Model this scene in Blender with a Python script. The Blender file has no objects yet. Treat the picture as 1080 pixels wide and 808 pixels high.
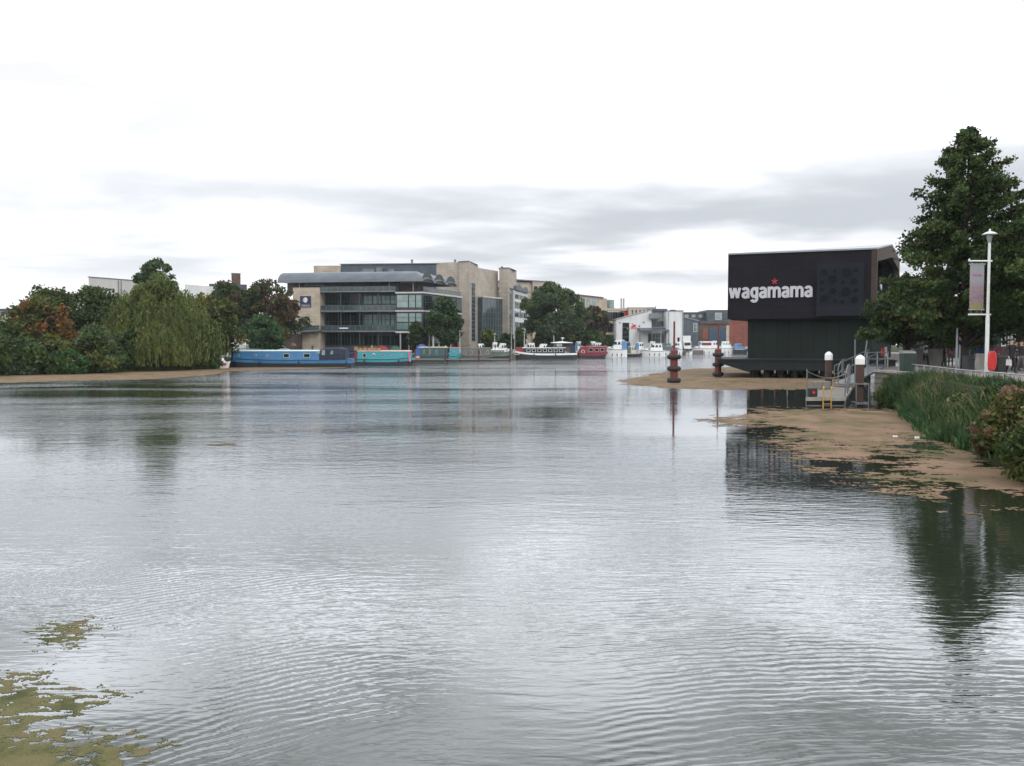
import bpy, bmesh, math, random
import numpy as np
from mathutils import Vector, Matrix, Euler
random.seed(7)
RNG = np.random.default_rng(11)
SC = bpy.context.scene
COL = SC.collection
PI = math.pi

# ------------------------------------------------------------------ camera and layout helpers
F, CX, CY, HOR, EYE = 900.0, 540.0, 404.0, 364.0, 3.0
AL = math.atan((CY - HOR) / F)
def ray(px, py):
    a, b = (px - CX) / F, (CY - py) / F
    return Vector((a, math.cos(AL) + math.sin(AL) * b, -math.sin(AL) + math.cos(AL) * b))
def W(px, py, Y):
    d = ray(px, py); k = Y / d.y
    return Vector((d.x * k, Y, EYE + d.z * k))
def G(px, py, z=0.0):
    d = ray(px, py); k = (z - EYE) / d.z
    return Vector((d.x * k, d.y * k, z))
def XA(px, Y): return W(px, HOR, Y).x
def ZA(py, Y): return W(CX, py, Y).z

cam_d = bpy.data.cameras.new('camera'); cam = bpy.data.objects.new('camera', cam_d); COL.objects.link(cam)
cam.location = (0, 0, EYE); cam.rotation_euler = (PI / 2 - AL, 0, 0)
cam_d.sensor_fit = 'HORIZONTAL'; cam_d.sensor_width = 36; cam_d.lens = 36 * F / 1080
cam_d.clip_start = 0.1; cam_d.clip_end = 9000
SC.camera = cam

# ------------------------------------------------------------------ materials
def new_mat(name):
    m = bpy.data.materials.new(name); m.use_nodes = True
    nt = m.node_tree; nt.nodes.clear()
    return m, nt, nt.nodes, nt.links
def N(ns, t, **kw):
    n = ns.new(t)
    for k, v in kw.items():
        if k in n.inputs: n.inputs[k].default_value = v
        else: setattr(n, k, v)
    return n
def c4(c): return (c[0], c[1], c[2], 1.0)
def mat(name, col, rough=.6, col2=None, scale=1.5, bump=0.0, bscale=8.0, metal=0.0, spec=.5, sx=1, sy=1, sz=1, detail=5, lo=.35, hi=.65):
    m, nt, ns, ln = new_mat(name)
    out = N(ns, 'ShaderNodeOutputMaterial'); b = N(ns, 'ShaderNodeBsdfPrincipled')
    ln.new(b.outputs[0], out.inputs[0])
    b.inputs['Base Color'].default_value = c4(col); b.inputs['Roughness'].default_value = rough
    b.inputs['Metallic'].default_value = metal; b.inputs['Specular IOR Level'].default_value = spec
    if col2 is None: col2 = tuple(c * .72 for c in col)
    tc = N(ns, 'ShaderNodeTexCoord'); mp = N(ns, 'ShaderNodeMapping'); mp.inputs['Scale'].default_value = (sx, sy, sz)
    ln.new(tc.outputs['Object'], mp.inputs[0])
    nz = N(ns, 'ShaderNodeTexNoise', Scale=scale, Detail=detail, Roughness=.6); ln.new(mp.outputs[0], nz.inputs['Vector'])
    rp = N(ns, 'ShaderNodeValToRGB'); ln.new(nz.outputs[0], rp.inputs[0])
    rp.color_ramp.elements[0].position = lo; rp.color_ramp.elements[1].position = hi
    rp.color_ramp.elements[0].color = c4(col2); rp.color_ramp.elements[1].color = c4(col)
    ln.new(rp.outputs[0], b.inputs['Base Color'])
    if bump:
        n2 = N(ns, 'ShaderNodeTexNoise', Scale=bscale, Detail=4.0); ln.new(mp.outputs[0], n2.inputs['Vector'])
        bp = N(ns, 'ShaderNodeBump', Strength=bump, Distance=.05); ln.new(n2.outputs[0], bp.inputs['Height'])
        ln.new(bp.outputs[0], b.inputs['Normal'])
    return m
def brick_mat(name, c1, c2, mortar, bw=.45, bh=.15, ms=.012, rough=.85, off=.5):
    m, nt, ns, ln = new_mat(name)
    out = N(ns, 'ShaderNodeOutputMaterial'); b = N(ns, 'ShaderNodeBsdfPrincipled', Roughness=rough); ln.new(b.outputs[0], out.inputs[0])
    tc = N(ns, 'ShaderNodeTexCoord'); sp = N(ns, 'ShaderNodeSeparateXYZ'); ln.new(tc.outputs['Object'], sp.inputs[0])
    ad = N(ns, 'ShaderNodeMath', operation='ADD'); ln.new(sp.outputs[0], ad.inputs[0]); ln.new(sp.outputs[1], ad.inputs[1])
    cb = N(ns, 'ShaderNodeCombineXYZ'); ln.new(ad.outputs[0], cb.inputs[0]); ln.new(sp.outputs[2], cb.inputs[1])
    br = N(ns, 'ShaderNodeTexBrick', Scale=1.0); br.offset = off
    br.inputs['Color1'].default_value = c4(c1); br.inputs['Color2'].default_value = c4(c2); br.inputs['Mortar'].default_value = c4(mortar)
    br.inputs['Mortar Size'].default_value = ms; br.inputs['Brick Width'].default_value = bw; br.inputs['Row Height'].default_value = bh
    ln.new(cb.outputs[0], br.inputs['Vector'])
    nz = N(ns, 'ShaderNodeTexNoise', Scale=.5, Detail=6.0); ln.new(tc.outputs['Object'], nz.inputs['Vector'])
    mr = N(ns, 'ShaderNodeMapRange'); mr.inputs['From Min'].default_value = .3; mr.inputs['From Max'].default_value = .7; mr.inputs['To Min'].default_value = .78; mr.inputs['To Max'].default_value = 1.06
    ln.new(nz.outputs[0], mr.inputs[0])
    mx = N(ns, 'ShaderNodeVectorMath', operation='SCALE'); ln.new(br.outputs[0], mx.inputs[0]); ln.new(mr.outputs[0], mx.inputs['Scale'])
    ln.new(mx.outputs[0], b.inputs['Base Color'])
    bp = N(ns, 'ShaderNodeBump', Strength=.4, Distance=.02); bp.invert = True; ln.new(br.outputs['Fac'], bp.inputs['Height']); ln.new(bp.outputs[0], b.inputs['Normal'])
    return m
def leaf_mat(name, c1, c2, c3, trans=.25):
    m, nt, ns, ln = new_mat(name)
    out = N(ns, 'ShaderNodeOutputMaterial')
    d = N(ns, 'ShaderNodeBsdfPrincipled', Roughness=.55); d.inputs['Specular IOR Level'].default_value = .25
    t = N(ns, 'ShaderNodeBsdfTranslucent'); mx = N(ns, 'ShaderNodeMixShader'); mx.inputs[0].default_value = trans
    ln.new(d.outputs[0], mx.inputs[1]); ln.new(t.outputs[0], mx.inputs[2]); ln.new(mx.outputs[0], out.inputs[0])
    tc = N(ns, 'ShaderNodeTexCoord')
    nz = N(ns, 'ShaderNodeTexNoise', Scale=.45, Detail=3.0, Roughness=.7); ln.new(tc.outputs['Object'], nz.inputs['Vector'])
    wn = N(ns, 'ShaderNodeTexNoise', Scale=6.0, Detail=1.0); ln.new(tc.outputs['Object'], wn.inputs['Vector'])
    ad = N(ns, 'ShaderNodeMath', operation='MULTIPLY_ADD'); ad.inputs[1].default_value = .5; ln.new(wn.outputs[0], ad.inputs[0]); ln.new(nz.outputs[0], ad.inputs[2])
    rp = N(ns, 'ShaderNodeValToRGB'); ln.new(ad.outputs[0], rp.inputs[0])
    e = rp.color_ramp.elements; e[0].position = .55; e[0].color = c4(c1); e[1].position = .95; e[1].color = c4(c3)
    k = e.new(.74); k.color = c4(c2)
    ln.new(rp.outputs[0], d.inputs['Base Color']); ln.new(rp.outputs[0], t.inputs['Color'])
    return m
def glass_mat(name, col, rough=.06, spec=.6, var=.6):
    m = mat(name, col, rough, tuple(c * var for c in col), .6, spec=spec)
    return m

M = {}
M['stone'] = brick_mat('sandstone', (.46, .395, .315), (.40, .345, .275), (.30, .24, .18), 1.2, .6, .015, off=0)
M['stone2'] = brick_mat('sandstone_tower', (.44, .39, .33), (.385, .345, .29), (.27, .235, .195), 1.2, .6, .02, off=0)
M['redbrick'] = brick_mat('red_brick', (.26, .062, .04), (.20, .05, .033), (.22, .15, .12), .45, .15, .012)
M['brownbrick'] = brick_mat('brown_brick', (.12, .07, .052), (.09, .055, .042), (.12, .10, .09), .45, .15, .012)
M['quaystone'] = brick_mat('quay_stone', (.16, .145, .125), (.11, .10, .085), (.06, .055, .045), .9, .35, .02)
M['wallstone'] = brick_mat('bank_stone', (.17, .15, .12), (.11, .10, .075), (.06, .05, .04), .6, .28, .03)
M['paleclad'] = mat('pale_cladding', (.50, .49, .47), .6, (.42, .41, .40), .3, sz=.2)
M['white'] = mat('white_render', (.66, .67, .67), .7, (.54, .55, .55), .5, sz=.3)
M['greyw'] = mat('grey_render', (.44, .45, .46), .7, (.36, .37, .38), .5)
M['darkclad'] = mat('dark_cladding', (.055, .065, .08), .5, (.035, .042, .055), .5)
M['slate'] = mat('slate_cladding', (.075, .095, .12), .5, (.05, .066, .088), .5)
M['brownclad'] = mat('brown_cladding', (.075, .058, .055), .55, (.05, .04, .038), .6)
M['vaultzinc'] = mat('dull_zinc_vault', (.145, .165, .19), .45, (.10, .12, .14), .6, metal=.3, sx=.4)
M['zinc'] = mat('zinc_roof', (.30, .33, .36), .38, (.22, .25, .28), .6, metal=.5, sx=.4)
M['greymetal'] = mat('grey_metal', (.20, .22, .23), .45, (.13, .145, .15), 1.2, metal=.3)
M['darkmetal'] = mat('dark_metal', (.035, .045, .045), .5, (.022, .03, .03), 1.0)
M['galv'] = mat('galvanised_steel', (.40, .42, .43), .4, (.27, .29, .30), 3, metal=.5)
M['whitepaint'] = mat('white_paint', (.74, .75, .74), .35, (.60, .61, .60), 1.4)
M['gelcoat'] = mat('white_gelcoat', (.78, .79, .79), .25, (.66, .67, .66), .8)
M['cream'] = mat('cream_paint', (.60, .54, .43), .4)
M['glass'] = glass_mat('dark_glass', (.006, .018, .019), .06, .28)
M['glassgreen'] = glass_mat('green_glass', (.16, .26, .245), .12, .5, .6)
M['glasspale'] = glass_mat('pale_green_glass', (.26, .35, .33), .15, .5, .72)
M['glassblue'] = glass_mat('blue_grey_glass', (.045, .075, .085), .08)
M['railglass'] = glass_mat('balcony_glass', (.055, .085, .085), .1)
M['concrete'] = mat('concrete', (.30, .29, .27), .85, (.2, .195, .18), 1.5, bump=.3)
M['paving'] = brick_mat('paving', (.25, .225, .21), (.205, .185, .175), (.12, .11, .10), .8, .4, .02)
M['asphalt'] = mat('asphalt', (.06, .06, .06), .9, (.045, .045, .045), 2, bump=.3, bscale=30)
M['earth'] = mat('ground_grass', (.030, .046, .016), .95, (.045, .038, .024), .35, bump=.6, bscale=3)
M['bark'] = mat('bark', (.075, .058, .042), .9, (.035, .028, .022), 3, bump=.8, bscale=10, sz=.3)
M['black'] = mat('black_paint', (.014, .014, .015), .45, (.022, .022, .022), 2)
M['rubber'] = mat('black_rubber', (.014, .014, .015), .7, (.022, .021, .02), 4, bump=.4)
M['boxdark'] = brick_mat('black_panel_cladding', (.010, .009, .0135), (.0085, .0078, .0115), (.005, .005, .007), 1.5, .55, .02, .8)
M['boxdark'].node_tree.nodes['Principled BSDF'].inputs['Specular IOR Level'].default_value = .22
M['boxbrown'] = mat('bronze_cladding', (.058, .036, .030), .65, (.042, .027, .023), 1.2, spec=.3)
M['pod'] = mat('porthole_panel', (.0125, .015, .0225), .8, (.011, .0132, .019), 1, spec=.2)
M['podhole'] = mat('porthole_glass', (.003, .006, .007), .6, (.002, .004, .005), 1, spec=.15)
M['boards'] = brick_mat('dark_green_boards', (.013, .020, .0175), (.011, .017, .015), (.005, .007, .006), .62, 30, .012, .8, off=0)
M['boards'].node_tree.nodes['Principled BSDF'].inputs['Specular IOR Level'].default_value = .22
M['hulldark'] = mat('platform_steel', (.010, .015, .017), .7, (.007, .011, .012), 1, spec=.3)
M['letter'] = mat('silver_letters', (.50, .50, .54), .35, (.44, .44, .48), 1)
M['red'] = mat('red_plastic', (.66, .028, .024), .35, (.5, .02, .018), 1.5)
M['starred'] = mat('red_sign', (.52, .03, .04), .4)
M['oxide'] = mat('red_oxide_paint', (.17, .028, .022), .6, (.10, .022, .016), 3, bump=.3, sz=.5)
M['rust'] = mat('rusty_pile', (.075, .032, .024), .75, (.04, .022, .018), 3, bump=.5, sz=.4)
M['capwhite'] = mat('white_pile_cap', (.80, .80, .79), .4, (.70, .70, .69), 2)
M['tyre'] = mat('tyre', (.013, .013, .014), .75, bump=.3)
M['wood'] = mat('weathered_decking', (.20, .185, .16), .8, (.13, .12, .10), 2, sx=6, sy=.6, bump=.3)
M['timber'] = mat('orange_timber', (.36, .22, .11), .7, (.26, .15, .07), 2)
M['dullgalv'] = mat('dull_galvanised_steel', (.17, .185, .19), .5, (.11, .12, .125), 3, metal=.3)
M['duledge'] = mat('worn_pale_edge', (.30, .30, .285), .7, (.20, .20, .19), 3)
M['yellow'] = mat('yellow_paint', (.52, .32, .06), .5, (.38, .22, .05), 4)
M['hblue'] = mat('blue_boat_paint', (.04, .18, .37), .35, (.03, .14, .30), .8)
M['hblueroof'] = mat('pale_blue_roof', (.50, .66, .68), .4, (.42, .58, .6), .8)
M['hnavy'] = mat('navy_canvas', (.014, .020, .05), .75, (.01, .014, .034), 1.5)
M['hullblack'] = mat('black_hull', (.014, .018, .024), .5, (.024, .024, .026), 1)
M['teal'] = mat('teal_boat_paint', (.03, .27, .32), .4, (.026, .22, .265), .8)
M['dteal'] = mat('dark_teal_paint', (.025, .085, .09), .5, (.02, .06, .065), .8)
M['hgreen'] = mat('grey_green_paint', (.12, .165, .145), .5, (.09, .125, .11), .8)
M['hgrey'] = mat('grey_boat_paint', (.13, .13, .12), .55, (.09, .09, .085), .8)
M['hred'] = mat('maroon_boat_paint', (.22, .018, .038), .4, (.16, .014, .03), .8)
M['pink'] = mat('pink_trim', (.55, .16, .2), .5)
M['cyanvas'] = mat('blue_canvas', (.035, .10, .35), .7, (.03, .07, .24), 2)
M['lcanvas'] = mat('light_blue_canvas', (.12, .25, .45), .7, (.08, .18, .35), 2)
M['gcanvas'] = mat('grey_green_canvas', (.10, .14, .135), .7, (.07, .1, .1), 2)
M['rcanvas'] = mat('maroon_canvas', (.24, .025, .035), .7, (.17, .02, .028), 2)
M['gr_canvas'] = mat('green_canvas', (.03, .11, .075), .7, (.02, .07, .05), 2)
M['navysign'] = mat('navy_sign', (.014, .02, .075), .5)
M['signwhite'] = mat('sign_white', (.70, .70, .74), .5, (.62, .62, .66), 1)
M['skin'] = mat('skin', (.50, .30, .22), .6, (.45, .26, .19), 5)
M['hair'] = mat('hair_dark', (.03, .02, .015), .7)
M['hairfair'] = mat('hair_fair', (.28, .19, .10), .7)
for nm, c in dict(blackcloth=(.014, .014, .017), navycloth=(.02, .03, .07), bluecloth=(.03, .09, .24), pinkcloth=(.42, .16, .2), whitecloth=(.62, .62, .62), jeans=(.045, .065, .11), greycloth=(.11, .11, .12), redcloth=(.35, .04, .05)).items():
    M[nm] = mat(nm, c, .85, tuple(x * .7 for x in c), 6)
M['bingreen'] = mat('dark_green_plastic', (.012, .036, .028), .5)
M['earth'].node_tree.nodes['Principled BSDF'].inputs['Specular IOR Level'].default_value = .04
M['doorblue'] = mat('dull_blue_door', (.03, .075, .13), .6)
# foliage
def L3(base, a, b, c, tr=.25):
    M[base] = leaf_mat(base, a, b, c, tr)
L3('lf_dark', (.017, .037, .010), (.028, .057, .014), (.046, .086, .021))
L3('lf_mid', (.030, .058, .015), (.054, .092, .021), (.088, .132, .032))
L3('lf_olive', (.042, .056, .015), (.078, .092, .024), (.135, .135, .035))
L3('lf_willow', (.056, .080, .020), (.098, .128, .030), (.16, .18, .048))
L3('lf_yellow', (.10, .105, .02), (.18, .17, .03), (.26, .22, .045))
L3('lf_orange', (.11, .060, .018), (.20, .085, .024), (.30, .13, .036))
L3('lf_red', (.06, .032, .018), (.10, .038, .023), (.19, .06, .035))
L3('lf_brown', (.040, .026, .018), (.066, .042, .028), (.10, .062, .04))
L3('lf_blue', (.032, .062, .030), (.052, .092, .042), (.084, .128, .058))
L3('lf_shrub', (.022, .058, .020), (.036, .088, .028), (.06, .125, .04))
L3('lf_reed', (.020, .046, .016), (.036, .070, .024), (.075, .11, .04))
L3('lf_straw', (.16, .13, .06), (.24, .20, .10), (.34, .28, .15))
L3('lf_flower', (.15, .085, .055), (.24, .14, .095), (.33, .21, .15))

# ------------------------------------------------------------------ mesh builder (world or local coordinates)
class MB:
    def __init__(s): s.v = []; s.f = []; s.mi = []; s.cm = 0
    def add(s, vs, fs):
        o = len(s.v); s.v += [tuple(p) for p in vs]
        for f in fs: s.f.append(tuple(i + o for i in f)); s.mi.append(s.cm)
        return s
    def hexa(s, p):  # 8 points: bottom 4 ccw, top 4 ccw
        return s.add(p, [(3, 2, 1, 0), (4, 5, 6, 7), (0, 1, 5, 4), (1, 2, 6, 5), (2, 3, 7, 6), (3, 0, 4, 7)])
    def box(s, x0, x1, y0, y1, z0, z1):
        return s.hexa([(x0, y0, z0), (x1, y0, z0), (x1, y1, z0), (x0, y1, z0), (x0, y0, z1), (x1, y0, z1), (x1, y1, z1), (x0, y1, z1)])
    def prism(s, pl, z0, z1):  # plan polygon; z1 scalar or list
        n = len(pl); zt = z1 if isinstance(z1, (list, tuple)) else [z1] * n
        vs = [(p[0], p[1], z0) for p in pl] + [(p[0], p[1], zt[i]) for i, p in enumerate(pl)]
        return s.add(vs, [tuple(range(n - 1, -1, -1)), tuple(range(n, 2 * n))] + [(i, (i + 1) % n, n + (i + 1) % n, n + i) for i in range(n)])
    def fbox(s, fc, t0, t1, d0, d1, z0, z1):
        q = [fc.P(t0, d0, z0), fc.P(t1, d0, z0), fc.P(t1, d1, z0), fc.P(t0, d1, z0), fc.P(t0, d0, z1), fc.P(t1, d0, z1), fc.P(t1, d1, z1), fc.P(t0, d1, z1)]
        return s.hexa(q)
    def fpoly(s, fc, pts, d0, d1):  # polygon in facade plane (t,z) extruded d0..d1
        n = len(pts)
        vs = [fc.P(t, d0, z) for t, z in pts] + [fc.P(t, d1, z) for t, z in pts]
        return s.add(vs, [tuple(range(n)), tuple(range(2 * n - 1, n - 1, -1))] + [(i, n + i, n + (i + 1) % n, (i + 1) % n) for i in range(n)])
    def tube(s, pts, r, n=8, caps=True):
        pts = [Vector(p) for p in pts]; rs = r if isinstance(r, (list, tuple)) else [r] * len(pts)
        vs = []; fs = []
        for i, p in enumerate(pts):
            t = (pts[min(i + 1, len(pts) - 1)] - pts[max(i - 1, 0)]).normalized()
            a = t.orthogonal().normalized() if abs(t.z) < .9 else Vector((1, 0, 0)).cross(t).normalized()
            if abs(t.z) < .9: a = Vector((0, 0, 1)).cross(t).normalized()
            b = t.cross(a)
            for k in range(n):
                q = 2 * PI * k / n; vs.append(p + (a * math.cos(q) + b * math.sin(q)) * rs[i])
        for i in range(len(pts) - 1):
            for k in range(n): fs.append((i * n + k, i * n + (k + 1) % n, (i + 1) * n + (k + 1) % n, (i + 1) * n + k))
        if caps: fs.append(tuple(range(n - 1, -1, -1))); fs.append(tuple(range((len(pts) - 1) * n, len(pts) * n)))
        return s.add(vs, fs)
    def lathe(s, c, prof, n=16):  # profile of (r,z)
        vs = []; fs = []
        for r, z in prof:
            for k in range(n): q = 2 * PI * k / n; vs.append((c[0] + r * math.cos(q), c[1] + r * math.sin(q), c[2] + z))
        for i in range(len(prof) - 1):
            for k in range(n): fs.append((i * n + k, i * n + (k + 1) % n, (i + 1) * n + (k + 1) % n, (i + 1) * n + k))
        fs.append(tuple(range(n - 1, -1, -1))); fs.append(tuple(range((len(prof) - 1) * n, len(prof) * n)))
        return s.add(vs, fs)
    def disc(s, fc, t, z, r, d0, d1, n=18, ri=0):
        return s.fpoly(fc, [(t + r * math.cos(2 * PI * k / n), z + r * math.sin(2 * PI * k / n)) for k in range(n)], d0, d1) if not ri else s.ring(fc, t, z, ri, r, d0, d1, n)
    def ring(s, fc, t, z, ri, ro, d0, d1, n=18):
        vs = []; fs = []
        for k in range(n):
            q = 2 * PI * k / n; c, sn = math.cos(q), math.sin(q)
            vs += [fc.P(t + ri * c, d0, z + ri * sn), fc.P(t + ro * c, d0, z + ro * sn), fc.P(t + ro * c, d1, z + ro * sn), fc.P(t + ri * c, d1, z + ri * sn)]
        for k in range(n):
            j = (k + 1) % n
            for q in range(4): fs.append((k * 4 + q, k * 4 + (q + 1) % 4, j * 4 + (q + 1) % 4, j * 4 + q))
        return s.add(vs, fs)
    def loft(s, secs, caps=True):
        n = len(secs[0]); vs = [p for q in secs for p in q]; fs = []
        for i in range(len(secs) - 1):
            for k in range(n): fs.append((i * n + k, (i + 1) * n + k, (i + 1) * n + (k + 1) % n, i * n + (k + 1) % n))
        if caps: fs.append(tuple(range(n))); fs.append(tuple(range(len(secs) * n - 1, (len(secs) - 1) * n - 1, -1)))
        return s.add(vs, fs)
    def build(s, name, m, parent=None, smooth=False, bevel=0, world=True):
        ms = m if isinstance(m, (list, tuple)) else [m]
        o0 = (0, 0, 0)
        if parent is not None and world:
            p = parent; o0 = Vector((0, 0, 0))
            while p is not None: o0 = o0 + Vector(p.location); p = p.parent
        elif parent is None and world and s.v:
            a = np.array(s.v); o0 = Vector(((a[:, 0].min() + a[:, 0].max()) / 2, (a[:, 1].min() + a[:, 1].max()) / 2, a[:, 2].min()))
        me = bpy.data.meshes.new(name)
        me.from_pydata([(p[0] - o0[0], p[1] - o0[1], p[2] - o0[2]) for p in s.v], [], s.f)
        for q in ms: me.materials.append(M[q] if isinstance(q, str) else q)
        if len(ms) > 1: me.polygons.foreach_set('material_index', s.mi)
        bm = bmesh.new(); bm.from_mesh(me); bmesh.ops.recalc_face_normals(bm, faces=bm.faces); bm.to_mesh(me); bm.free()
        if smooth: me.polygons.foreach_set('use_smooth', [True] * len(me.polygons))
        o = bpy.data.objects.new(name, me); COL.objects.link(o)
        if parent is not None: o.parent = parent
        elif world: o.location = o0
        if bevel:
            b = o.modifiers.new('bevel', 'BEVEL'); b.width = bevel; b.segments = 2; b.limit_method = 'ANGLE'; b.angle_limit = .7
        return o

class Facade:
    def __init__(s, pxL, YL, pxR, YR):
        s.A = Vector((XA(pxL, YL), YL)); s.B = Vector((XA(pxR, YR), YR)); s.L = (s.B - s.A).length
        s.u = (s.B - s.A) / s.L; s.n = Vector((-s.u.y, s.u.x))
        s.ang = math.atan2(s.u.y, s.u.x)
    def t(s, px):
        r = Vector(((px - CX) / F / math.cos(AL), 1.0))
        # A + u t = r k
        det = s.u.x * (-r.y) + r.x * s.u.y
        return ((-s.A.x) * (-r.y) + r.x * (-s.A.y)) / det
    def Y(s, px): return s.A.y + s.u.y * s.t(px)
    def z(s, px, py): return ZA(py, s.Y(px))
    def P(s, t, d, z): return Vector((s.A.x + s.u.x * t + s.n.x * d, s.A.y + s.u.y * t + s.n.y * d, z))
    def rect(s, x0, y0, x1, y1):
        return s.t(x0), s.t(x1), s.z(x0, y1), s.z(x0, y0)

class LocalFace:  # facade frame for boats and such, in local coordinates
    def __init__(s, A, u, n): s.A = Vector(A); s.u = Vector(u).normalized(); s.n = Vector(n).normalized()
    def P(s, t, d, z): p = s.A + s.u * t + s.n * d; return Vector((p.x, p.y, p.z + z))

def tag(o, label=None, cat=None, group=None, kind=None):
    if label: o['label'] = label
    if cat: o['category'] = cat
    if group: o['group'] = group
    if kind: o['kind'] = kind
    return o
def thing(name, label, cat, loc, rz=0, group=None):
    o = bpy.data.objects.new(name, None); COL.objects.link(o); o.empty_display_size = .2
    o.location = loc; o.rotation_euler = (0, 0, rz)
    return tag(o, label, cat, group)
def copy_tree(o, parent=None):
    c = o.copy(); COL.objects.link(c)
    if parent is not None: c.parent = parent
    for ch in list(o.children): copy_tree(ch, c)
    return c
def place(root, loc, rz, label, group=None, sc=None):
    c = copy_tree(root); c.location = loc; c.rotation_euler = (0, 0, rz); c['label'] = label
    if group: c['group'] = group
    if sc: c.scale = sc
    return c
def quick(name, v, f, ms, mi=None, parent=None, loc=(0, 0, 0), smooth=False):
    me = bpy.data.meshes.new(name)
    v = np.asarray(v, dtype=np.float32); f = np.asarray(f, dtype=np.int32)
    me.vertices.add(len(v)); me.vertices.foreach_set('co', v.ravel())
    me.loops.add(f.size); me.loops.foreach_set('vertex_index', f.ravel())
    me.polygons.add(len(f)); me.polygons.foreach_set('loop_start', np.arange(0, f.size, f.shape[1], dtype=np.int32))
    for q in ms: me.materials.append(M[q] if isinstance(q, str) else q)
    if mi is not None: me.polygons.foreach_set('material_index', np.asarray(mi, dtype=np.int32))
    me.update(calc_edges=True)
    if smooth: me.polygons.foreach_set('use_smooth', [True] * len(f))
    o = bpy.data.objects.new(name, me); COL.objects.link(o); o.location = loc
    if parent is not None: o.parent = parent
    return o

# ------------------------------------------------------------------ numpy noise
def vnoise(x, y, seed=0):
    xi = np.floor(x).astype(np.int64); yi = np.floor(y).astype(np.int64); fx = x - xi; fy = y - yi
    fx = fx * fx * (3 - 2 * fx); fy = fy * fy * (3 - 2 * fy)
    def h(a, b):
        n = (a * 374761393 + b * 668265263 + seed * 1442695041) & 0x7fffffff
        n = ((n ^ (n >> 13)) * 1274126177) & 0x7fffffff
        return ((n ^ (n >> 16)) & 0xffff) / 65535.0
    return (h(xi, yi) * (1 - fx) + h(xi + 1, yi) * fx) * (1 - fy) + (h(xi, yi + 1) * (1 - fx) + h(xi + 1, yi + 1) * fx) * fy
def fbm(x, y, oct=4, seed=0):
    a = .5; s = 0; t = 0
    for i in range(oct): s = s + a * vnoise(x * 2 ** i + 17 * i, y * 2 ** i + 5 * i, seed + i); t += a; a *= .55
    return s / t
SKYX = 3.1
HAZE = .00012
# ------------------------------------------------------------------ sky, sun, view
wd = bpy.data.worlds.new('World'); SC.world = wd; wd.use_nodes = True
nt = wd.node_tree; ns = nt.nodes; ln = nt.links; ns.clear()
SUN_EL, SUN_AZ = math.radians(42), math.radians(150)   # compass-like: from the right, a little behind the camera
sky = N(ns, 'ShaderNodeTexSky'); sky.sky_type = 'NISHITA'; sky.sun_disc = False
sky.sun_elevation = SUN_EL; sky.sun_rotation = SUN_AZ; sky.air_density = 1.0; sky.dust_density = 3.0
bg = N(ns, 'ShaderNodeBackground', Strength=.1); wo = N(ns, 'ShaderNodeOutputWorld'); ln.new(bg.outputs[0], wo.inputs[0])
tc = N(ns, 'ShaderNodeTexCoord'); sp = N(ns, 'ShaderNodeSeparateXYZ'); ln.new(tc.outputs['Generated'], sp.inputs[0])
def MT(op, a, b=None, c=None, clamp=False):
    n = N(ns, 'ShaderNodeMath', operation=op); n.use_clamp = clamp
    for i, q in enumerate((a, b, c)):
        if q is None: continue
        if isinstance(q, (int, float)): n.inputs[i].default_value = q
        else: ln.new(q, n.inputs[i])
    return n.outputs[0]
def MR(v, a, b, c, d, smooth=True):
    n = N(ns, 'ShaderNodeMapRange'); n.interpolation_type = 'SMOOTHSTEP' if smooth else 'LINEAR'
    ln.new(v, n.inputs[0])
    for k, q in zip(('From Min', 'From Max', 'To Min', 'To Max'), (a, b, c, d)): n.inputs[k].default_value = q
    return n.outputs[0]
zz = MT('MAXIMUM', sp.outputs[2], 0.0)
den = MT('ADD', zz, .09)
cu = MT('DIVIDE', sp.outputs[0], den); cv = MT('DIVIDE', sp.outputs[1], den)
cb = N(ns, 'ShaderNodeCombineXYZ'); ln.new(cu, cb.inputs[0]); ln.new(cv, cb.inputs[1])
def NZ(scale, det, off, rough=.55, sx=1, dist=0.0):
    mp = N(ns, 'ShaderNodeMapping'); mp.inputs['Location'].default_value = off; mp.inputs['Scale'].default_value = (sx, 1, 1)
    ln.new(cb.outputs[0], mp.inputs[0])
    n = N(ns, 'ShaderNodeTexNoise', Scale=scale, Detail=det, Roughness=rough, Distortion=dist); ln.new(mp.outputs[0], n.inputs['Vector'])
    return n.outputs[0]
n1 = NZ(.75, 4.0, (SKYX, 2.2, 0), .48, .8, .25); n2 = NZ(2.0, 5.0, (9, 4, 0), .52, .8, .2)
cl = MT('MULTIPLY_ADD', n2, .30, n1)                   # 0.25 .. 1.1
band = MT('MULTIPLY', MR(sp.outputs[2], .045, .09, 0, 1), MR(sp.outputs[2], .15, .26, 1, .12))
cover = MT('MULTIPLY', MR(cl, .53, .80, 0, 1), MT('MULTIPLY', band, MR(sp.outputs[0], -.45, .15, .62, 1.0)))    # grey parts of the cloud deck
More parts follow.
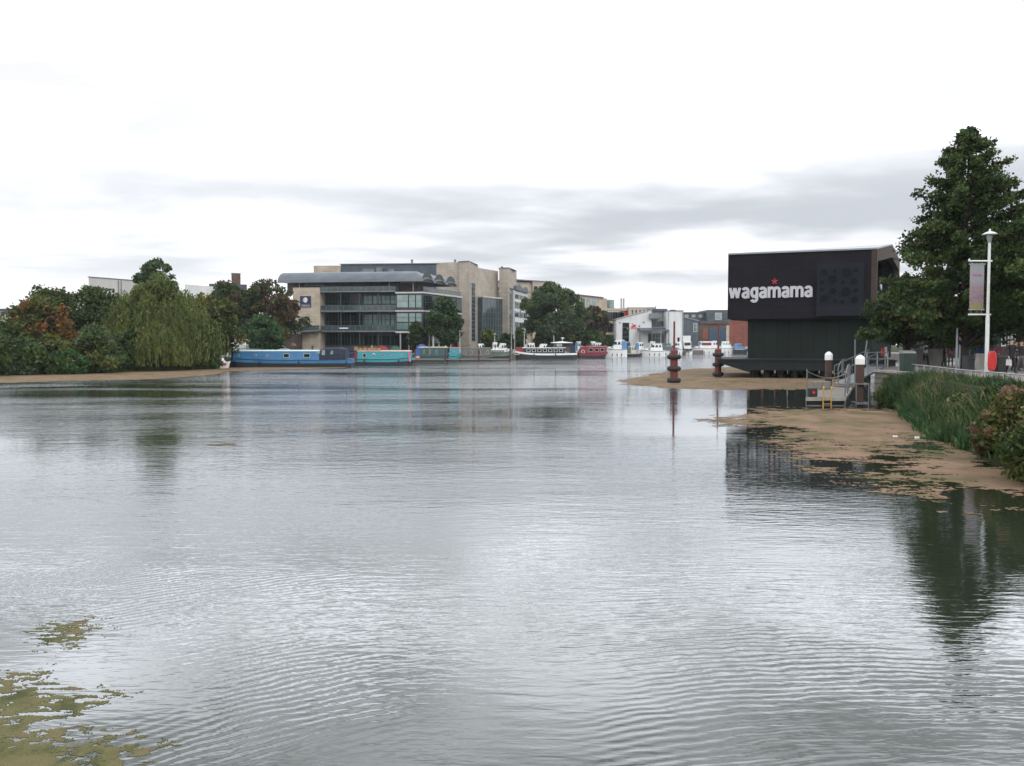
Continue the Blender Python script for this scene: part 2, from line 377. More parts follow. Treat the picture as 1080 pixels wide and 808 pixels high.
# brightness of the deck: white above, white under the deck at the horizon, grey inside it
lum = MT('SUBTRACT', MR(sp.outputs[2], .0, .45, 12.2, 12.8), MT('MULTIPLY', cover, 5.2))
thick = MR(NZ(2.1, 4.0, (2, 7, 0), .5, .6, .4), .36, .63, 2.5, .84)                       # large thick and thin patches of the deck overhead
hi = MT('MULTIPLY', MR(sp.outputs[2], .17, .27, 0, 1), MR(sp.outputs[2], .50, .75, 1, .25))
lum2 = MT('MULTIPLY', lum, MT('ADD', MT('MULTIPLY', thick, hi), MT('SUBTRACT', 1.0, hi)))
cc = N(ns, 'ShaderNodeCombineXYZ')
tint = MT('MULTIPLY_ADD', cover, -.07, 1.0)
ln.new(MT('MULTIPLY', lum2, MT('MULTIPLY', tint, .985)), cc.inputs[0]); ln.new(MT('MULTIPLY', lum2, MT('MULTIPLY_ADD', cover, -.025, .992)), cc.inputs[1]); ln.new(MT('MULTIPLY', lum2, MT('MULTIPLY_ADD', cover, .02, 1.02)), cc.inputs[2])
mx = N(ns, 'ShaderNodeMix'); mx.data_type = 'RGBA'; mx.inputs['Factor'].default_value = .94
ln.new(sky.outputs[0], mx.inputs['A']); ln.new(cc.outputs[0], mx.inputs['B']); ln.new(mx.outputs['Result'], bg.inputs[0])

sd = bpy.data.lights.new('sun', 'SUN'); sd.energy = .9; sd.angle = math.radians(18); sd.color = (1, .96, .9)
so = bpy.data.objects.new('sun', sd); COL.objects.link(so)
sv = Vector((math.sin(SUN_AZ) * math.cos(SUN_EL), math.cos(SUN_AZ) * math.cos(SUN_EL), math.sin(SUN_EL)))
so.rotation_euler = sv.to_track_quat('Z', 'Y').to_euler(); so.location = (60, -80, 90)
vs_ = SC.view_settings; vs_.view_transform = 'Standard'; vs_.look = 'None'; vs_.gamma = 1; vs_.exposure = 0; vs_.use_curve_mapping = False
SC.render.engine = 'CYCLES'; SC.cycles.max_bounces = 6; SC.cycles.diffuse_bounces = 3; SC.cycles.glossy_bounces = 3
SC.cycles.transparent_max_bounces = 6; SC.cycles.volume_bounces = 0
SC.cycles.use_denoising = True; SC.cycles.sample_clamp_indirect = 6

# ------------------------------------------------------------------ ground (one sheet with the basin cut into it) and water
SHORE = [  # x, y, offset of the top of the bank, height of the top
    (-50.5, 84, 1.0, .6), (-44.5, 92.5, 1.0, .6), (-41, 99, 1.0, .6), (-37.5, 106, 1.0, .7), (-38.5, 112, 1.0, 1.0), (-43, 124, .05, 1.3), (-40.5, 140, .05, 1.3), (-38, 158, .05, 1.3), (-18, 171, .05, 1.3), (-5, 177, .05, 1.3), (9, 192, .05, 1.3), (24, 216, .05, 1.3), (44, 250, .05, 1.3), (66, 290, .05, 1.3), (88, 316, .05, 1.3), (104, 306, .05, 1.3),
    (84, 200, .05, 1.4), (62, 130, .05, 1.5), (50, 100, .05, 1.5), (40, 76, .05, 1.5), (27, 56, .05, 1.5), (21.8, 47, .4, 1.5),
    (18.6, 41, 1.3, 1.5), (14.4, 28.5, 3.3, 1.5), (12.4, 22.5, 4.0, 1.5), (11.5, 17, 4.4, 1.5), (11, 8, 4.0, 1.5), (11, -6, 3, 1.5),
    (-50, -6, 3, 1.2), (-70, 20, 3, 1.0), (-66, 60, 3, .9), (-56, 76, 2.5, .8)]
C0 = Vector((5, 80))
def ring_pts():
    pts = []
    n = len(SHORE)
    for i in range(n):
        a = SHORE[i]; b = SHORE[(i + 1) % n]
        k = max(1, int(math.hypot(b[0] - a[0], b[1] - a[1]) / 3))
        for j in range(k):
            t = j / k; pts.append([a[q] * (1 - t) + b[q] * t for q in range(4)])
    return pts
RP = ring_pts(); nR = len(RP)
gm = MB(); rings = [[], [], [], [], [], []]
for x, y, off, h in RP:
    d = (Vector((x, y)) - C0).normalized(); jit = .35 * (fbm(np.array([x * .4]), np.array([y * .4]), 3, 5)[0] - .5) if off > .2 else 0
    o1 = max(off, .05)
    rings[0].append((x + d.x * jit - d.x * .02, y + d.y * jit - d.y * .02, -1.0))
    rings[1].append((x + d.x * (jit + .0), y + d.y * (jit + .0), .03 if off > .2 else h - .02))
    rings[2].append((x + d.x * o1, y + d.y * o1, h))
    rings[3].append((x + d.x * (o1 + 25), y + d.y * (o1 + 25), h + .05))
    rings[4].append((x + d.x * 350, y + d.y * 350, 1.6))
    rings[5].append((x + d.x * 4000, y + d.y * 4000, 1.8))
gv = [p for r in rings for p in r]; gf = []
for k in range(5):
    for i in range(nR): j = (i + 1) % nR; gf.append((k * nR + i, k * nR + j, (k + 1) * nR + j, (k + 1) * nR + i))
gm.add(gv, gf); go = gm.build('ground', 'earth'); tag(go, kind='structure')
# quay coping where the bank is a wall, and the wall face just in front of the earth
def strip(name, idx, m, fn, label=None, cat=None):
    b = MB()
    for i in range(len(idx) - 1): b.hexa(fn(RP[idx[i]], RP[idx[i + 1]]))
    return b.build(name, m)
def qseg(a, b, o0, o1, z0, z1):
    def p(q, o, z): d = (Vector((q[0], q[1])) - C0).normalized(); return (q[0] + d.x * o, q[1] + d.y * o, z)
    return [p(a, o0, z0), p(b, o0, z0), p(b, o1, z0), p(a, o1, z0), p(a, o0, z1), p(b, o0, z1), p(b, o1, z1), p(a, o1, z1)]
idx = [i for i, q in enumerate(RP) if q[2] < .2]
runs = []; cur = []
for i in idx:
    if cur and i != cur[-1] + 1: runs.append(cur); cur = []
    cur.append(i)
runs.append(cur)
run = max(runs, key=len)
qw = strip('quay_wall', run, 'quaystone', lambda a, b: qseg(a, b, -.35, -.03, -.8, min(a[3], b[3]) - .1)); tag(qw, 'long stone quay wall round the far basin behind the moored boats', 'quay wall')
MBc = MB()
for i in range(len(run) - 1):
    a, b = RP[run[i]], RP[run[i + 1]]; MBc.hexa(qseg(a, b, -.42, .55, a[3] - .097, a[3] + .06))
MBc.build('coping', 'concrete', qw)
pv = MB()
for i in range(len(run) - 1):
    a, b = RP[run[i]], RP[run[i + 1]]
    q = qseg(a, b, .555, 9.0, a[3] + .02, a[3] + .045); pv.hexa(q)
tag(pv.build('quay_pavement', 'paving'), kind='structure')

# water
m, nt, ns, ln = new_mat('water')
out = N(ns, 'ShaderNodeOutputMaterial'); tc = N(ns, 'ShaderNodeTexCoord')
dif = N(ns, 'ShaderNodeBsdfDiffuse'); dif.inputs[0].default_value = (.022, .028, .018, 1)
gl = N(ns, 'ShaderNodeBsdfGlossy', Roughness=.035); gl.inputs[0].default_value = (.90, .93, .97, 1)
fr = N(ns, 'ShaderNodeLayerWeight', Blend=.5); mxs = N(ns, 'ShaderNodeMixShader')
ln.new(MT('POWER', fr.outputs['Facing'], 3.35, clamp=True), mxs.inputs[0]); ln.new(dif.outputs[0], mxs.inputs[1]); ln.new(gl.outputs[0], mxs.inputs[2]); ln.new(mxs.outputs[0], out.inputs[0])
def wn(scale, sx, sy, rot, det, rough=.5, dist=0.0, loc=(0, 0, 0)):
    mp = N(ns, 'ShaderNodeMapping'); mp.inputs['Scale'].default_value = (sx, sy, 1); mp.inputs['Rotation'].default_value = (0, 0, rot); mp.inputs['Location'].default_value = loc
    ln.new(tc.outputs['Object'], mp.inputs[0])
    n = N(ns, 'ShaderNodeTexNoise', Scale=scale, Detail=det, Roughness=rough, Distortion=dist); ln.new(mp.outputs[0], n.inputs['Vector']); return n.outputs[0]
# rings spreading over the near water plus wind ripples with crests roughly across the view
rings_ = N(ns, 'ShaderNodeTexWave', Scale=2.7, Distortion=6.5, Detail=2.5); rings_.wave_type = 'RINGS'; rings_.rings_direction = 'SPHERICAL'
rings_.inputs['Detail Scale'].default_value = .55; rings_.inputs['Detail Roughness'].default_value = .55
mp = N(ns, 'ShaderNodeMapping'); mp.inputs['Location'].default_value = (-3.5, 1.5, 0); ln.new(tc.outputs['Object'], mp.inputs[0]); ln.new(mp.outputs[0], rings_.inputs['Vector'])
w1 = wn(5.4, .42, 1.5, .35, 3.0, .5, .4); w2 = wn(1.3, .5, 1.3, -.25, 3.0, .5, .3); w3 = wn(11.0, .5, 1.4, .1, 2.0)
patch = wn(.05, .6, 1.6, .15, 3.0, .55, .6); pt2 = wn(.13, .35, 1.5, -.1, 3.0, .5, .4, (5, 2, 0))
ringm = wn(.28, 1, 1, 0, 2.0, .5, 0, (3, 3, 0))
h = MT('MULTIPLY', w1, .0115)
h = MT('ADD', h, MT('MULTIPLY', w2, .014)); h = MT('ADD', h, MT('MULTIPLY', w3, .0022))
rm = MR(ringm, .44, .62, 0, .0020)
h2 = MT('MULTIPLY', rings_.outputs['Fac'], rm)
amp = MT('MULTIPLY', MR(patch, .36, .62, .30, 1.15), MR(pt2, .35, .65, .55, 1.2))
spw = N(ns, 'ShaderNodeSeparateXYZ'); ln.new(tc.outputs['Object'], spw.inputs[0])
# the right bank and the restaurant shelter the water in front of them; the open middle is more ruffled
shel = MT('MULTIPLY', MR(spw.outputs[0], 1.5, 7.5, 0, 1), MR(spw.outputs[1], 42, 62, 1, 0))
amp = MT('MULTIPLY', amp, MT('MULTIPLY', MT('MULTIPLY_ADD', shel, -.72, 1.0), MR(spw.outputs[1], 18, 95, .80, 4.8)))
h2 = MT('MULTIPLY', h2, MT('MULTIPLY', MT('MULTIPLY_ADD', shel, -.6, 1.0), MR(spw.outputs[1], 8.5, 13, 1.0, .12)))
hh = MT('ADD', MT('MULTIPLY', h, amp), h2)
bp = N(ns, 'ShaderNodeBump', Strength=1.0, Distance=1.0); ln.new(hh, bp.inputs['Height'])
ln.new(bp.outputs[0], gl.inputs['Normal']); ln.new(bp.outputs[0], fr.inputs['Normal'])
M['water'] = m
wm = MB(); wm.add([(-90, -12, 0), (130, -12, 0), (130, 340, 0), (-90, 340, 0)], [(0, 1, 2, 3)])
wo_ = wm.build('water', 'water', world=False); tag(wo_, kind='structure')

# ------------------------------------------------------------------ floating weed
def sdist(px, py, poly):
    d = np.full(px.shape, 1e9); ins = np.zeros(px.shape, bool); n = len(poly)
    for i in range(n):
        x0, y0 = poly[i]; x1, y1 = poly[(i + 1) % n]
        ex, ey = x1 - x0, y1 - y0; L = ex * ex + ey * ey + 1e-12
        t = np.clip(((px - x0) * ex + (py - y0) * ey) / L, 0, 1)
        d = np.minimum(d, np.hypot(px - x0 - t * ex, py - y0 - t * ey))
        c = ((y0 > py) != (y1 > py)); xx = x0 + (py - y0) * ex / (ey if abs(ey) > 1e-9 else 1e-9)
        ins ^= (c & (px < xx))
    return np.where(ins, d, -d)
m, nt, ns, ln = new_mat('floating_weed')
out = N(ns, 'ShaderNodeOutputMaterial'); b = N(ns, 'ShaderNodeBsdfPrincipled', Roughness=.8); b.inputs['Specular IOR Level'].default_value = .06; ln.new(b.outputs[0], out.inputs[0])
tc = N(ns, 'ShaderNodeTexCoord')
a1 = wn(.35, 1, 1, 0, 4.0, .6, .5); a2 = wn(14, 1, 1, 0, 3.0, .7)
a3 = wn(1.3, 1, .6, .3, 4.0, .6, .6, (4, 4, 0)); s_ = MT('MULTIPLY_ADD', a2, .30, MT('MULTIPLY_ADD', a3, .55, MT('MULTIPLY', a1, .6))); rp = N(ns, 'ShaderNodeValToRGB'); ln.new(s_, rp.inputs[0])
e = rp.color_ramp.elements; e[0].position = .60; e[0].color = (.085, .085, .034, 1); e[1].position = .88; e[1].color = (.235, .155, .108, 1)
k_ = e.new(.72); k_.color = (.165, .118, .074, 1)
ln.new(rp.outputs[0], b.inputs['Base Color'])
bp = N(ns, 'ShaderNodeBump', Strength=.5, Distance=.02); ln.new(a2, bp.inputs['Height']); ln.new(bp.outputs[0], b.inputs['Normal'])
M['weed'] = m
m2 = m.copy(); m2.name = 'floating_weed_olive'
for nd in m2.node_tree.nodes:
    if nd.type == 'VALTORGB':
        nd.color_ramp.elements[0].color = (.080, .088, .040, 1); nd.color_ramp.elements[1].color = (.142, .140, .064, 1); nd.color_ramp.elements[2].color = (.19, .155, .085, 1)
q_n = [nd for nd in m2.node_tree.nodes if nd.type == 'TEX_NOISE']
for nd in q_n: nd.inputs['Scale'].default_value *= (5.5 if nd.inputs['Scale'].default_value < 1 else 3.2)
for nd in m2.node_tree.nodes:
    if nd.type == 'BUMP': nd.inputs['Strength'].default_value = 1.0; nd.inputs['Distance'].default_value = .03
M['weed2'] = m2
def weed(label, polys, x0, x1, y0, y1, cx, cy, amp, nsx, nsy, seed, m='weed', holes=(), fine=.5, z=.004, ff=7, speck=.25):
    nx = int((x1 - x0) / cx); ny = int((y1 - y0) / cy)
    gx = x0 + (np.arange(nx) + .5) * cx; gy = y0 + (np.arange(ny) + .5) * cy
    X, Y = np.meshgrid(gx, gy)
    P = []
    for p in polys:
        pl = [(G(a, b_).x, G(a, b_).y) for a, b_ in p]
        # metric with depth squeezed, so the noise eats the outline evenly
        P.append(sdist(X, Y * .5, [(a, b_ * .5) for a, b_ in pl]))
    sd_ = np.maximum.reduce(P)
    for hpoly, hr in holes:
        pl = [(G(a, b_).x, G(a, b_).y * .5) for a, b_ in hpoly]
        hd = sdist(X, Y * .5, pl); sd_ = np.minimum(sd_, -hd + hr * 0)
    n_ = fbm(X * nsx, Y * nsy, 5, seed) - .5 + fine * (fbm(X * nsx * ff, Y * nsy * ff, 3, seed + 9) - .5)
    keep = sd_ + amp * 2 * n_ + speck * amp * RNG.uniform(-1, 1, X.shape) > 0
    vi = -np.ones((ny + 1, nx + 1), int)
    cj, ci = np.nonzero(keep)
    used = np.zeros((ny + 1, nx + 1), bool)
    for a, b_ in ((0, 0), (0, 1), (1, 0), (1, 1)): used[cj + a, ci + b_] = True
    uj, ui = np.nonzero(used); vi[uj, ui] = np.arange(len(uj))
    jx = RNG.uniform(-.35, .35, len(uj)) * cx; jy = RNG.uniform(-.35, .35, len(uj)) * cy
    v = np.stack([x0 + ui * cx + jx, y0 + uj * cy + jy, z + RNG.uniform(0, .003 if cx > .03 else .0012, len(uj))], 1)
    f = np.stack([vi[cj, ci], vi[cj, ci + 1], vi[cj + 1, ci + 1], vi[cj + 1, ci]], 1)
    o = quick('duckweed', v, f, [m]); tag(o, label, 'duckweed', kind='stuff'); return o
weed('tan duckweed carpet on the water in front of the reeds and stone bank',
     [[(800, 432), (860, 431), (905, 432), (965, 434), (1000, 452), (1030, 480), (1080, 500), (1300, 560), (1240, 570), (1130, 545), (1080, 525), (1010, 512), (950, 507), (900, 497), (850, 500), (800, 486), (830, 470), (805, 458), (800, 450)],
      [(745, 443), (800, 437), (830, 440), (810, 447), (770, 448)], [(1015, 548), (1060, 544), (1110, 555), (1060, 560)], [(930, 519), (985, 514), (1000, 520), (950, 523)]],
     7, 24, 15, 45, .05, .06, 1.15, .42, .75, 3, fine=1.1,
     holes=[([(785, 449), (835, 452), (828, 461), (800, 464), (780, 462)], 0), ([(785, 470), (832, 474), (815, 490), (790, 494)], 0), ([(858, 486), (925, 489), (950, 480), (935, 497), (900, 500)], 0), ([(895, 474), (990, 477), (985, 482), (930, 480)], 0), ([(975, 462), (990, 462), (975, 475), (965, 475)], 0)])
weed('tan duckweed raft round the piles below the black building',
     [[(655, 401), (690, 394), (735, 389), (800, 385), (905, 388), (905, 411), (850, 411), (770, 411), (700, 409), (660, 406)]], 8, 44, 46, 128, .12, .2, .9, .3, .22, 13, fine=.9)
weed('long tan duckweed strip at the foot of the left bank bushes',
     [[(-60, 404), (0, 395.8), (110, 392.0), (170, 390.6), (232, 388.0), (300, 386.8), (372, 386.2), (360, 388.2), (240, 391.6), (230, 395), (150, 400.5), (60, 402), (0, 404), (-60, 408)]], -62, -18, 62, 124, .16, .2, .5, .25, .3, 23, fine=.8)
weed('olive duckweed mat in the nearest corner of the water',
     [[(-60, 760), (0, 752), (45, 762), (75, 772), (100, 790), (150, 797), (130, 812), (110, 860), (-60, 860)], [(-40, 735), (20, 735), (62, 748), (105, 742), (60, 760), (0, 768), (-40, 765)]],
     -6.2, -2.3, 4.8, 8.6, .010, .0125, .20, 1.1, 2.2, 33, 'weed2', fine=1.5, ff=8, speck=.22, z=.0015)
weed('small loose patch of brown duckweed drifting beyond the olive mat',
     [[(50, 662), (90, 656), (110, 664), (75, 672), (55, 670)], [(60, 676), (85, 672), (80, 678)], [(0, 718), (35, 717), (10, 724), (-10, 724)]],
     -7, -3, 6.9, 10.3, .012, .015, .13, 1.4, 3.4, 43, 'weed2', fine=2.2, ff=8, speck=.35, z=.0015)
weed('thin tan duckweed streak on the open water near the willow reflection',
     [[(218, 469), (245, 468.2), (250, 469.5), (225, 470.2)]], -10.8, -7.4, 24, 28, .05, .05, .06, .5, 1.2, 53, 'weed')
# pale litter caught in the weed
for px, py, lab in ((944, 461, 'white scrap of litter in the dark gap in the duckweed'), (967, 462, 'smaller white scrap of litter on the tan duckweed')):
    g = G(px, py); b = MB(); b.hexa([(g.x - .09, g.y - .06, .004), (g.x + .07, g.y - .08, .004), (g.x + .09, g.y + .07, .01), (g.x - .05, g.y + .08, .008), (g.x - .07, g.y - .05, .04), (g.x + .03, g.y - .07, .07), (g.x + .07, g.y + .05, .03), (g.x - .04, g.y + .06, .05)])
    tag(b.build('litter_scrap', 'whitepaint'), lab, 'litter')

# ------------------------------------------------------------------ thin air haze
m, nt, ns, ln = new_mat('haze_air')
out = N(ns, 'ShaderNodeOutputMaterial'); pv_ = N(ns, 'ShaderNodeVolumePrincipled'); pv_.inputs['Density'].default_value = HAZE; pv_.inputs['Color'].default_value = (.90, .95, 1, 1); pv_.inputs['Anisotropy'].default_value = .2
ln.new(pv_.outputs[0], out.inputs['Volume']); M['haze_air'] = m
b = MB(); b.box(-4300, 4300, -4300, 4400, -2.2, 29); hz = b.build('haze', 'haze_air', world=False); tag(hz, 'thin pale haze over the water and the town', 'haze', kind='stuff')
SC.cycles.volume_bounces = 1
# ------------------------------------------------------------------ trees and plants
def rand_dirs(n):
    v = RNG.normal(size=(n, 3)); return v / np.linalg.norm(v, axis=1, keepdims=True)
def leaf_quads(C, size, asp=1.0, up=None, jit=.45):
    """one bent leaf quad round every centre C; up = array of long-axis directions or None"""
    n = len(C); a = rand_dirs(n) if up is None else up
    r = rand_dirs(n); b = np.cross(a, r); b /= np.linalg.norm(b, axis=1, keepdims=True) + 1e-9
    s = size * RNG.uniform(1 - jit, 1 + jit, (n, 1)); L = a * s * asp * .5; Wd = b * s * .5
    nn = np.cross(a, b) * s * .14
    q = RNG.uniform(-.25, .25, (n, 1))
    v = np.stack([C - L, C + Wd + L * q + nn, C + L, C - Wd - L * q + nn], 1).reshape(-1, 3)
    f = np.arange(n * 4).reshape(-1, 4)
    return v, f
def prof(kind, h):
    if kind == 'round': return max(0, 1 - (2 * h - 1) ** 2) ** .5
    if kind == 'egg': return max(0, 1 - abs(2 * h ** .8 - 1) ** 2.2) ** .6
    if kind == 'cone': return (1 - h) ** .85 * min(1, .35 + h * 5)
    if kind == 'dome': return max(0, 1 - h ** 2.2) ** .5 * min(1, .7 + h * 2)
def crown_points(kind, c, R, z0, z1, nclump, nleaf, cr, depth=.6, flat=.75):
    """clumps of leaves round an uneven envelope; returns leaf centres and clump index"""
    H = z1 - z0; cs = []; k = 0
    ph = random.random() * 6
    while len(cs) < nclump and k < nclump * 60:
        k += 1
        h = random.random(); r = prof(kind, h) * R
        if random.random() > (r / R) ** .7 + .08: continue
        q = random.random() * 2 * PI
        wob = 1 + .16 * math.sin(2 * q + ph + 3 * h) + .10 * math.sin(5 * q - ph + 9 * h)
        rr = r * wob * (1 - depth * random.random() ** 1.6)
        rr = max(0, rr - cr * R * .55)
        cs.append((c[0] + rr * math.cos(q), c[1] + rr * math.sin(q), z0 + H * (.04 + .92 * h)))
    cs = np.array(cs); rad = cr * R * RNG.uniform(.55, 1.25, len(cs))
    # the very top gets a small clump
    w = rad ** 2; w /= w.sum(); ci = RNG.choice(len(cs), nleaf, p=w)
    d = rand_dirs(nleaf); rr = RNG.uniform(0, 1, (nleaf, 1)) ** .5
    tail = np.where(RNG.uniform(0, 1, (nleaf, 1)) < .12, 1.35, 1.0)
    P = cs[ci] + d * rr * tail * rad[ci][:, None] * np.array([1, 1, flat])
    return P, ci, cs
def crown_obj(name, P, ci, size, ms, root, weights=None, asp=1.5, jit=.45):
    v, f = leaf_quads(P, size, asp, jit=jit)
    ncl = ci.max() + 1
    cm = RNG.choice(len(ms), ncl, p=weights) if weights is not None else RNG.integers(0, len(ms), ncl)
    mi = cm[ci]; sw = RNG.uniform(0, 1, len(ci)) < .3; mi = np.where(sw, RNG.choice(len(ms), len(ci), p=weights), mi)
    loc = np.array(root.location)
    return quick(name, v - loc, f, ms, mi, root)
def trunk_obj(root, base, top, r, cs=(), nl=6, m='bark'):
    b = MB(); base = Vector(base); top = Vector(top); mid = (base + top) / 2 + Vector((random.uniform(-.2, .2), random.uniform(-.2, .2), 0)) * r * 3
    b.tube([base - Vector((0, 0, .3)), base + (mid - base) * .12, mid, top], [r * 1.5, r, r * .75, r * .3], 9)
    cl = list(cs); random.shuffle(cl)
    for c in cl[:nl]:
        t = random.uniform(.3, .85); p = base.lerp(top, t); c = Vector(c)
        q = p.lerp(c, .5) + Vector((0, 0, .08 * (c - p).length))
        b.tube([p, q, c], [r * .45, r * .28, r * .1], 6)
    return b.build('trunk', m, root, smooth=True)
def ground_z(Y, px=None): return 1.0
def tree(px, Y, ytop, wpx, ybot, kind, ms, label, weights=None, name='tree', cat='tree', group=None, nclump=75, nleaf=13000, leaf=None, cr=.30, gz=1.1, tr=None, depth=.6, flat=.75, limbs=7, asp=1.5):
    x = XA(px, Y); R = wpx / 2 * Y / F; zt = ZA(ytop, Y); zb = max(ZA(ybot, Y), gz - .2)
    root = thing(name, label, cat, (x, Y, gz), 0, group)
    P, ci, cs = crown_points(kind, (x, Y), R, zb, zt, nclump, nleaf, cr, depth, flat)
    P[:, 2] = np.maximum(P[:, 2], gz - .15)
    crown_obj('crown', P, ci, leaf or .0025 * Y, ms, root, weights, asp)
    trunk_obj(root, (x, Y, gz), (x, Y, zb + (zt - zb) * .8), tr or max(.1, R * .05), [tuple(c) for c in cs], limbs)
    return root
def willow(px, Y, ytop, wpx, label, ms, gz=.8, nst=900, seed=1, name='willow_tree', R2=1.0, group=None, fill=4000, ybot=None, leaf=.5):
    x = XA(px, Y); R = wpx / 2 * Y / F; zt = ZA(ytop, Y); H = zt - gz
    root = thing(name, label, 'tree', (x, Y, gz), 0, group)
    Cs = []; U = []; MI = []
    nb_ = 34; bo = []
    for k in range(nb_):   # boughs: each carries its own curtain of strands
        rr = ((k + .5) / nb_) ** .55; q = k * 2.399 + random.random() * .8
        bo.append((q, rr, H * (.27 + .73 * math.sqrt(max(0, 1 - .92 * rr * rr))) * random.uniform(.80, 1.0) * (1.03 if k < 3 else 1), random.uniform(.10, .21) * R, random.randrange(len(ms))))
    for s in range(nst):
        q, rr, tp_, sg, bm_ = bo[s % nb_]
        ga, gb = random.gauss(0, 1), random.gauss(0, 1); d2 = (ga * ga + gb * gb)
        bx, by = R * .9 * rr * math.cos(q) + ga * sg, R * .9 * rr * math.sin(q) + gb * sg
        top = tp_ * (1 - .07 * min(d2, 5)) - random.random() * H * .05
        Ls = min(top - .02, H * random.uniform(.18, .46) * (.55 + .9 * rr) * (1.5 if rr > .8 else 1)); rl = math.hypot(bx, by) + 1e-6
        n = int(Ls / (leaf * .60)) + 2; mi = bm_ if random.random() < .45 else (0 if random.random() < .6 else random.randrange(len(ms)))
        for k in range(n):
            t = k / n; o_ = R * .05 * math.sin(t * 2.8)
            Cs.append((x + bx * (1 + o_ / rl) + random.gauss(0, .09), Y + by * (1 + o_ / rl) + random.gauss(0, .09), gz + max(top - Ls * t, .05)))
            v_ = .75 if k < 2 else .16
            U.append((random.gauss(0, v_), random.gauss(0, v_), -1)); MI.append(mi)
    U = np.array(U); U /= np.linalg.norm(U, axis=1, keepdims=True)
    v, f = leaf_quads(np.array(Cs), leaf * .36, 2.6, U)
    P, ci, cs = crown_points('dome', (x, Y), R * .80, gz + H * .15, gz + H * .90, 60, fill, .24)
    v2, f2 = leaf_quads(P, leaf * .55, 1.8)
    v = np.concatenate([v, v2]); f = np.concatenate([f, f2 + len(Cs) * 4]); MI = np.concatenate([np.array(MI), np.full(len(P), 1)])
    quick('crown', v - np.array((x, Y, gz)), f, ms, MI, root)
    trunk_obj(root, (x, Y, gz), (x, Y, gz + H * .75), R * .07, [tuple(c) for c in cs], 9)
    return root

# left bank, back row to front
tree(60, 118, 306, 76, 366, 'round', ['lf_dark', 'lf_olive', 'lf_mid'], 'rounded olive green tree close behind the orange maple', group='trees on the left bank', name='broadleaf_tree')
tree(38, 106, 312, 76, 378, 'egg', ['lf_olive', 'lf_orange', 'lf_brown', 'lf_mid'], 'maple turning orange at the far left of the bank', [.34, .40, .06, .20], group='trees on the left bank', name='maple_tree', nclump=75)
tree(103, 113, 301, 72, 380, 'round', ['lf_dark', 'lf_mid', 'lf_olive'], 'dark green tree below the tall white building', [.45, .4, .15], group='trees on the left bank', name='broadleaf_tree', nleaf=11000)
tree(10, 104, 346, 70, 396, 'dome', ['lf_dark', 'lf_mid'], 'dark low tree in the gap below the grey building', group='trees on the left bank', name='broadleaf_tree')
tree(132, 110, 318, 64, 394, 'round', ['lf_dark', 'lf_dark', 'lf_olive'], 'dark shaded tree squeezed between willow and shrubs', group='trees on the left bank', name='broadleaf_tree')
tree(167, 118, 274, 46, 318, 'egg', ['lf_blue', 'lf_mid'], 'taller thin grey green tree with bare tips poking above the big willow', group='trees on the left bank', name='broadleaf_tree', nclump=46, nleaf=4200, cr=.24, depth=.4)
willow(171, 106, 285, 108, 'big weeping willow with yellow green hanging branches', ['lf_willow', 'lf_olive', 'lf_mid'], group='trees on the left bank', nst=2400, fill=14000, leaf=.40)
willow(166, 99.5, 336, 68, 'smaller weeping willow trailing to the water in front of the big willow', ['lf_willow', 'lf_olive', 'lf_willow'], gz=.5, nst=1000, seed=3, group='trees on the left bank', fill=3500, leaf=.36)
tree(222, 116, 310, 70, 388, 'round', ['lf_olive', 'lf_dark', 'lf_yellow'], 'olive tree with yellowing tips beside the right edge of the willow', [.55, .38, .07], group='trees on the left bank', name='broadleaf_tree', nleaf=11000)
tree(237, 160, 299, 52, 360, 'round', ['lf_dark', 'lf_brown', 'lf_olive'], 'dark brownish tree below the brick chimney block', [.5, .3, .2], group='trees beyond the blue boat', name='broadleaf_tree')
tree(282, 166, 292, 70, 366, 'egg', ['lf_dark', 'lf_red', 'lf_olive', 'lf_brown'], 'autumn tree with rust red leaves beside the sandstone wall', [.34, .20, .24, .22], group='trees beyond the blue boat', name='maple_tree', nclump=95, nleaf=14000, cr=.24)
tree(276, 158, 335, 44, 370, 'round', ['lf_shrub'], 'dense round green bush behind the blue narrowboat', group='bushes on the quay', name='round_bush', cat='bush', nleaf=7000, nclump=50, depth=.3)
# bushes on the bank edge
tree(-16, 85, 353, 76, 400, 'dome', ['lf_mid', 'lf_dark'], 'dark green bush cut by the left edge of the photo', group='bushes on the left bank', name='bush', cat='bush', gz=.35)
tree(22, 86.5, 360, 66, 400, 'dome', ['lf_blue', 'lf_mid'], 'grey green waterside bush below the orange maple', group='bushes on the left bank', name='bush', cat='bush', gz=.35)
tree(54, 90, 355, 52, 398, 'dome', ['lf_yellow', 'lf_mid', 'lf_olive'], 'yellowing waterside bush between two green ones', [.3, .35, .35], group='bushes on the left bank', name='bush', cat='bush', gz=.35)
tree(72, 88.5, 371, 44, 398, 'dome', ['lf_shrub', 'lf_mid'], 'small bright green bush at the waterline below the yellowing one', group='bushes on the left bank', name='bush', cat='bush', gz=.3)
tree(97, 92.5, 347, 60, 398, 'dome', ['lf_blue', 'lf_mid', 'lf_olive'], 'largest rounded grey green waterside bush left of the willow', group='bushes on the left bank', name='bush', cat='bush', gz=.35, nleaf=11000)
tree(214, 107, 364, 42, 392, 'dome', ['lf_dark', 'lf_shrub', 'lf_mid'], 'low dark bush at the tip of the bank beside the blue boat', group='bushes on the left bank', name='bush', cat='bush', gz=.35, nleaf=5000)
tree(134, 97.5, 350, 54, 396, 'dome', ['lf_dark'], 'very dark bush in the shade left of the small willow', group='bushes on the left bank', name='bush', cat='bush', gz=.35, nleaf=6000)
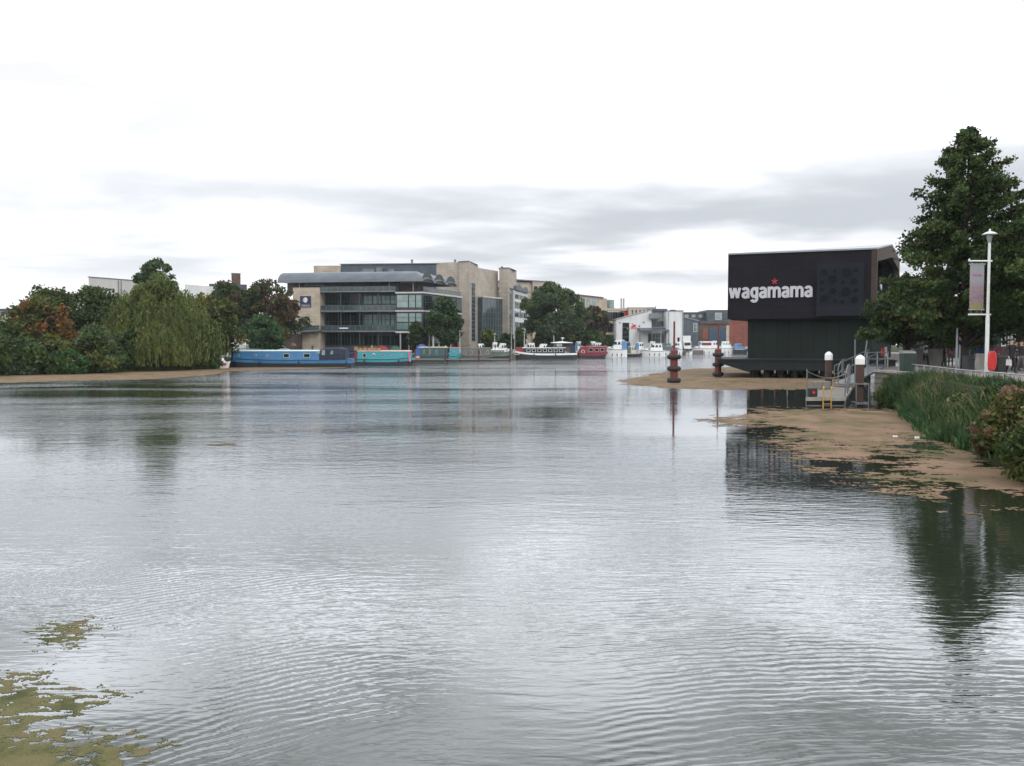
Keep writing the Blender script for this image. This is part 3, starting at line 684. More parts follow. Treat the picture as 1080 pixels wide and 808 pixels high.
tree(196, 105, 348, 54, 392, 'dome', ['lf_dark', 'lf_olive'], 'dark bush filling the foot of the big willow on its right', group='bushes on the left bank', name='bush', cat='bush', gz=.35, nleaf=6000)
# in front of the stone and glass building
tree(468, 178, 313, 37, 366, 'egg', ['lf_dark', 'lf_shrub'], 'dense oval green tree before the stone and glass building', [.6, .4], group='trees on the far quay', name='broadleaf_tree', nleaf=9000, depth=.35, gz=1.3)
tree(439, 178, 339, 19, 366, 'egg', ['lf_dark'], 'small dark tree left of the dense oval tree', group='trees on the far quay', name='broadleaf_tree', nleaf=3500, depth=.3, gz=1.3)
tree(515, 190, 348, 18, 366, 'round', ['lf_yellow', 'lf_mid'], 'small yellow green tree at the foot of the glass curtain wall', [.25, .75], group='trees on the far quay', name='broadleaf_tree', nleaf=2500, depth=.35, gz=1.3)
tree(534, 196, 352, 22, 368, 'dome', ['lf_dark'], 'dark shrub at the foot of the second stone tower', group='shrubs on the far quay', name='shrub', cat='shrub', nleaf=2500, gz=1.3)
tree(548, 198, 345, 16, 368, 'dome', ['lf_dark', 'lf_mid'], 'dark shrub between the second tower and the wide rounded tree', group='shrubs on the far quay', name='shrub', cat='shrub', nleaf=2500, gz=1.3)
tree(582, 203, 297, 66, 374, 'round', ['lf_blue', 'lf_mid', 'lf_olive'], 'wide rounded bluish green tree over the moored barge', [.6, .28, .12], group='trees on the far quay', name='broadleaf_tree', nleaf=30000, nclump=130, cr=.2, gz=1.3, leaf=.42, depth=.45)
tree(627, 236, 324, 30, 360, 'round', ['lf_brown', 'lf_dark', 'lf_olive'], 'brownish tree before the beige terraced building', [.5, .3, .2], group='trees on the far quay', name='broadleaf_tree', nleaf=4500, gz=1.3)
tree(610, 226, 336, 26, 366, 'round', ['lf_blue', 'lf_dark'], 'dark tree joining the wide rounded tree and the brownish tree', group='trees on the far quay', name='broadleaf_tree', nleaf=3500, gz=1.3)
for i, (px, w, yt, lab, ms) in enumerate(((604, 16, 352, 'green shrub behind the maroon narrowboat', ['lf_mid', 'lf_olive']), (618, 18, 350, 'bright green shrub behind the maroon narrowboat roof', ['lf_shrub', 'lf_mid']), (632, 18, 351, 'olive shrub below the brownish tree', ['lf_olive', 'lf_mid']), (644, 12, 355, 'low shrub at the corner of the white waterside building', ['lf_mid']))):
    tree(px, 224 + i * 4, yt, w, 366, 'dome', ms, lab, group='shrubs on the far quay', name='shrub', cat='shrub', nleaf=1800, gz=1.3)
# far backdrop trees seen only in gaps
for i, (px, Y, yt, w, lab) in enumerate(((560, 330, 335, 60, 'far tree behind the wide rounded tree'), (620, 420, 345, 70, 'far tree beyond the beige terraced building'), (-30, 170, 330, 80, 'far tree beyond the low grey building'), (200, 230, 330, 80, 'far tree behind the white walled block'))):
    tree(px, Y, yt, w, 362, 'round', ['lf_dark', 'lf_blue'], lab, group='far trees in gaps', name='broadleaf_tree', nleaf=2500, gz=1.5)

# the tall tree on the right and its neighbours (built level by level: drooping sprays with gaps between them)
def tall_tree(px, Y, ytop, label, R0, zb, ms, weights, nb=150, nleaf=42000, leaf=.15, gz=1.5, lean=0, name='alder_tree'):
    x = XA(px, Y); zt = ZA(ytop, Y); root = thing(name, label, 'tree', (x, Y, gz), 0, 'trees along the right bank path')
    P = []; CI = []; tr = MB(); H = zt - gz
    tr.tube([(x, Y, gz - .3), (x + .05, Y, gz + .5), (x + lean * .4, Y + .1, gz + H * .45), (x + lean, Y, zt - .4)], [.34, .25, .16, .02], 9)
    for b in range(nb):
        t = (b + random.random()) / nb; z = zb + (zt - zb) * t ** 1.08
        q = b * 2.399 + random.random(); k = (z - gz) / H
        R = R0 * ((1 - t) ** .68) * (random.uniform(.45, 1.0) if random.random() < .75 else random.uniform(1.0, 1.15)) * (.72 if t < .06 else 1) * (1 + .14 * math.cos(q - .3) * math.sin(t * 3.1)) + .12
        cx, cy = x + lean * k, Y
        tip = Vector((cx + R * math.cos(q), cy + R * math.sin(q), z + R * random.uniform(-.10, .42)))
        base = Vector((cx, cy, z - R * .15)); mid = base.lerp(tip, .55) + Vector((0, 0, R * .10))
        tr.tube([base, mid, tip], [.06 * (1 - t) + .012, .035 * (1 - t) + .01, .006], 5)
        n = int(nleaf / nb * (.10 + 1.75 * R / R0)); s = RNG.uniform(.25, 1.05, n) ** .8
        A = np.array(base); Bm = np.array(mid); T = np.array(tip)
        c = ((1 - s) ** 2)[:, None] * A + (2 * s * (1 - s))[:, None] * Bm + (s ** 2)[:, None] * T
        # side sprigs: a handful of knots along the limb
        knots = RNG.normal(size=(9, 3)) * np.array([.25, .25, .16]) * (.16 + R * .18); ki = RNG.integers(0, 9, n)
        c = c + knots[ki] + RNG.normal(size=(n, 3)) * .105
        P.append(c); CI.append(b * 9 + ki)
    P = np.concatenate(P); CI = np.concatenate(CI)
    v, f = leaf_quads(P, leaf, 1.3)
    cm = RNG.choice(len(ms), nb * 9, p=weights); quick('crown', v - np.array((x, Y, gz)), f, ms, cm[CI], root)
    tr.build('trunk', 'bark', root, smooth=True)
    return root
tall_tree(1017, 52, 137, 'tallest dark green tree, pointed and open at the top, behind the banner lamp post', 5.6, 3.3, ['lf_dark', 'lf_mid', 'lf_olive'], [.55, .33, .12], nb=250, nleaf=70000)
tall_tree(1075, 55, 219, 'broad dark tree behind the people, cut by the right edge', 5.0, 4.2, ['lf_dark', 'lf_mid'], [.6, .4], nb=150, nleaf=42000, lean=.3)
tall_tree(956, 58, 292, 'lower tree whose branches cover the end of the black building', 3.6, 3.1, ['lf_dark', 'lf_mid', 'lf_olive'], [.5, .35, .15], nb=90, nleaf=24000, gz=1.5)
tall_tree(1130, 46, 150, 'street tree beyond the right edge of the photo', 5.0, 4.4, ['lf_dark', 'lf_mid'], [.6, .4], nb=110, nleaf=30000)

# reeds and waterside plants on the near right bank
def bankline(px):  # distance of the waterline at this pixel column
    xs = [920, 950, 1000, 1040, 1080, 1150]; ys = [424, 431, 462, 487, 497, 540]
    return G(px, float(np.interp(px, xs, ys)))
def blades(pts, hmin, hmax, w, lean=.35):
    V = []; Fc = []
    for p in pts:
        h = random.uniform(hmin, hmax) * (1 - .60 * min(1, max(0, p[2]) / 1.5)) * (.35 + 1.15 * float(vnoise(np.array([p[0] * .8 + 40]), np.array([p[1] * .55]), 91)[0])); q = random.random() * 2 * PI; l = h * random.uniform(.05, lean) * 1.6; s = random.random() * PI
        dx, dy = math.cos(q) * l, math.sin(q) * l; wx, wy = math.cos(s) * w * .5, math.sin(s) * w * .5
        o = len(V)
        for k, (t, ww) in enumerate(((0, 1), (.45, .95), (.8, .6), (1, .08))):
            z = h * (t - .35 * (l / h) * t ** 2.5 * 1.2); x = p[0] + dx * t ** 2; y = p[1] + dy * t ** 2
            V += [(x - wx * ww, y - wy * ww, p[2] + z), (x + wx * ww, y + wy * ww, p[2] + z)]
        for k in range(3): Fc.append((o + 2 * k, o + 2 * k + 1, o + 2 * k + 3, o + 2 * k + 2))
    return np.array(V), np.array(Fc)
def bank_pts(n, y0, y1, f0, f1, jitter=.1, dens=None):
    pts = []
    sh = [(18.6, 41), (14.4, 28.5), (12.4, 22.5), (11.5, 17)]; tp = [(20.4, 41.0), (17.7, 28.2), (16.4, 21.8), (15.8, 16.6)]
    k = 0
    while len(pts) < n and k < n * 30:
        k += 1
        Y = random.uniform(y0, y1); f = random.uniform(f0, f1)
        xs = np.interp(Y, [q[1] for q in sh[::-1]], [q[0] for q in sh[::-1]]); xt = np.interp(Y, [q[1] for q in tp[::-1]], [q[0] for q in tp[::-1]])
        x = xs + (xt - xs) * f + random.gauss(0, jitter)
        d = vnoise(np.array([x * .9]), np.array([Y * .9]), 71)[0]
        if dens and d < dens: continue
        pts.append((x, Y, max(0, 1.5 * min(1, max(0, f))) - .02))
    return pts
v, f = blades(bank_pts(10000, 25, 42.5, -.06, .9, .12, .06), .6, 1.35, .045); o = quick('reeds', v, f, ['lf_reed']); tag(o, 'tall green rushes and sedge growing thick on the near right bank', 'reeds', kind='stuff')
v, f = blades(bank_pts(5000, 24, 36, -.14, .4, .15, .42), .35, .8, .05, .6); o = quick('sedge', v, f, ['lf_shrub']); tag(o, 'low bright green plants along the waterline', 'plants', kind='stuff')
v, f = blades(bank_pts(700, 27, 44, .1, .8, .2, .5), .7, 1.4, .032); o = quick('dry_grass', v, f, ['lf_straw']); tag(o, 'straw coloured dead stems among the rushes', 'grass', kind='stuff')
v, f = blades(bank_pts(32000, 16, 44, .1, 1.15, .25), .25, .6, .04, .6); o = quick('grass', v, f, ['lf_mid']); tag(o, 'short grass on the bank below the rail', 'grass', kind='stuff')
def bank_bush(px, py, w, h, label, ms, weights, leaf=.08, nleaf=14000, name='bush', heads=0, cat='bush', gz=None):
    z = 0.0 if gz is None else gz; g = G(px, py, z); Y = g.y; x = g.x
    root = thing(name, label, cat, (x, Y, z), 0, 'bushes on the near right bank')
    P, ci, cs = crown_points('dome', (x, Y), w / 2, z + .02, z + h, 45, nleaf, .3, .5, .85)
    crown_obj('crown', P, ci, leaf, ms, root, weights, 1.9)
    b = MB()
    for c in cs[:22]: b.tube([(x + (c[0] - x) * .15, Y + (c[1] - Y) * .15, z), ((x + c[0]) / 2, (Y + c[1]) / 2, (z + c[2]) / 2 + .1), tuple(c)], [.02, .014, .005], 5)
    b.build('stem', 'bark', root)
    if heads:
        C = []
        for k in range(heads):
            c = cs[random.randrange(len(cs))]; q = Vector((c[0] - x, c[1] - Y, (c[2] - z) * .9 + .1)).normalized()
            e = Vector(c) + q * random.uniform(.18, .38); e.z = max(e.z, z + .25)
            for j in range(46): C.append((e.x + random.gauss(0, .055), e.y + random.gauss(0, .055), e.z + random.gauss(0, .05)))
        v, f = leaf_quads(np.array(C), .045, 1.1); quick('flower_heads', v - np.array((x, Y, z)), f, ['lf_flower'], None, root)
bank_bush(1080, 488, 2.6, 1.75, 'nearest bush on the bank, covered in dusty pink seed heads', ['lf_olive', 'lf_yellow', 'lf_straw', 'lf_mid', 'lf_brown'], [.42, .14, .12, .2, .12], heads=260, nleaf=26000, leaf=.06)
bank_bush(1128, 510, 2.8, 2.0, 'green bush beyond the right edge of the photo beside the pink one', ['lf_olive', 'lf_mid'], [.5, .5], heads=60)
bank_bush(1028, 458, 1.9, .95, 'low leafy green bush between the rushes and the pink seed heads', ['lf_shrub', 'lf_mid'], [.5, .5], nleaf=9000)
bank_bush(1000, 440, 1.8, 1.1, 'small waterside bush with a few pale pink flower heads', ['lf_mid', 'lf_olive'], [.5, .5], heads=60, nleaf=8000)
bank_bush(1062, 452, 2.4, 1.3, 'green bush behind the pink seed heads', ['lf_mid', 'lf_reed'], [.5, .5], nleaf=10000, gz=.3)
bank_bush(988, 449, 1.2, .55, 'low bright green clump at the edge of the duckweed', ['lf_shrub'], None, nleaf=5000)
bank_bush(938, 425, 1.3, 1.5, 'pale straggly bush at the foot of the stone wall by the pontoon', ['lf_straw', 'lf_olive', 'lf_mid'], [.25, .4, .35], nleaf=6000)
bank_bush(951, 430, 1.6, .9, 'dark bush at the waterline between stone wall and rushes', ['lf_dark', 'lf_shrub'], [.5, .5], nleaf=7000)

bank_bush(1012, 428, 2.0, .8, 'dark strappy shrub in the middle of the rushes', ['lf_dark', 'lf_reed'], [.5, .5], nleaf=9000, gz=.55)
bank_bush(982, 412, 1.8, .6, 'dark green shrub below the rail behind the waterside rushes', ['lf_dark', 'lf_mid'], [.6, .4], nleaf=8000, gz=.7)
bank_bush(1050, 432, 1.6, .6, 'low shrub below the rail under the banner lamp post', ['lf_dark', 'lf_olive'], [.6, .4], nleaf=8000, gz=.9)

for px, py, w_, h_, gz_, ms_, lab in ((962, 428, 1.8, 1.0, .15, ['lf_dark', 'lf_mid'], 'rounded dark green shrub at the left end of the rushes'), (975, 437, 1.5, .8, .1, ['lf_mid', 'lf_olive'], 'rounded mid green shrub at the edge of the duckweed'),
    (1003, 412, 1.8, .5, 1.0, ['lf_olive', 'lf_dark'], 'olive shrub just below the rail near the slim posts'), (1034, 419, 1.6, .5, 1.0, ['lf_mid', 'lf_yellow'], 'yellow flecked shrub just below the rail left of the banner lamp post'),
    (1018, 443, 1.7, .9, .3, ['lf_mid', 'lf_straw'], 'shrub with straw coloured tips behind the low leafy green bush'), (1066, 425, 1.5, .5, 1.0, ['lf_dark', 'lf_yellow'], 'dark shrub with yellow leaves just below the rail near the people')):
    bank_bush(px, py, w_, h_, lab, ms_, [.7, .3], nleaf=7000, gz=gz_)
# ------------------------------------------------------------------ buildings
GZ = 1.3
def bwin(fc, root, x0, y0, x1, y1, nx=1, ny=1, frame='greymetal', pane='glass', d=-.06, fr=.10, label=None, box=None, mull=.07):
    """a framed window as a part with its glass as a sub-part; pixel rectangle on the facade"""
    t0, t1, z0, z1 = box or fc.rect(x0, y0, x1, y1)
    b = MB()
    b.fbox(fc, t0, t1, d, d + .10, z0, z0 + fr); b.fbox(fc, t0, t1, d, d + .10, z1 - fr, z1)
    b.fbox(fc, t0, t0 + fr, d, d + .10, z0 + fr, z1 - fr); b.fbox(fc, t1 - fr, t1, d, d + .10, z0 + fr, z1 - fr)
    for i in range(1, nx): tt = t0 + (t1 - t0) * i / nx; b.fbox(fc, tt - mull / 2, tt + mull / 2, d, d + .09, z0 + fr, z1 - fr)
    for i in range(1, ny): zz_ = z0 + (z1 - z0) * i / ny; b.fbox(fc, t0 + fr, t1 - fr, d + .01, d + .08, zz_ - mull / 2, zz_ + mull / 2)
    o = b.build('window', frame, root)
    g = MB(); g.fbox(fc, t0 + fr * .6, t1 - fr * .6, d + .03, d + .055, z0 + fr * .6, z1 - fr * .6); g.build('pane', pane, o)
    return o
def rail_part(fc, root, x0, x1, yt, yb, d, glass='railglass', name='balcony_rail', posts=1.2):
    t0, t1, z0, z1 = fc.rect(x0, yt, x1, yb)
    b = MB(); b.fbox(fc, t0, t1, d - .03, d + .03, z1 - .05, z1)
    n = max(2, int((t1 - t0) / posts))
    for i in range(n + 1): tt = t0 + (t1 - t0) * i / n; b.fbox(fc, tt - .03, tt + .03, d - .025, d + .025, z0, z1 - .05)
    o = b.build(name, 'greymetal', root); g = MB(); g.fbox(fc, t0 + .05, t1 - .05, d - .01, d + .01, z0 + .05, z1 - .09); g.build('glass_panel', glass, o); return o

# ---- stone and glass waterfront building
KD = 1.3
FA = Facade(313, 143 * KD, 448, 140 * KD)
A = thing('waterfront_building', 'four storey sandstone and glass building with curved metal roofs and two tall stone towers', 'building', (FA.A.x, FA.A.y, GZ))
t0, t1, z0, z1 = FA.rect(313, 304, 341, 366)
b = MB(); b.fbox(FA, t0, t1, -1.6, 12, GZ - .3, z1); b.build('stone_wing', 'stone', A)
# sign on the wing
tS0, tS1, zS0, zS1 = FA.rect(320.7, 312.8, 331.8, 324.4)
sg = MB(); sg.fbox(FA, tS0, tS1, -1.75, -1.60, zS0, zS1); sg = sg.build('sign', 'navysign', A)
e_ = MB(); cx_, cz_ = (tS0 + tS1) / 2, zS0 + (zS1 - zS0) * .60; hs = (zS1 - zS0)
# emblem: a helmeted head in profile over two lines of lettering
e_.fpoly(FA, [(cx_ + a * hs, cz_ + b_ * hs) for a, b_ in [(-.05, -.20), (.10, -.20), (.09, -.10), (.17, -.08), (.16, -.02), (.21, .0), (.17, .07), (.20, .13), (.14, .22), (.02, .27), (-.12, .24), (-.22, .14), (-.23, 0), (-.17, -.12), (-.08, -.14)]], -1.78, -1.753)
e_.build('emblem', 'signwhite', sg)
e2 = MB(); e2.fbox(FA, cx_ - .16 * hs, cx_ - .11 * hs, -1.80, -1.783, cz_ - .02 * hs, cz_ + .16 * hs); e2.build('emblem_detail', 'navysign', sg)
def text_obj(txt, fc, t, z, width, height, d, m, parent, name='lettering', thick=.03, off=0.0, sx=None):
    cu_ = bpy.data.curves.new(name, 'FONT'); cu_.body = txt; cu_.extrude = thick; cu_.offset = off; cu_.resolution_u = 6
    o = bpy.data.objects.new('tmp_text', cu_); COL.objects.link(o); bpy.context.view_layer.update()
    me = bpy.data.meshes.new_from_object(o.evaluated_get(bpy.context.evaluated_depsgraph_get()))
    bpy.data.objects.remove(o)
    co = np.empty(len(me.vertices) * 3); me.vertices.foreach_get('co', co); co = co.reshape(-1, 3)
    # height is that of the letter x / given reference taken from full extent
    x0, x1, y0, y1 = co[:, 0].min(), co[:, 0].max(), co[:, 1].min(), co[:, 1].max()
    kx = width / (x1 - x0); ky = height / (y1 - y0)
    out_ = np.empty_like(co)
    for i, (a, b_, c) in enumerate(co):
        p = fc.P(t + (a - x0) * kx, d - c, z + (b_ - y0) * ky); out_[i] = p
    pl = Vector((0, 0, 0)); p = parent
    while p is not None: pl = pl + Vector(p.location); p = p.parent
    out_ -= np.array(pl); me.vertices.foreach_set('co', out_.ravel()); me.materials.clear(); me.materials.append(M[m])
    o = bpy.data.objects.new(name, me); COL.objects.link(o); o.parent = parent; return o
text_obj('UNIVERSITY OF', FA, cx_ - .40 * hs, zS0 + .155 * hs, .80 * hs, .065 * hs, -1.753, 'signwhite', sg, thick=.01)
text_obj('LINCOLN', FA, cx_ - .40 * hs, zS0 + .045 * hs, .80 * hs, .095 * hs, -1.753, 'signwhite', sg, thick=.01)
# main glazed body
ta, tb, zlo, zhi = FA.rect(341, 296, 420, 366)
b = MB(); b.fbox(FA, ta + .01, tb - .01, 1.5, 12, GZ - .3, zhi); b.build('wall', 'darkclad', A)
def row(y0, y1, px0, px1, n, d, pane, nx, ny):
    for i in range(n):
        a = px0 + (px1 - px0) * i / n; c = px0 + (px1 - px0) * (i + 1) / n
        bwin(FA, A, a + .15, y0, c - .15, y1, nx, ny, 'darkmetal', pane, d)
for (y0, y1) in ((308.5, 327), (329.5, 348), (350.5, 364.5)):
    row(y0, y1, 342, 381, 3, 1.38, 'glass', 4, 2)
for (y0, y1) in ((311, 320.5), (331, 343)):
    row(y0, y1, 382, 419.5, 4, 1.38, 'glassgreen', 2, 2)
row(320.8, 327.5, 382, 419.5, 4, 1.38, 'railglass', 2, 1); row(343.3, 348.5, 382, 419.5, 4, 1.38, 'railglass', 2, 1)
row(353.5, 364.5, 382, 419.5, 4, 1.38, 'glass', 2, 1)
# decks and their rails
for y, px1 in ((308.2, 419.5), (328.6, 419.5), (349.6, 419.5)):
    q0, q1, zz0, _ = FA.rect(341.2, y, px1, y)
    b = MB(); b.fbox(FA, q0, q1, -1.5, 1.45, zz0 - .14, zz0 + .14); b.build('balcony_deck', 'greymetal', A)
rail_part(FA, A, 341.5, 419.5, 303.0, 307.3, -1.4); rail_part(FA, A, 341.5, 419.5, 322.5, 327.7, -1.4); rail_part(FA, A, 341.5, 419.5, 343.5, 348.8, -1.4)
for px in (362, 381.5, 401):
    t_ = FA.t(px); b = MB(); b.fbox(FA, t_ - .12, t_ + .12, -1.2, -.96, GZ, FA.z(px, 309)); b.build('column', 'darkmetal', A)
t_ = FA.t(365.3); b = MB(); q = FA.rect(360, 345.2, 371, 347.6); b.fbox(FA, q[0], q[1], -1.53, -1.45, q[2], q[3]); bn = b.build('banner', 'navysign', A)
b = MB(); b.fbox(FA, q[0] + .2, q[1] - .2, -1.55, -1.533, q[2] + .1, q[3] - .1); b.build('banner_print', 'signwhite', bn)
# right bay, nearer
tc0, tc1, zc0, zc1 = FA.rect(420, 308, 448, 366)
RF = Facade(448, 140 * KD - 1.2, 487, 153 * KD)
plan = [FA.P(tc0, -1.3, 0), FA.P(tc1, -1.3, 0), RF.P(RF.L, 0, 0), FA.P(tc1 - 2, 14, 0), FA.P(tc0, 14, 0)]
zfl = FA.z(448, 349.5)
b = MB(); b.prism([(p.x, p.y) for p in plan], zfl, FA.z(448, 309)); b.build('upper_bay', 'darkclad', A)
pl2 = [FA.P(tc0, .2, 0), FA.P(tc1 - .6, .2, 0), RF.P(RF.L - .3, .9, 0), FA.P(tc1 - 2, 14, 0), FA.P(tc0, 14, 0)]
b = MB(); b.prism([(p.x, p.y) for p in pl2], GZ - .3, zfl - .002); b.build('ground_floor', 'glass', A)
plr = [FA.P(tc0 - .1, -1.6, 0), FA.P(tc1 + .25, -1.6, 0), RF.P(RF.L, -.3, 0), RF.P(RF.L, .6, 0), FA.P(tc1 - .6, -.9, 0), FA.P(tc0 - .1, -.9, 0)]
for yy, hh_ in ((309, .32), (328.2, .26), (350.4, .34)):
    zq = FA.z(446, yy); b = MB(); b.prism([(p.x, p.y) for p in plr], zq - hh_ / 2, zq + hh_ / 2); b.build('floor_band', 'paleclad', A)
for (y0, y1) in ((311, 325), (330.2, 340)):
    for a, c in ((420.5, 433), (433.2, 440.3), (440.5, 447)): bwin(FA, A, a, y0, c, y1, 1 if c - a < 8 else 1, 2, 'darkmetal', 'glasspale', -1.40, .10)
for a, c in ((420.5, 433), (433.2, 440.3), (440.5, 447)): bwin(FA, A, a, 340.3, c, 348, 1, 1, 'darkmetal', 'glassgreen', -1.40, .10)
for k in range(6):
    for zr in ((311, 326.5), (330.5, 348)):
        ta_, tb_ = RF.L * (k + .08) / 6, RF.L * (k + .92) / 6
        bwin(RF, A, 0, 0, 0, 0, 2, 2, 'darkmetal', 'glass', -.08, .08, box=(ta_, tb_, ZA(zr[1], 139 * KD), ZA(zr[0], 139 * KD)))
for px in (424, 433, 441):
    t_ = FA.t(px); b = MB(); b.tube([FA.P(t_, -1.1, GZ), FA.P(t_, -1.1, zfl - .2)], .14, 10); b.build('column', 'paleclad', A)
for k in (0.35, .7):
    p = RF.P(RF.L * k, .15, 0); b = MB(); b.tube([(p.x, p.y, GZ), (p.x, p.y, zfl - .2)], .14, 10); b.build('column', 'paleclad', A)
# terrace rail on the bay
zr0 = FA.z(446, 308)
b = MB()
for k in range(14): p = RF.P(RF.L * k / 13, .25, 0); b.tube([(p.x, p.y, zr0), (p.x, p.y, zr0 + 1.1)], .03, 5)
pa, pb = RF.P(0, .25, 0), RF.P(RF.L, .25, 0); b.tube([(pa.x, pa.y, zr0 + 1.1), (pb.x, pb.y, zr0 + 1.1)], .035, 6)
b.build('terrace_rail', 'greymetal', A)
g_ = MB(); g_.fbox(RF, .1, RF.L - .1, .24, .26, zr0 + .1, zr0 + 1.0); g_.build('terrace_glass', 'railglass', A)
# set-back top storey under the roof
q = FA.rect(300, 296.5, 444, 306)
b = MB(); b.fbox(FA, q[0], q[1] - 1.2, 2.2, 13, FA.z(400, 309), FA.z(400, 295.5)); b.build('top_storey', 'brownclad', A)
for a, c in ((382, 388), (388.2, 394), (394.2, 402), (402.2, 413), (413.2, 432)): bwin(FA, A, a, 295.8, c, 298.3 if a > 385 else 301.5, 1, 1, 'darkmetal', 'glasspale', 2.08, .05)
bwin(FA, A, 352, 297, 381, 303, 6, 1, 'darkmetal', 'glass', 2.08, .08)
bwin(FA, A, 318, 297.5, 351, 301.8, 6, 1, 'darkmetal', 'glassgreen', 2.08, .08)
for px in (318, 412, 437):
    t_ = FA.t(px); b = MB(); b.tube([FA.P(t_, -.6, FA.z(px, 308)), FA.P(t_, -.6, FA.z(px, 296))], .08, 8); b.build('roof_post', 'galv', A)
# barrel roofs: three parallel vaults, ends showing on the right
tl = FA.t(297)
ns_ = 3
for i in range(ns_):
    s0, s1 = RF.L * (i / ns_ * .93 - .04), RF.L * ((i + 1) / ns_ * .93 - .06)
    pa, pb = RF.P(s0, 0, 0), RF.P(s1, 0, 0)
    zb_ = ZA(297.4, 140 * KD); ht = 2.35
    secs = []
    u3 = Vector((FA.u.x, FA.u.y, 0))
    Lr = (FA.t(448) - tl) if i < 3 else 20
    for tt in np.linspace(0, Lr, 14):
        sec = []
        endk = 1.0 if tt > 3 else (.35 + .65 * math.sin(tt / 3 * PI / 2))
        for k in range(13):
            q_ = PI * k / 12; c = (1 - math.cos(q_)) / 2
            p = pa.lerp(pb, c) - u3 * tt + Vector((0, 0, zb_ + math.sin(q_) * ht * endk)); sec.append(p)
        for k in range(12, -1, -1):
            q_ = PI * k / 12; c = (1 - math.cos(q_)) / 2 * .92 + .04
            p = pa.lerp(pb, c) - u3 * tt + Vector((0, 0, zb_ - .02 + math.sin(q_) * (ht * endk - .18))); sec.append(p)
        secs.append(sec)
    b = MB(); b.loft(secs); rf = b.build('vault_roof', 'vaultzinc', A, smooth=False)
    # recessed dark end under the arch
    e1 = []
    for k in range(13):
        q_ = PI * k / 12; c = (1 - math.cos(q_)) / 2 * .9 + .05; e1.append(pa.lerp(pb, c) - u3 * .22 + Vector((0, 0, zb_ + math.sin(q_) * (ht - .2))))
    b = MB(); n_ = len(e1); b.add(e1 + [p - u3 * .1 for p in e1], [tuple(range(n_)), tuple(range(2 * n_ - 1, n_ - 1, -1))] + [(k, n_ + k, n_ + (k + 1) % n_, (k + 1) % n_) for k in range(n_)])
    b.build('vault_end', 'darkmetal', A)
b = MB(); b.fbox(FA, tl + .3, FA.t(444), 1.2, 1.6, FA.z(400, 297.2), FA.z(400, 296.2)); b.build('eave_beam', 'greymetal', A)
# roof plant between the vaults
for k, (a, c, y0, y1) in enumerate(((364, 386, 284.5, 288.5), (370, 380, 283, 287))):
    q = FA.rect(a, y0, c, y1); b = MB()
    n = 7
    for i in range(n + 1): tt = q[0] + (q[1] - q[0]) * i / n; b.fbox(FA, tt - .05, tt + .05, 6.5 + k, 6.6 + k, q[2] - .4, q[3])
    for i in range(3): zq = q[2] + (q[3] - q[2]) * i / 2; b.fbox(FA, q[0], q[1], 6.62 + k, 6.7 + k, zq - .04, zq + .04)
    b.build('roof_screen', 'greymetal', A)
# outside stair on the stone wing
b = MB(); x0s, x1s = 303, 333
P0 = FA.P(FA.t(300), -3.1, GZ + .1); P1 = FA.P(FA.t(325), -3.1, FA.z(325, 350.4)); P2 = FA.P(FA.t(342.5), -3.1, FA.z(342, 349.6))
def slab(P, Q, w, th):
    n3 = Vector((FA.n.x, FA.n.y, 0)); z = Vector((0, 0, th)); b.hexa([P, Q, Q + n3 * w, P + n3 * w, P + z, Q + z, Q + n3 * w + z, P + n3 * w + z])
slab(P0, P1, 1.4, .3); slab(P1, P2, 1.4, .3)
st = b.build('stair', 'greymetal', A)
b = MB()
for off in (0, 1.4):
    n3 = Vector((FA.n.x, FA.n.y, 0)) * off
    for z in (1.25, .75): b.tube([P0 + n3 + Vector((0, 0, z)), P1 + n3 + Vector((0, 0, z)), P2 + n3 + Vector((0, 0, z))], .04, 6)
    for k in range(12): p = P0.lerp(P1, k / 11) + n3; b.tube([p + Vector((0, 0, .25)), p + Vector((0, 0, 1.25))], .03, 5)
b.build('handrail', 'greymetal', st)
b = MB()
n3 = Vector((FA.n.x, FA.n.y, 0))
for P, Q in ((P0, P1), (P1, P2)): b.hexa([P + Vector((0, 0, .32)) - n3 * .02, Q + Vector((0, 0, .32)) - n3 * .02, Q + Vector((0, 0, .32)) + n3 * .01, P + Vector((0, 0, .32)) + n3 * .01, P + Vector((0, 0, 1.2)) - n3 * .02, Q + Vector((0, 0, 1.2)) - n3 * .02, Q + Vector((0, 0, 1.2)) + n3 * .01, P + Vector((0, 0, 1.2)) + n3 * .01])
b.build('stair_panel', 'railglass', st)
# upper block behind
FU = Facade(332, 162 * KD, 462, 160 * KD)
q = FU.rect(332, 279.6, 462, 300)
b = MB(); b.fbox(FU, q[0], FU.t(360), 0, 16, 8, FU.z(345, 280.2)); b.build('upper_wall', 'stone', A)
b = MB(); b.fbox(FU, FU.t(360) + .01, q[1], .4, 16, 8, FU.z(400, 278.6)); b.build('plant_screen', 'slate', A)
b = MB(); b.fbox(FU, FU.t(359), q[1], .1, .38, FU.z(400, 278.7), FU.z(400, 277.8)); b.build('parapet', 'greymetal', A)
for a, c, y0, y1 in ((385, 397, 284.2, 286.2), (399, 405, 282.8, 286.2), (412, 418, 284.2, 286)):
    q = FU.rect(a, y0, c, y1); b = MB(); b.fbox(FU, q[0], q[1], -1.5, -.8, q[2] - .8, q[3]); b.build('roof_unit', 'greymetal', A)
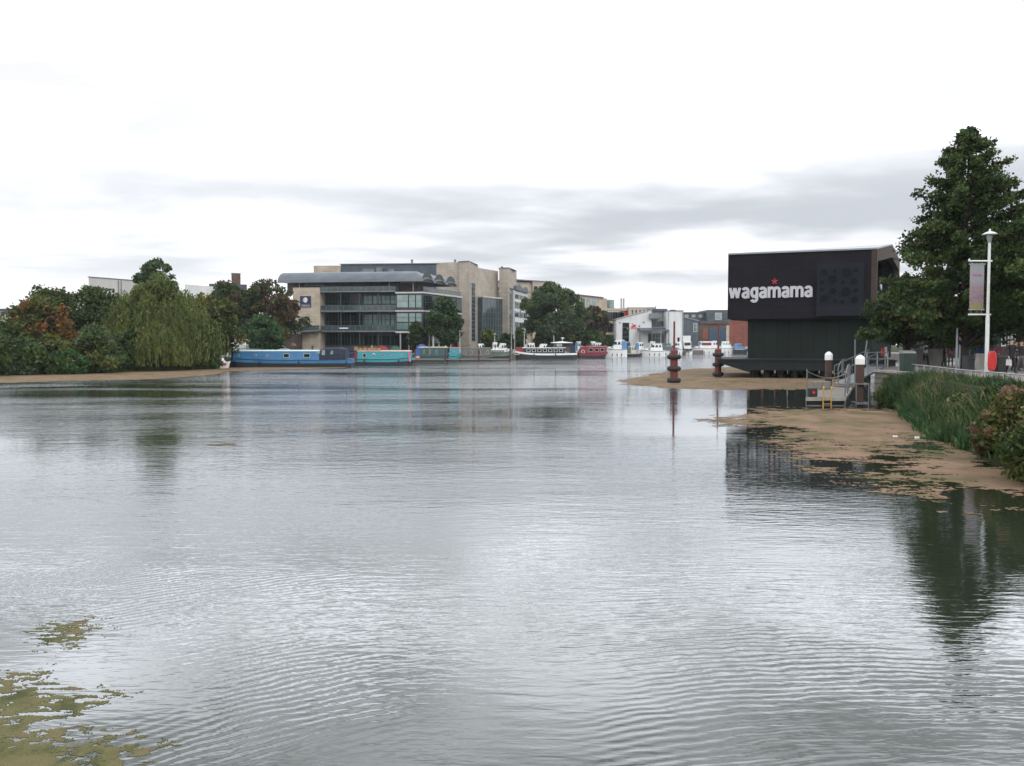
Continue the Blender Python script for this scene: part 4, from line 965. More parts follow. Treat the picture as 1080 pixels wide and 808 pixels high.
# first tower
T1 = Facade(460, 160 * KD, 495, 158 * KD); T1b = Facade(484, 158.5 * KD, 495, 157.4 * KD); T1c = Facade(495, 157.4 * KD, 502.3, 164 * KD)
zt1 = T1b.z(490, 276.2)
b = MB(); b.fbox(T1, 0, T1.t(484), .4, 14, GZ - .3, T1.z(470, 276.8)); b.build('tower_wall', 'stone2', A)
pl = [T1b.P(0, 0, 0), T1b.P(T1b.L, 0, 0), T1c.P(T1c.L, 0, 0), T1b.P(0, 9, 0)]
b = MB(); b.prism([(p.x, p.y) for p in pl], GZ - .3, zt1); b.build('tower', 'stone2', A)
pcp = [T1b.P(-.15, -.15, 0), T1b.P(T1b.L + .1, -.15, 0), T1c.P(T1c.L + .15, -.1, 0), T1b.P(-.15, 9.1, 0)]
b = MB(); b.prism([(p.x, p.y) for p in pcp], zt1 + .003, zt1 + .22); b.build('tower_coping', 'greymetal', A)
bwin(T1c, A, 496.3, 297.5, 501.2, 360, 2, 14, 'greymetal', 'glassblue', -.06, .12)
b = MB(); q = T1c.rect(496.0, 297, 496.5, 361); b.fbox(T1c, q[0], q[1], -.22, -.07, q[2], q[3]); b.build('trim', 'paleclad', A)
q = T1.rect(484 - .8, 300, 484, 361)
# link and curtain wall
LK = Facade(502.8, 164.5 * KD, 527.5, 173 * KD)
b = MB(); b.fbox(LK, 0, LK.L, .6, 12, GZ - .3, LK.z(515, 283.8)); b.build('link_wall', 'stone2', A)
b = MB(); b.fbox(LK, 0, LK.L, -1.6, .58, GZ - .3, LK.z(510, 314.2)); b.build('curtain_box', 'glassblue', A)
for k in range(9):
    ta_, tb_ = LK.L * k / 9 + .02, LK.L * (k + 1) / 9 - .02
    bwin(LK, A, 0, 0, 0, 0, 1, 8, 'greymetal', 'glassblue', -1.72, .06, box=(ta_, tb_, GZ + .3, LK.z(510, 316)), mull=.05)
b = MB(); b.fbox(LK, -.1, LK.L, -1.9, .55, LK.z(510, 314.5), LK.z(510, 313)); b.build('curtain_band', 'paleclad', A)
rl = MB()
zq = LK.z(510, 313)
for k in range(12): p = LK.P(LK.L * k / 11, -1.6, zq); rl.tube([p, p + Vector((0, 0, 1.1))], .03, 5)
rl.tube([LK.P(0, -1.6, zq + 1.1), LK.P(LK.L, -1.6, zq + 1.1)], .035, 6); rl.build('terrace_rail', 'greymetal', A)
# second tower
T2 = Facade(526.5, 171.5 * KD, 536.3, 170.4 * KD); T2c = Facade(536.3, 170.4 * KD, 542.3, 177 * KD)
zt2 = T2.z(530, 283.2)
pl = [T2.P(0, 0, 0), T2.P(T2.L, 0, 0), T2c.P(T2c.L, 0, 0), T2.P(0, 9, 0)]
b = MB(); b.prism([(p.x, p.y) for p in pl], GZ - .3, zt2); b.build('tower', 'stone2', A)
pcp = [T2.P(-.15, -.15, 0), T2.P(T2.L + .1, -.15, 0), T2c.P(T2c.L + .15, -.1, 0), T2.P(-.15, 9.1, 0)]
b = MB(); b.prism([(p.x, p.y) for p in pcp], zt2 + .003, zt2 + .22); b.build('tower_coping', 'greymetal', A)
bwin(T2c, A, 537.2, 303, 541.2, 360, 2, 12, 'greymetal', 'glassblue', -.06, .12)
b = MB(); b.fbox(LK, LK.L * .1, LK.L * .5, 2, 6, LK.z(510, 283.8), LK.z(510, 282)); b.build('roof_unit', 'greymetal', A)
for px, Yp in ((480.2, 161 * KD), (529.5, 174 * KD), (435, 161 * KD)):
    b = MB(); b.lathe((XA(px, Yp), Yp, ZA(277 if px < 500 else 284, Yp) - .3), [(.25, 0), (.25, .7), (.32, .75), (.32, 1.0), (.05, 1.1)], 10); b.build('roof_vent', 'greymetal', A)

# ---- third block, partly behind the willow
B3 = thing('office_block', 'white banded block with small curved roofs just right of the second stone tower', 'building', (XA(545, 234), 234, GZ))
F3 = Facade(542.6, 228, 556, 244)
q = F3.rect(542.6, 307, 556, 366)
b = MB(); b.fbox(F3, 0, F3.L, 0, 12, GZ - .3, F3.z(548, 307.5)); b.build('wall', 'white', B3)
for k, (y0, y1) in enumerate(((311, 316), (319, 326), (329, 335), (340, 346), (350, 357))):
    for j in range(3): bwin(F3, B3, 0, 0, 0, 0, 2, 1, 'greymetal', 'glassgreen' if (k + j) % 2 else 'glassblue', -.06, .1, box=(F3.L * (j + .06) / 3, F3.L * (j + .94) / 3, ZA(y1, 234), ZA(y0, 234)))
for j in range(2):
    s0, s1 = F3.L * (j * .5 + .02), F3.L * (j * .5 + .48); sec_a, sec_b = [], []
    for k in range(11):
        q_ = PI * k / 10; t_ = s0 + (s1 - s0) * (1 - math.cos(q_)) / 2; z_ = F3.z(548, 307.3) + math.sin(q_) * 1.6
        sec_a.append(F3.P(t_, -.5, z_)); sec_b.append(F3.P(t_, 8, z_))
    b = MB(); b.loft([sec_a, sec_b]); b.build('vault_roof', 'slate', B3)
B4 = thing('stone_block', 'low pale sandstone block showing above the wide rounded tree', 'building', (XA(570, 255), 255, GZ))
F4 = Facade(540, 252, 583, 262)
b = MB(); b.fbox(F4, 0, F4.t(560), 0, 12, GZ - .3, F4.z(550, 297.3)); b.build('wall', 'stone', B4)
b = MB(); b.fbox(F4, F4.t(560) + .01, F4.L, -.8, 12, GZ - .3, F4.z(572, 297.6)); b.build('corner_wall', 'stone', B4)
b = MB(); b.fbox(F4, -.1, F4.L + .1, -1.0, 12.2, F4.z(572, 297.6) + .003, F4.z(572, 297.6) + .3); b.build('parapet', 'greymetal', B4)
for px in (545, 552):
    t_ = F4.t(px); b = MB(); p = F4.P(t_, 3, F4.z(px, 297.4)); b.lathe(tuple(p), [(.6, 0), (.6, .5), (.45, .8), (.1, 1.0)], 12); b.build('roof_vent', 'darkmetal', B4)
for k in range(4): bwin(F4, B4, 561 + k * 5.4, 302, 565 + k * 5.4, 312, 2, 2, 'darkmetal', 'glass', -.86)

# ---- beige terraced building
B5 = thing('terraced_building', 'beige flat roofed building with long terraces and dark glazing behind the brownish tree', 'building', (XA(645, 262), 262, GZ))
F5 = Facade(596, 262, 690, 262)
b = MB(); b.fbox(F5, 0, F5.L, 6, 30, GZ - .3, F5.z(640, 329)); b.build('wall', 'darkclad', B5)
for y in (326.5, 340, 352):
    b = MB(); b.fbox(F5, F5.t(607), F5.L, -1 if y > 330 else 0, 5.98, F5.z(640, y) - .38, F5.z(640, y) + .38); b.build('terrace_slab', 'stone', B5)
for (y0, y1) in ((328.2, 337.8), (342, 350.6), (354, 363)):
    for k in range(9):
        a = 609 + k * 5.6; bwin(F5, B5, a, y0, a + 5.3, y1, 2, 1, 'greymetal', 'glass' if k % 3 else 'glassblue', 5.8)
q = F5.rect(658.3, 328.2, 661.6, 335.5); b = MB(); b.fbox(F5, q[0], q[1], 1.0, 1.2, q[2], q[3]); b.build('red_panel', 'red', B5)
q = F5.rect(662, 325, 690, 366); b = MB(); b.fbox(F5, q[0], q[1], -1.5, 20, GZ - .3, q[3]); b.build('side_wing', 'stone', B5)
b = MB(); b.fbox(F5, q[0] - .1, q[1], -1.62, 20.1, q[3] + .003, q[3] + .3); b.build('parapet', 'paleclad', B5)
for k in range(5): bwin(F5, B5, 665 + k * 4, 327, 666.4 + k * 4, 333, 1, 2, 'greymetal', 'glass', -1.56, .06)
F5u = Facade(598, 270, 641, 270)
zz5 = F5u.z(610, 326)
b = MB(); b.fpoly(F5u, [(0, zz5), (F5u.t(640), zz5), (F5u.t(640), F5u.z(640, 315)), (F5u.t(632), F5u.z(632, 314)), (F5u.t(612), F5u.z(612, 311.5)), (0, F5u.z(600, 310))], 0, 12); b.build('upper_storey', 'stone', B5)
b = MB(); b.fpoly(F5u, [(-.3, F5u.z(600, 310)), (F5u.t(612), F5u.z(612, 311.5)), (F5u.t(636), F5u.z(636, 314.2)), (F5u.t(636), F5u.z(636, 313.4)), (F5u.t(612), F5u.z(612, 310.7)), (-.3, F5u.z(600, 309.2))], -.6, 12.2); b.build('roof_edge', 'greymetal', B5)
for k in range(4): bwin(F5u, B5, 606 + k * 5.8, 314.5, 611 + k * 5.8, 324, 2, 1, 'paleclad', 'glasspale' if k > 1 else 'glassblue', -.1, .12)
p = W(644, 330, 272); b = MB(); b.lathe((p.x, 274, ZA(327, 272)), [(1.4, 0), (1.4, 3.0), (1.5, 3.05), (1.3, 3.3)], 20); b.build('glass_drum', 'glasspale', B5)
for px in (655, 657.6):
    b = MB(); b.lathe((XA(px, 268), 268, ZA(327, 268)), [(.26, 0), (.26, 3.4), (.31, 3.4), (.31, 3.6)], 12); b.build('flue', 'galv', B5)

# ---- white waterside building
B6 = thing('white_building', 'white rendered waterside building with sloping roof, dark balcony and square tower', 'building', (XA(680, 256), 256, GZ))
F6 = Facade(650, 256, 687, 256)
zg = GZ - .3
b = MB(); b.fpoly(F6, [(0, zg), (F6.L, zg), (F6.L, F6.z(687, 327)), (0, F6.z(650, 337.2))], 0, 14); b.build('wall', 'white', B6)
b = MB(); b.fpoly(F6, [(-.3, F6.z(650, 337.1)), (F6.L + .1, F6.z(687, 326.8)), (F6.L + .1, F6.z(687, 326)), (-.3, F6.z(650, 336.3))], -.3, 14.2); b.build('roof', 'greyw', B6)
bwin(F6, B6, 656, 340.3, 663.3, 360.5, 1, 4, 'greymetal', 'glass', -.08, .12)
for px, yy in ((653.5, 340.5), (673.8, 344), (678.5, 340)):
    q = F6.rect(px - .6, yy - .6, px + .6, yy + .6); b = MB(); b.fbox(F6, q[0], q[1], -.2, -.01, q[2], q[3]); b.build('wall_lamp', 'black', B6)
# red mark and faint red letters
ms_ = MB(); tq = F6.t(667.6); zq = F6.z(668, 343.4)
ms_.fpoly(F6, [(tq + a * .85, zq + c * .85) for a, c in [(-1, -.5), (-.2, -.1), (-.5, .9), (.2, .2), (1.0, .4), (.7, -.3), (1.2, -.8), (.2, -.5), (-.3, -.9)]], -.1, -.01); ms_.build('logo', 'starred', B6)
b = MB()
for k, w_ in enumerate((.5, .35, .5, .4, .5, .35, .45)): b.fbox(F6, tq - 1.9 + k * .58, tq - 1.9 + k * .58 + w_ * .75, -.08, -.01, F6.z(668, 347.3), F6.z(668, 345.9))
b.build('lettering', 'pink', B6)
# central part with balcony, canopy and glazed ground floor
F6c = Facade(687, 258, 703, 258)
b = MB(); b.fbox(F6c, 0, F6c.L, .5, 13, zg, F6c.z(690, 328.2)); b.build('centre_wall', 'greyw', B6)
b = MB(); b.fbox(F6c, F6c.t(683.5), F6c.t(702.8), -.6, 13.2, F6c.z(690, 328.1), F6c.z(690, 325.8)); b.build('centre_roof', 'slate', B6)
bwin(F6c, B6, 693, 330, 702, 336, 2, 1, 'paleclad', 'glasspale', .42)
q = F6c.rect(683, 331, 693.5, 337); b = MB(); b.fbox(F6c, q[0], q[1], -3, .4, q[2], q[2] + .25); bk = b.build('balcony', 'slate', B6)
b = MB(); b.fbox(F6c, q[0], q[1], -3.05, -2.99, q[2] + .26, q[3]); b.fbox(F6c, q[0], q[0] + .06, -2.98, .4, q[2] + .26, q[3]); b.build('balcony_panel', 'greymetal', bk)
bwin(F6c, B6, 687.3, 338.5, 702.5, 344.5, 3, 1, 'greymetal', 'glassblue', .4)
q = F6.rect(672, 345.8, 703, 349.5)
b = MB(); b.hexa([F6.P(q[0], -4.2, q[2]), F6.P(q[1], -4.2, q[2]), F6.P(q[1], -.02, q[2] + .5), F6.P(q[0], -.02, q[2] + .5), F6.P(q[0], -4.2, q[2] + .25), F6.P(q[1], -4.2, q[2] + .25), F6.P(q[1], -.02, q[3]), F6.P(q[0], -.02, q[3])]); cn = b.build('canopy', 'slate', B6)
for px in (672.4, 684, 696, 702.5): t_ = F6.t(px); b = MB(); b.tube([F6.P(t_, -4.1, GZ), F6.P(t_, -4.1, q[2])], .09, 8); b.build('canopy_post', 'darkmetal', cn)
bwin(F6, B6, 683, 351.5, 687, 361.5, 1, 1, 'greymetal', 'glass', -.08)
bwin(F6c, B6, 687.5, 351.5, 702, 361.5, 4, 2, 'paleclad', 'glassblue', .4)
# tower
F6t = Facade(703, 253, 720.3, 253)
b = MB(); b.fbox(F6t, 0, F6t.L, 0, 14, zg, F6t.z(710, 328.3)); b.build('tower_wall', 'white', B6)
b = MB(); b.fbox(F6t, -.15, F6t.L + .15, -.15, 14.2, F6t.z(710, 328.2), F6t.z(710, 327.4)); b.build('tower_roof', 'slate', B6)
for px in (691.3,): b = MB(); b.tube([(XA(px, 262), 262, ZA(327, 262)), (XA(px, 262), 262, ZA(322.6, 262)), (XA(px + 1.8, 262), 262, ZA(322.6, 262))], .1, 6); b.build('flue', 'darkmetal', B6)
b = MB(); b.fbox(F6t, F6t.t(709), F6t.t(714), 3, 5, F6t.z(710, 327.4), F6t.z(710, 326.2)); b.build('roof_unit', 'slate', B6)
bwin(F6t, B6, 714, 356, 716.3, 363.5, 1, 1, 'darkmetal', 'glass', -.06)
for px in (704.2, 719.2): t_ = F6t.t(px); b = MB(); b.tube([F6t.P(t_, -.12, GZ), F6t.P(t_, -.12, F6t.z(px, 329))], .07, 6); b.build('downpipe', 'greymetal', B6)

# ---- dark grey building and brick building at the far right of the basin
B7 = thing('dark_building', 'dark slate grey building with a row of small square windows left of the black restaurant', 'building', (XA(745, 330), 330, GZ))
F7 = Facade(720.5, 332, 746, 332)
b = MB(); b.fbox(F7, 0, F7.L - .01, 0, 14, zg, F7.z(730, 330)); b.build('wall', 'darkclad', B7)
b = MB(); b.fbox(F7, -.2, F7.L - .02, -.2, 14.2, F7.z(730, 329.9), F7.z(730, 329.3)); b.build('roof', 'slate', B7)
for a in (721.8, 729, 736.2): bwin(F7, B7, a, 332, a + 3.6, 334.8, 1, 1, 'paleclad', 'glasspale', -.08, .14)
F7b = Facade(746, 328, 792, 328)
b = MB(); b.fbox(F7b, 0, F7b.L, 0, 16, zg, F7b.z(760, 327.6)); b.build('taller_wall', 'slate', B7)
b = MB(); b.fbox(F7b, -.2, F7b.L + .2, -.2, 16.2, F7b.z(760, 327.5), F7b.z(760, 327)); b.build('taller_roof', 'darkmetal', B7)
bwin(F7b, B7, 753.6, 330, 760.2, 337.2, 1, 1, 'white', 'glasspale', -.1, .16); bwin(F7b, B7, 753.8, 338.8, 760, 342.2, 1, 1, 'white', 'glasspale', -.1, .16)
bwin(F7b, B7, 747, 330, 752, 336, 2, 1, 'darkmetal', 'glassblue', -.08); bwin(F7b, B7, 761.5, 330, 766.5, 337, 2, 1, 'darkmetal', 'glassblue', -.08)
B8 = thing('boatyard_shed', 'low brown shed with lean-to roofs and a tall light window behind the cruisers', 'building', (XA(740, 318), 318, GZ))
F8 = Facade(720.5, 320, 768, 320)
b = MB(); b.fpoly(F8, [(0, zg), (F8.t(736), zg), (F8.t(736), F8.z(736, 338.5)), (0, F8.z(721, 334.6))], 0, 7); b.build('wall', 'slate', B8)
b = MB(); b.fpoly(F8, [(-.2, F8.z(721, 334.8)), (F8.t(736.5), F8.z(736, 338.7)), (F8.t(736.5), F8.z(736, 337.8)), (-.2, F8.z(721, 333.9))], -.3, 7.2); b.build('roof', 'zinc', B8)
bwin(F8, B8, 730.5, 341, 734.8, 350, 1, 2, 'paleclad', 'glassgreen', -.08, .15)
b = MB(); b.fbox(F8, F8.t(736) + .01, F8.L, 1, 7.4, zg, F8.z(750, 341.5)); b.build('long_wall', 'brownbrick', B8)
b = MB(); b.fpoly(F8, [(F8.t(736.6), F8.z(750, 341.6)), (F8.L, F8.z(750, 341.6)), (F8.L, F8.z(750, 338.6)), (F8.t(736.6), F8.z(750, 338.6))], .6, 7.6); b.build('long_roof', 'brownclad', B8)
q = F8.rect(748, 346.5, 765, 360); b = MB(); b.fbox(F8, q[0], q[1], .7, .98, zg, q[3]); b.build('blue_door', 'doorblue', B8)
q = F8.rect(741, 347, 747, 358); b = MB(); b.fbox(F8, q[0], q[1], .8, .99, q[2], q[3]); b.build('brick_panel', 'redbrick', B8)
B9 = thing('brick_building', 'red brick building just left of the black restaurant', 'building', (XA(780, 300), 300, GZ))
F9 = Facade(769, 300, 812, 290)
b = MB(); b.fbox(F9, 0, F9.L, 0, 14, zg, F9.z(775, 337.6)); b.build('wall', 'redbrick', B9)
b = MB(); b.fbox(F9, -.2, F9.L + .2, -.15, 14.2, F9.z(775, 337.5), F9.z(775, 336.5)); b.build('parapet', 'stone', B9)
b = MB(); b.fbox(F9, -1.4, -.02, .5, 12, zg, F9.z(769, 343)); b.build('side_wall', 'cream', B9)
for k in range(3): bwin(F9, B9, 790 + k * 6, 343, 793 + k * 6, 350, 1, 2, 'white', 'glass', -.06)

# ---- left: blocks behind the trees
B10 = thing('low_grey_building', 'low grey flat roofed building at the far left above the bushes', 'building', (XA(5, 172), 172, GZ))
F10 = Facade(-60, 172, 19, 168)
b = MB(); b.fbox(F10, 0, F10.L, 0, 12, zg, F10.z(10, 332)); b.build('wall', 'paleclad', B10)
b = MB(); b.fbox(F10, 0, F10.L - 1, 1.5, 11, F10.z(10, 332) + .002, F10.z(10, 326.3)); b.build('upper_storey', 'slate', B10)
b = MB(); b.fbox(F10, -.3, F10.L - .4, .9, 11.3, F10.z(10, 326.2), F10.z(10, 325.3)); b.build('roof', 'greymetal', B10)
for k in range(9): bwin(F10, B10, -52 + k * 7.6, 327.2, -46 + k * 7.6, 331.5, 2, 1, 'galv', 'glassblue' if k % 2 else 'glasspale', 1.4)
for k in range(9): bwin(F10, B10, -52 + k * 7.6, 343, -46 + k * 7.6, 351, 2, 1, 'darkmetal', 'glass', -.06)
b = MB(); b.fbox(F10, F10.L - 10, F10.L + .1, -1.2, -.02, F10.z(10, 344), F10.z(10, 342.4)); b.build('canopy', 'brownclad', B10)
B11 = thing('white_hall', 'tall pale clad hall with a sloping roofline behind the left bank trees', 'building', (XA(115, 205), 205, GZ))
F11 = Facade(95, 205, 142, 207); F11b = Facade(52, 203, 97, 204.5)
b = MB(); b.fpoly(F11, [(0, zg), (F11.L, zg), (F11.L, F11.z(142, 296)), (0, F11.z(95, 292.2))], 0, 22); b.build('wall', 'paleclad', B11)
b = MB(); b.fpoly(F11, [(-.2, F11.z(95, 292.1)), (F11.L + .2, F11.z(142, 295.9)), (F11.L + .2, F11.z(142, 295.3)), (-.2, F11.z(95, 291.5))], -.2, 22.2); b.build('roof', 'greymetal', B11)
b = MB(); b.fbox(F11b, F11b.t(88), F11b.t(95) , 0, 15, zg, F11b.z(92, 301)); b.build('side_block', 'paleclad', B11)
b = MB(); b.fbox(F11b, 0, F11b.t(88) - .01, .8, 15, zg, F11b.z(70, 309)); b.build('low_wing', 'paleclad', B11)
bwin(F11, B11, 104, 304, 120, 306.4, 6, 1, 'greymetal', 'glass', -.08); bwin(F11b, B11, 89, 303.5, 94, 305.5, 2, 1, 'greymetal', 'glass', -.08)
for px in (127, 130): t_ = F11.t(px); b = MB(); b.fbox(F11, t_ - .1, t_ + .1, -.15, -.01, zg, F11.z(px, 296)); b.build('downpipe', 'greymetal', B11)
B12 = thing('chimney_block', 'white walled block with dark flat roof and square brown brick chimney', 'building', (XA(235, 192), 192, GZ))
F12 = Facade(196, 190, 258, 194)
b = MB(); b.fpoly(F12, [(0, zg), (F12.L, zg), (F12.L, F12.z(256, 306)), (F12.t(225), F12.z(225, 302.2)), (0, F12.z(196, 300))], 0, 14); b.build('wall', 'white', B12)
b = MB(); b.fbox(F12, F12.t(222), F12.t(262), 2, 16, F12.z(240, 304.6), F12.z(240, 299)); b.build('roof_storey', 'darkclad', B12)
q = F12.rect(246, 287, 255.6, 299.5); b = MB(); b.fbox(F12, q[0], q[1], 4, 4 + q[1] - q[0], q[2] - .5, q[3]); ch_ = b.build('chimney', 'brownbrick', B12)
b = MB(); b.fbox(F12, q[0] - .06, q[1] + .06, 3.94, 4.06 + q[1] - q[0], q[3] + .002, q[3] + .12); b.build('cap', 'greymetal', ch_)
for k in range(5): bwin(F12, B12, 200 + k * 11, 312, 206 + k * 11, 318, 2, 1, 'darkmetal', 'glass', -.08)
# low dark service building behind the bush
B13 = thing('service_building', 'low dark service building between the round bush and the stone wing', 'building', (XA(302, 182), 182, GZ))
F13 = Facade(290, 182, 312, 181)
b = MB(); b.fbox(F13, 0, F13.L, 0, 8, zg, F13.z(300, 352)); b.build('wall', 'brownclad', B13)
b = MB(); b.fbox(F13, -.2, F13.L, -.6, 8.2, F13.z(300, 352) + .002, F13.z(300, 350.6)); b.build('roof', 'paleclad', B13)
b = MB(); b.fbox(F13, 1.0, 2.2, -.08, .02, GZ, GZ + 2.1); b.build('door', 'black', B13)
# stone building behind the right trees
B14 = thing('street_building', 'pale stone building with a dark cornice high behind the right trees', 'building', (XA(1110, 84), 84, 1.5))
F14 = Facade(1040, 96, 1190, 72)
b = MB(); b.fbox(F14, F14.t(1062), F14.L, 0, 14, 1.2, F14.z(1075, 216.5)); b.build('wall', 'stone2', B14)
b = MB(); b.fbox(F14, F14.t(1061), F14.L + .5, -.5, 14.5, F14.z(1075, 216.4), F14.z(1075, 214.6)); b.build('cornice', 'greymetal', B14)
for r_ in range(4):
    for k in range(6): bwin(F14, B14, 0, 0, 0, 0, 2, 2, 'white', 'glass', -.06, .1, box=(F14.t(1062) + 1.2 + k * 3.2, F14.t(1062) + 2.8 + k * 3.2, 5.8 + r_ * 3.2, 7.8 + r_ * 3.2))
for k in range(5): bwin(F14, B14, 0, 0, 0, 0, 3, 1, 'whitepaint', 'glasspale', -.10, .16, box=(F14.t(1062) + .4 + k * 4, F14.t(1062) + 3.8 + k * 4, 1.9, 4.6))
B15 = thing('shop_row', 'long dark low shop building glimpsed under the right trees', 'building', (XA(1000, 100), 100, 1.5))
F15 = Facade(952, 104, 1062, 92)
b = MB(); b.fbox(F15, 0, F15.L - .2, 0, 10, 1.2, 7.5); b.build('wall', 'darkclad', B15)
for k in range(6): bwin(F15, B15, 0, 0, 0, 0, 2, 1, 'darkmetal', 'glassblue' if k % 2 else 'glass', -.08, .12, box=(.6 + k * 2.1, 2.4 + k * 2.1, 1.8, 4.2))
b = MB(); b.fbox(F15, -.2, F15.L, -.3, 10.2, 7.503, 7.8); b.build('roof', 'greymetal', B15)
# ------------------------------------------------------------------ boats
def lf(y): return LocalFace((0, y, 0), (1, 0, 0), (0, 1 if y < 0 else -1, 0))
def hull_loft(L, B, zs, rise, draft=.3, bowlen=.22, sternlen=.06, rake=.6, n=18, flare=.9, bulge=0.0):
    secs = []
    for i in range(n + 1):
        t = i / n
        x = -L / 2 + L * t
        w = B / 2
        if t > 1 - bowlen: q = (t - (1 - bowlen)) / bowlen; w *= max(.02, (1 - q ** 2.2))
        if t < sternlen: q = 1 - t / sternlen; w *= 1 - .25 * q ** 2
        z = zs + rise * max(0, (t - .5) / .5) ** 2 + rise * .15 * max(0, (.5 - t) / .5) ** 2
        xr = x - (rake * max(0, (t - (1 - bowlen)) / bowlen) ** 1.5)
        secs.append([(x, -w, z), (xr, -w * flare, -draft), (xr, w * flare, -draft), (x, w, z)])
    return secs
def porthole(root, fc, x, z, r=.16, d=0.0, rim='cream', pane='glass'):
    b = MB(); b.ring(fc, x, z, r * .68, r, d - .05, d + .02, 14); o = b.build('porthole', rim, root, world=False)
    g = MB(); g.disc(fc, x, z, r * .7, d - .02, d + .01, 14); g.build('pane', pane, o, world=False)
def lwin(root, fc, x0, x1, z0, z1, d=0.0, rim='cream', pane='glass', fr=.05, nx=1):
    b = MB()
    b.fbox(fc, x0, x1, d - .05, d + .03, z0, z0 + fr); b.fbox(fc, x0, x1, d - .05, d + .03, z1 - fr, z1); b.fbox(fc, x0, x0 + fr, d - .05, d + .03, z0 + fr, z1 - fr); b.fbox(fc, x1 - fr, x1, d - .05, d + .03, z0 + fr, z1 - fr)
    for i in range(1, nx): xx = x0 + (x1 - x0) * i / nx; b.fbox(fc, xx - fr / 2, xx + fr / 2, d - .04, d + .03, z0 + fr, z1 - fr)
    o = b.build('window', rim, root, world=False)
    g = MB(); g.fbox(fc, x0 + fr * .6, x1 - fr * .6, d - .01, d + .02, z0 + fr * .6, z1 - fr * .6); g.build('pane', pane, o, world=False)
def boat_root(name, label, px0, px1, yw, L_, H=.9, group='boats moored along the far quay', Y=None, rz=None):
    """root in the middle of the boat; yw = pixel row of the waterline"""
    g0 = G((px0 + px1) / 2, yw); Y = Y or g0.y
    return thing(name, label, 'boat' if 'cruiser' not in name else 'cruiser', (XA((px0 + px1) / 2, Y), Y, 0), rz or 0, group), (px1 - px0) * Y / F

def narrowboat(label, px0, px1, Y, side, lower, cab0, cab1, roof, ports=(), wins=(), bow=1, H=1.85, zs=.78, beam=2.6, trim=None, rz=0, rise=.35, name='narrowboat'):
    root, L = boat_root(name, label, px0, px1, 0, 0, Y=Y, rz=rz)
    s = bow
    def fx(sec): return [[(p[0] * s, p[1], p[2]) for p in q] for q in sec]
    b = MB(); b.loft(fx(hull_loft(L, beam, zs, rise, .3, .16, .05, .8))); b.build('hull', lower, root, world=False)
    b = MB(); sec = hull_loft(L + .06, beam + .06, zs + .02, rise, .3, .16, .05, .8)
    sec2 = [[(p[0][0], p[0][1], p[0][2]), (p[0][0], p[0][1] * .985, p[0][2] - (zs * .50)), (p[0][0], -p[0][1] * .985, p[0][2] - (zs * .50)), (p[0][0], -p[0][1], p[0][2])] for p in sec]
    b.loft(fx(sec2)); b.build('topsides', side, root, world=False)
    b = MB()
    for yy in (-1, 1): b.tube([((q[0][0]) * s, q[0][1] * -yy * 1.0, q[0][2] - .02) for q in sec], .05, 6)
    b.build('rubbing_strake', 'black', root, world=False)
    # cabin with tumblehome; cab0..cab1 as fractions from the left end
    x0, x1 = -L / 2 + cab0 * L, -L / 2 + cab1 * L; wb, wt = beam / 2 - .12, beam / 2 - .26
    zc = zs + .0
    b = MB(); b.hexa([(x0, -wb, zc), (x1, -wb, zc), (x1, wb, zc), (x0, wb, zc), (x0 + .05, -wt, H), (x1 - .05, -wt, H), (x1 - .05, wt, H), (x0 + .05, wt, H)]); b.build('cabin', side, root, world=False)
    sec = []
    for x in (x0 - .08, x1 + .08): sec.append([(x, -wt - .06, H + .002), (x, -wt - .06, H + .05), (x, -wt * .5, H + .12), (x, 0, H + .15), (x, wt * .5, H + .12), (x, wt + .06, H + .05), (x, wt + .06, H + .002)])
    b = MB(); b.loft(sec); b.build('roof', roof, root, world=False)
    b = MB()
    for yy in (-1, 1): b.tube([(x0 + .3, yy * (wt - .08), H + .18), (x1 - .3, yy * (wt - .08), H + .18)], .025, 5)
    b.build('roof_rail', trim or roof, root, world=False)
    wm_ = (wb + wt) / 2
    for p in ports: porthole(root, lf(-wm_ - .03), -L / 2 + p * L, zs + (H - zs) * .52)
    for p in ports: porthole(root, lf(wm_ + .03), -L / 2 + p * L, zs + (H - zs) * .52)
    for (a, c) in wins:
        for sg_ in (-1, 1): lwin(root, lf(sg_ * (wm_ + .03)), -L / 2 + a * L, -L / 2 + c * L, zs + (H - zs) * .30, zs + (H - zs) * .74)
    b = MB(); b.lathe((x0 + .3 * L * (cab1 - cab0), .2, H + .13), [(.07, 0), (.07, .55), (.11, .56), (.11, .64)], 10); b.build('flue', 'black', root, world=False)
    root['L'] = L
    return root, L
def fenders(root, xs, y, z=.25, h=.55, m='black'):
    for x in xs:
        b = MB(); b.lathe((x, y, z), [(.05, 0), (.11, .06), (.11, h - .06), (.04, h)], 10); b.tube([(x, y, z + h), (x, y * .97, z + h + .4)], .015, 4); b.build('fender', m, root, world=False)

# blue wide narrowboat
r, L = narrowboat('long blue narrowboat with pale roof and white rimmed portholes, navy canopy at its right end', 237, 372, 117.5, 'hblue', 'hullblack', .09, .755, 'hblueroof', ports=(.135, .265, .355), wins=((.48, .525), (.635, .685)), bow=-1, H=2.15, zs=.95, beam=3.2)
x = lambda f: -L / 2 + f * L
b = MB(); b.hexa([(x(.0), -1.2, 2.1), (x(.075), -1.3, 2.2), (x(.075), 1.3, 2.2), (x(.0), 1.2, 2.1), (x(.0), -1.2, 2.2), (x(.075), -1.3, 2.3), (x(.075), 1.3, 2.3), (x(.0), 1.2, 2.2)]); b.build('bow_awning', 'cream', r, world=False)
b = MB()
for xx in (.012, .07):
    for yy in (-1.15, 1.15): b.tube([(x(xx), yy, .95), (x(xx), yy, 2.12)], .035, 6)
b.build('awning_frame', 'whitepaint', r, world=False)
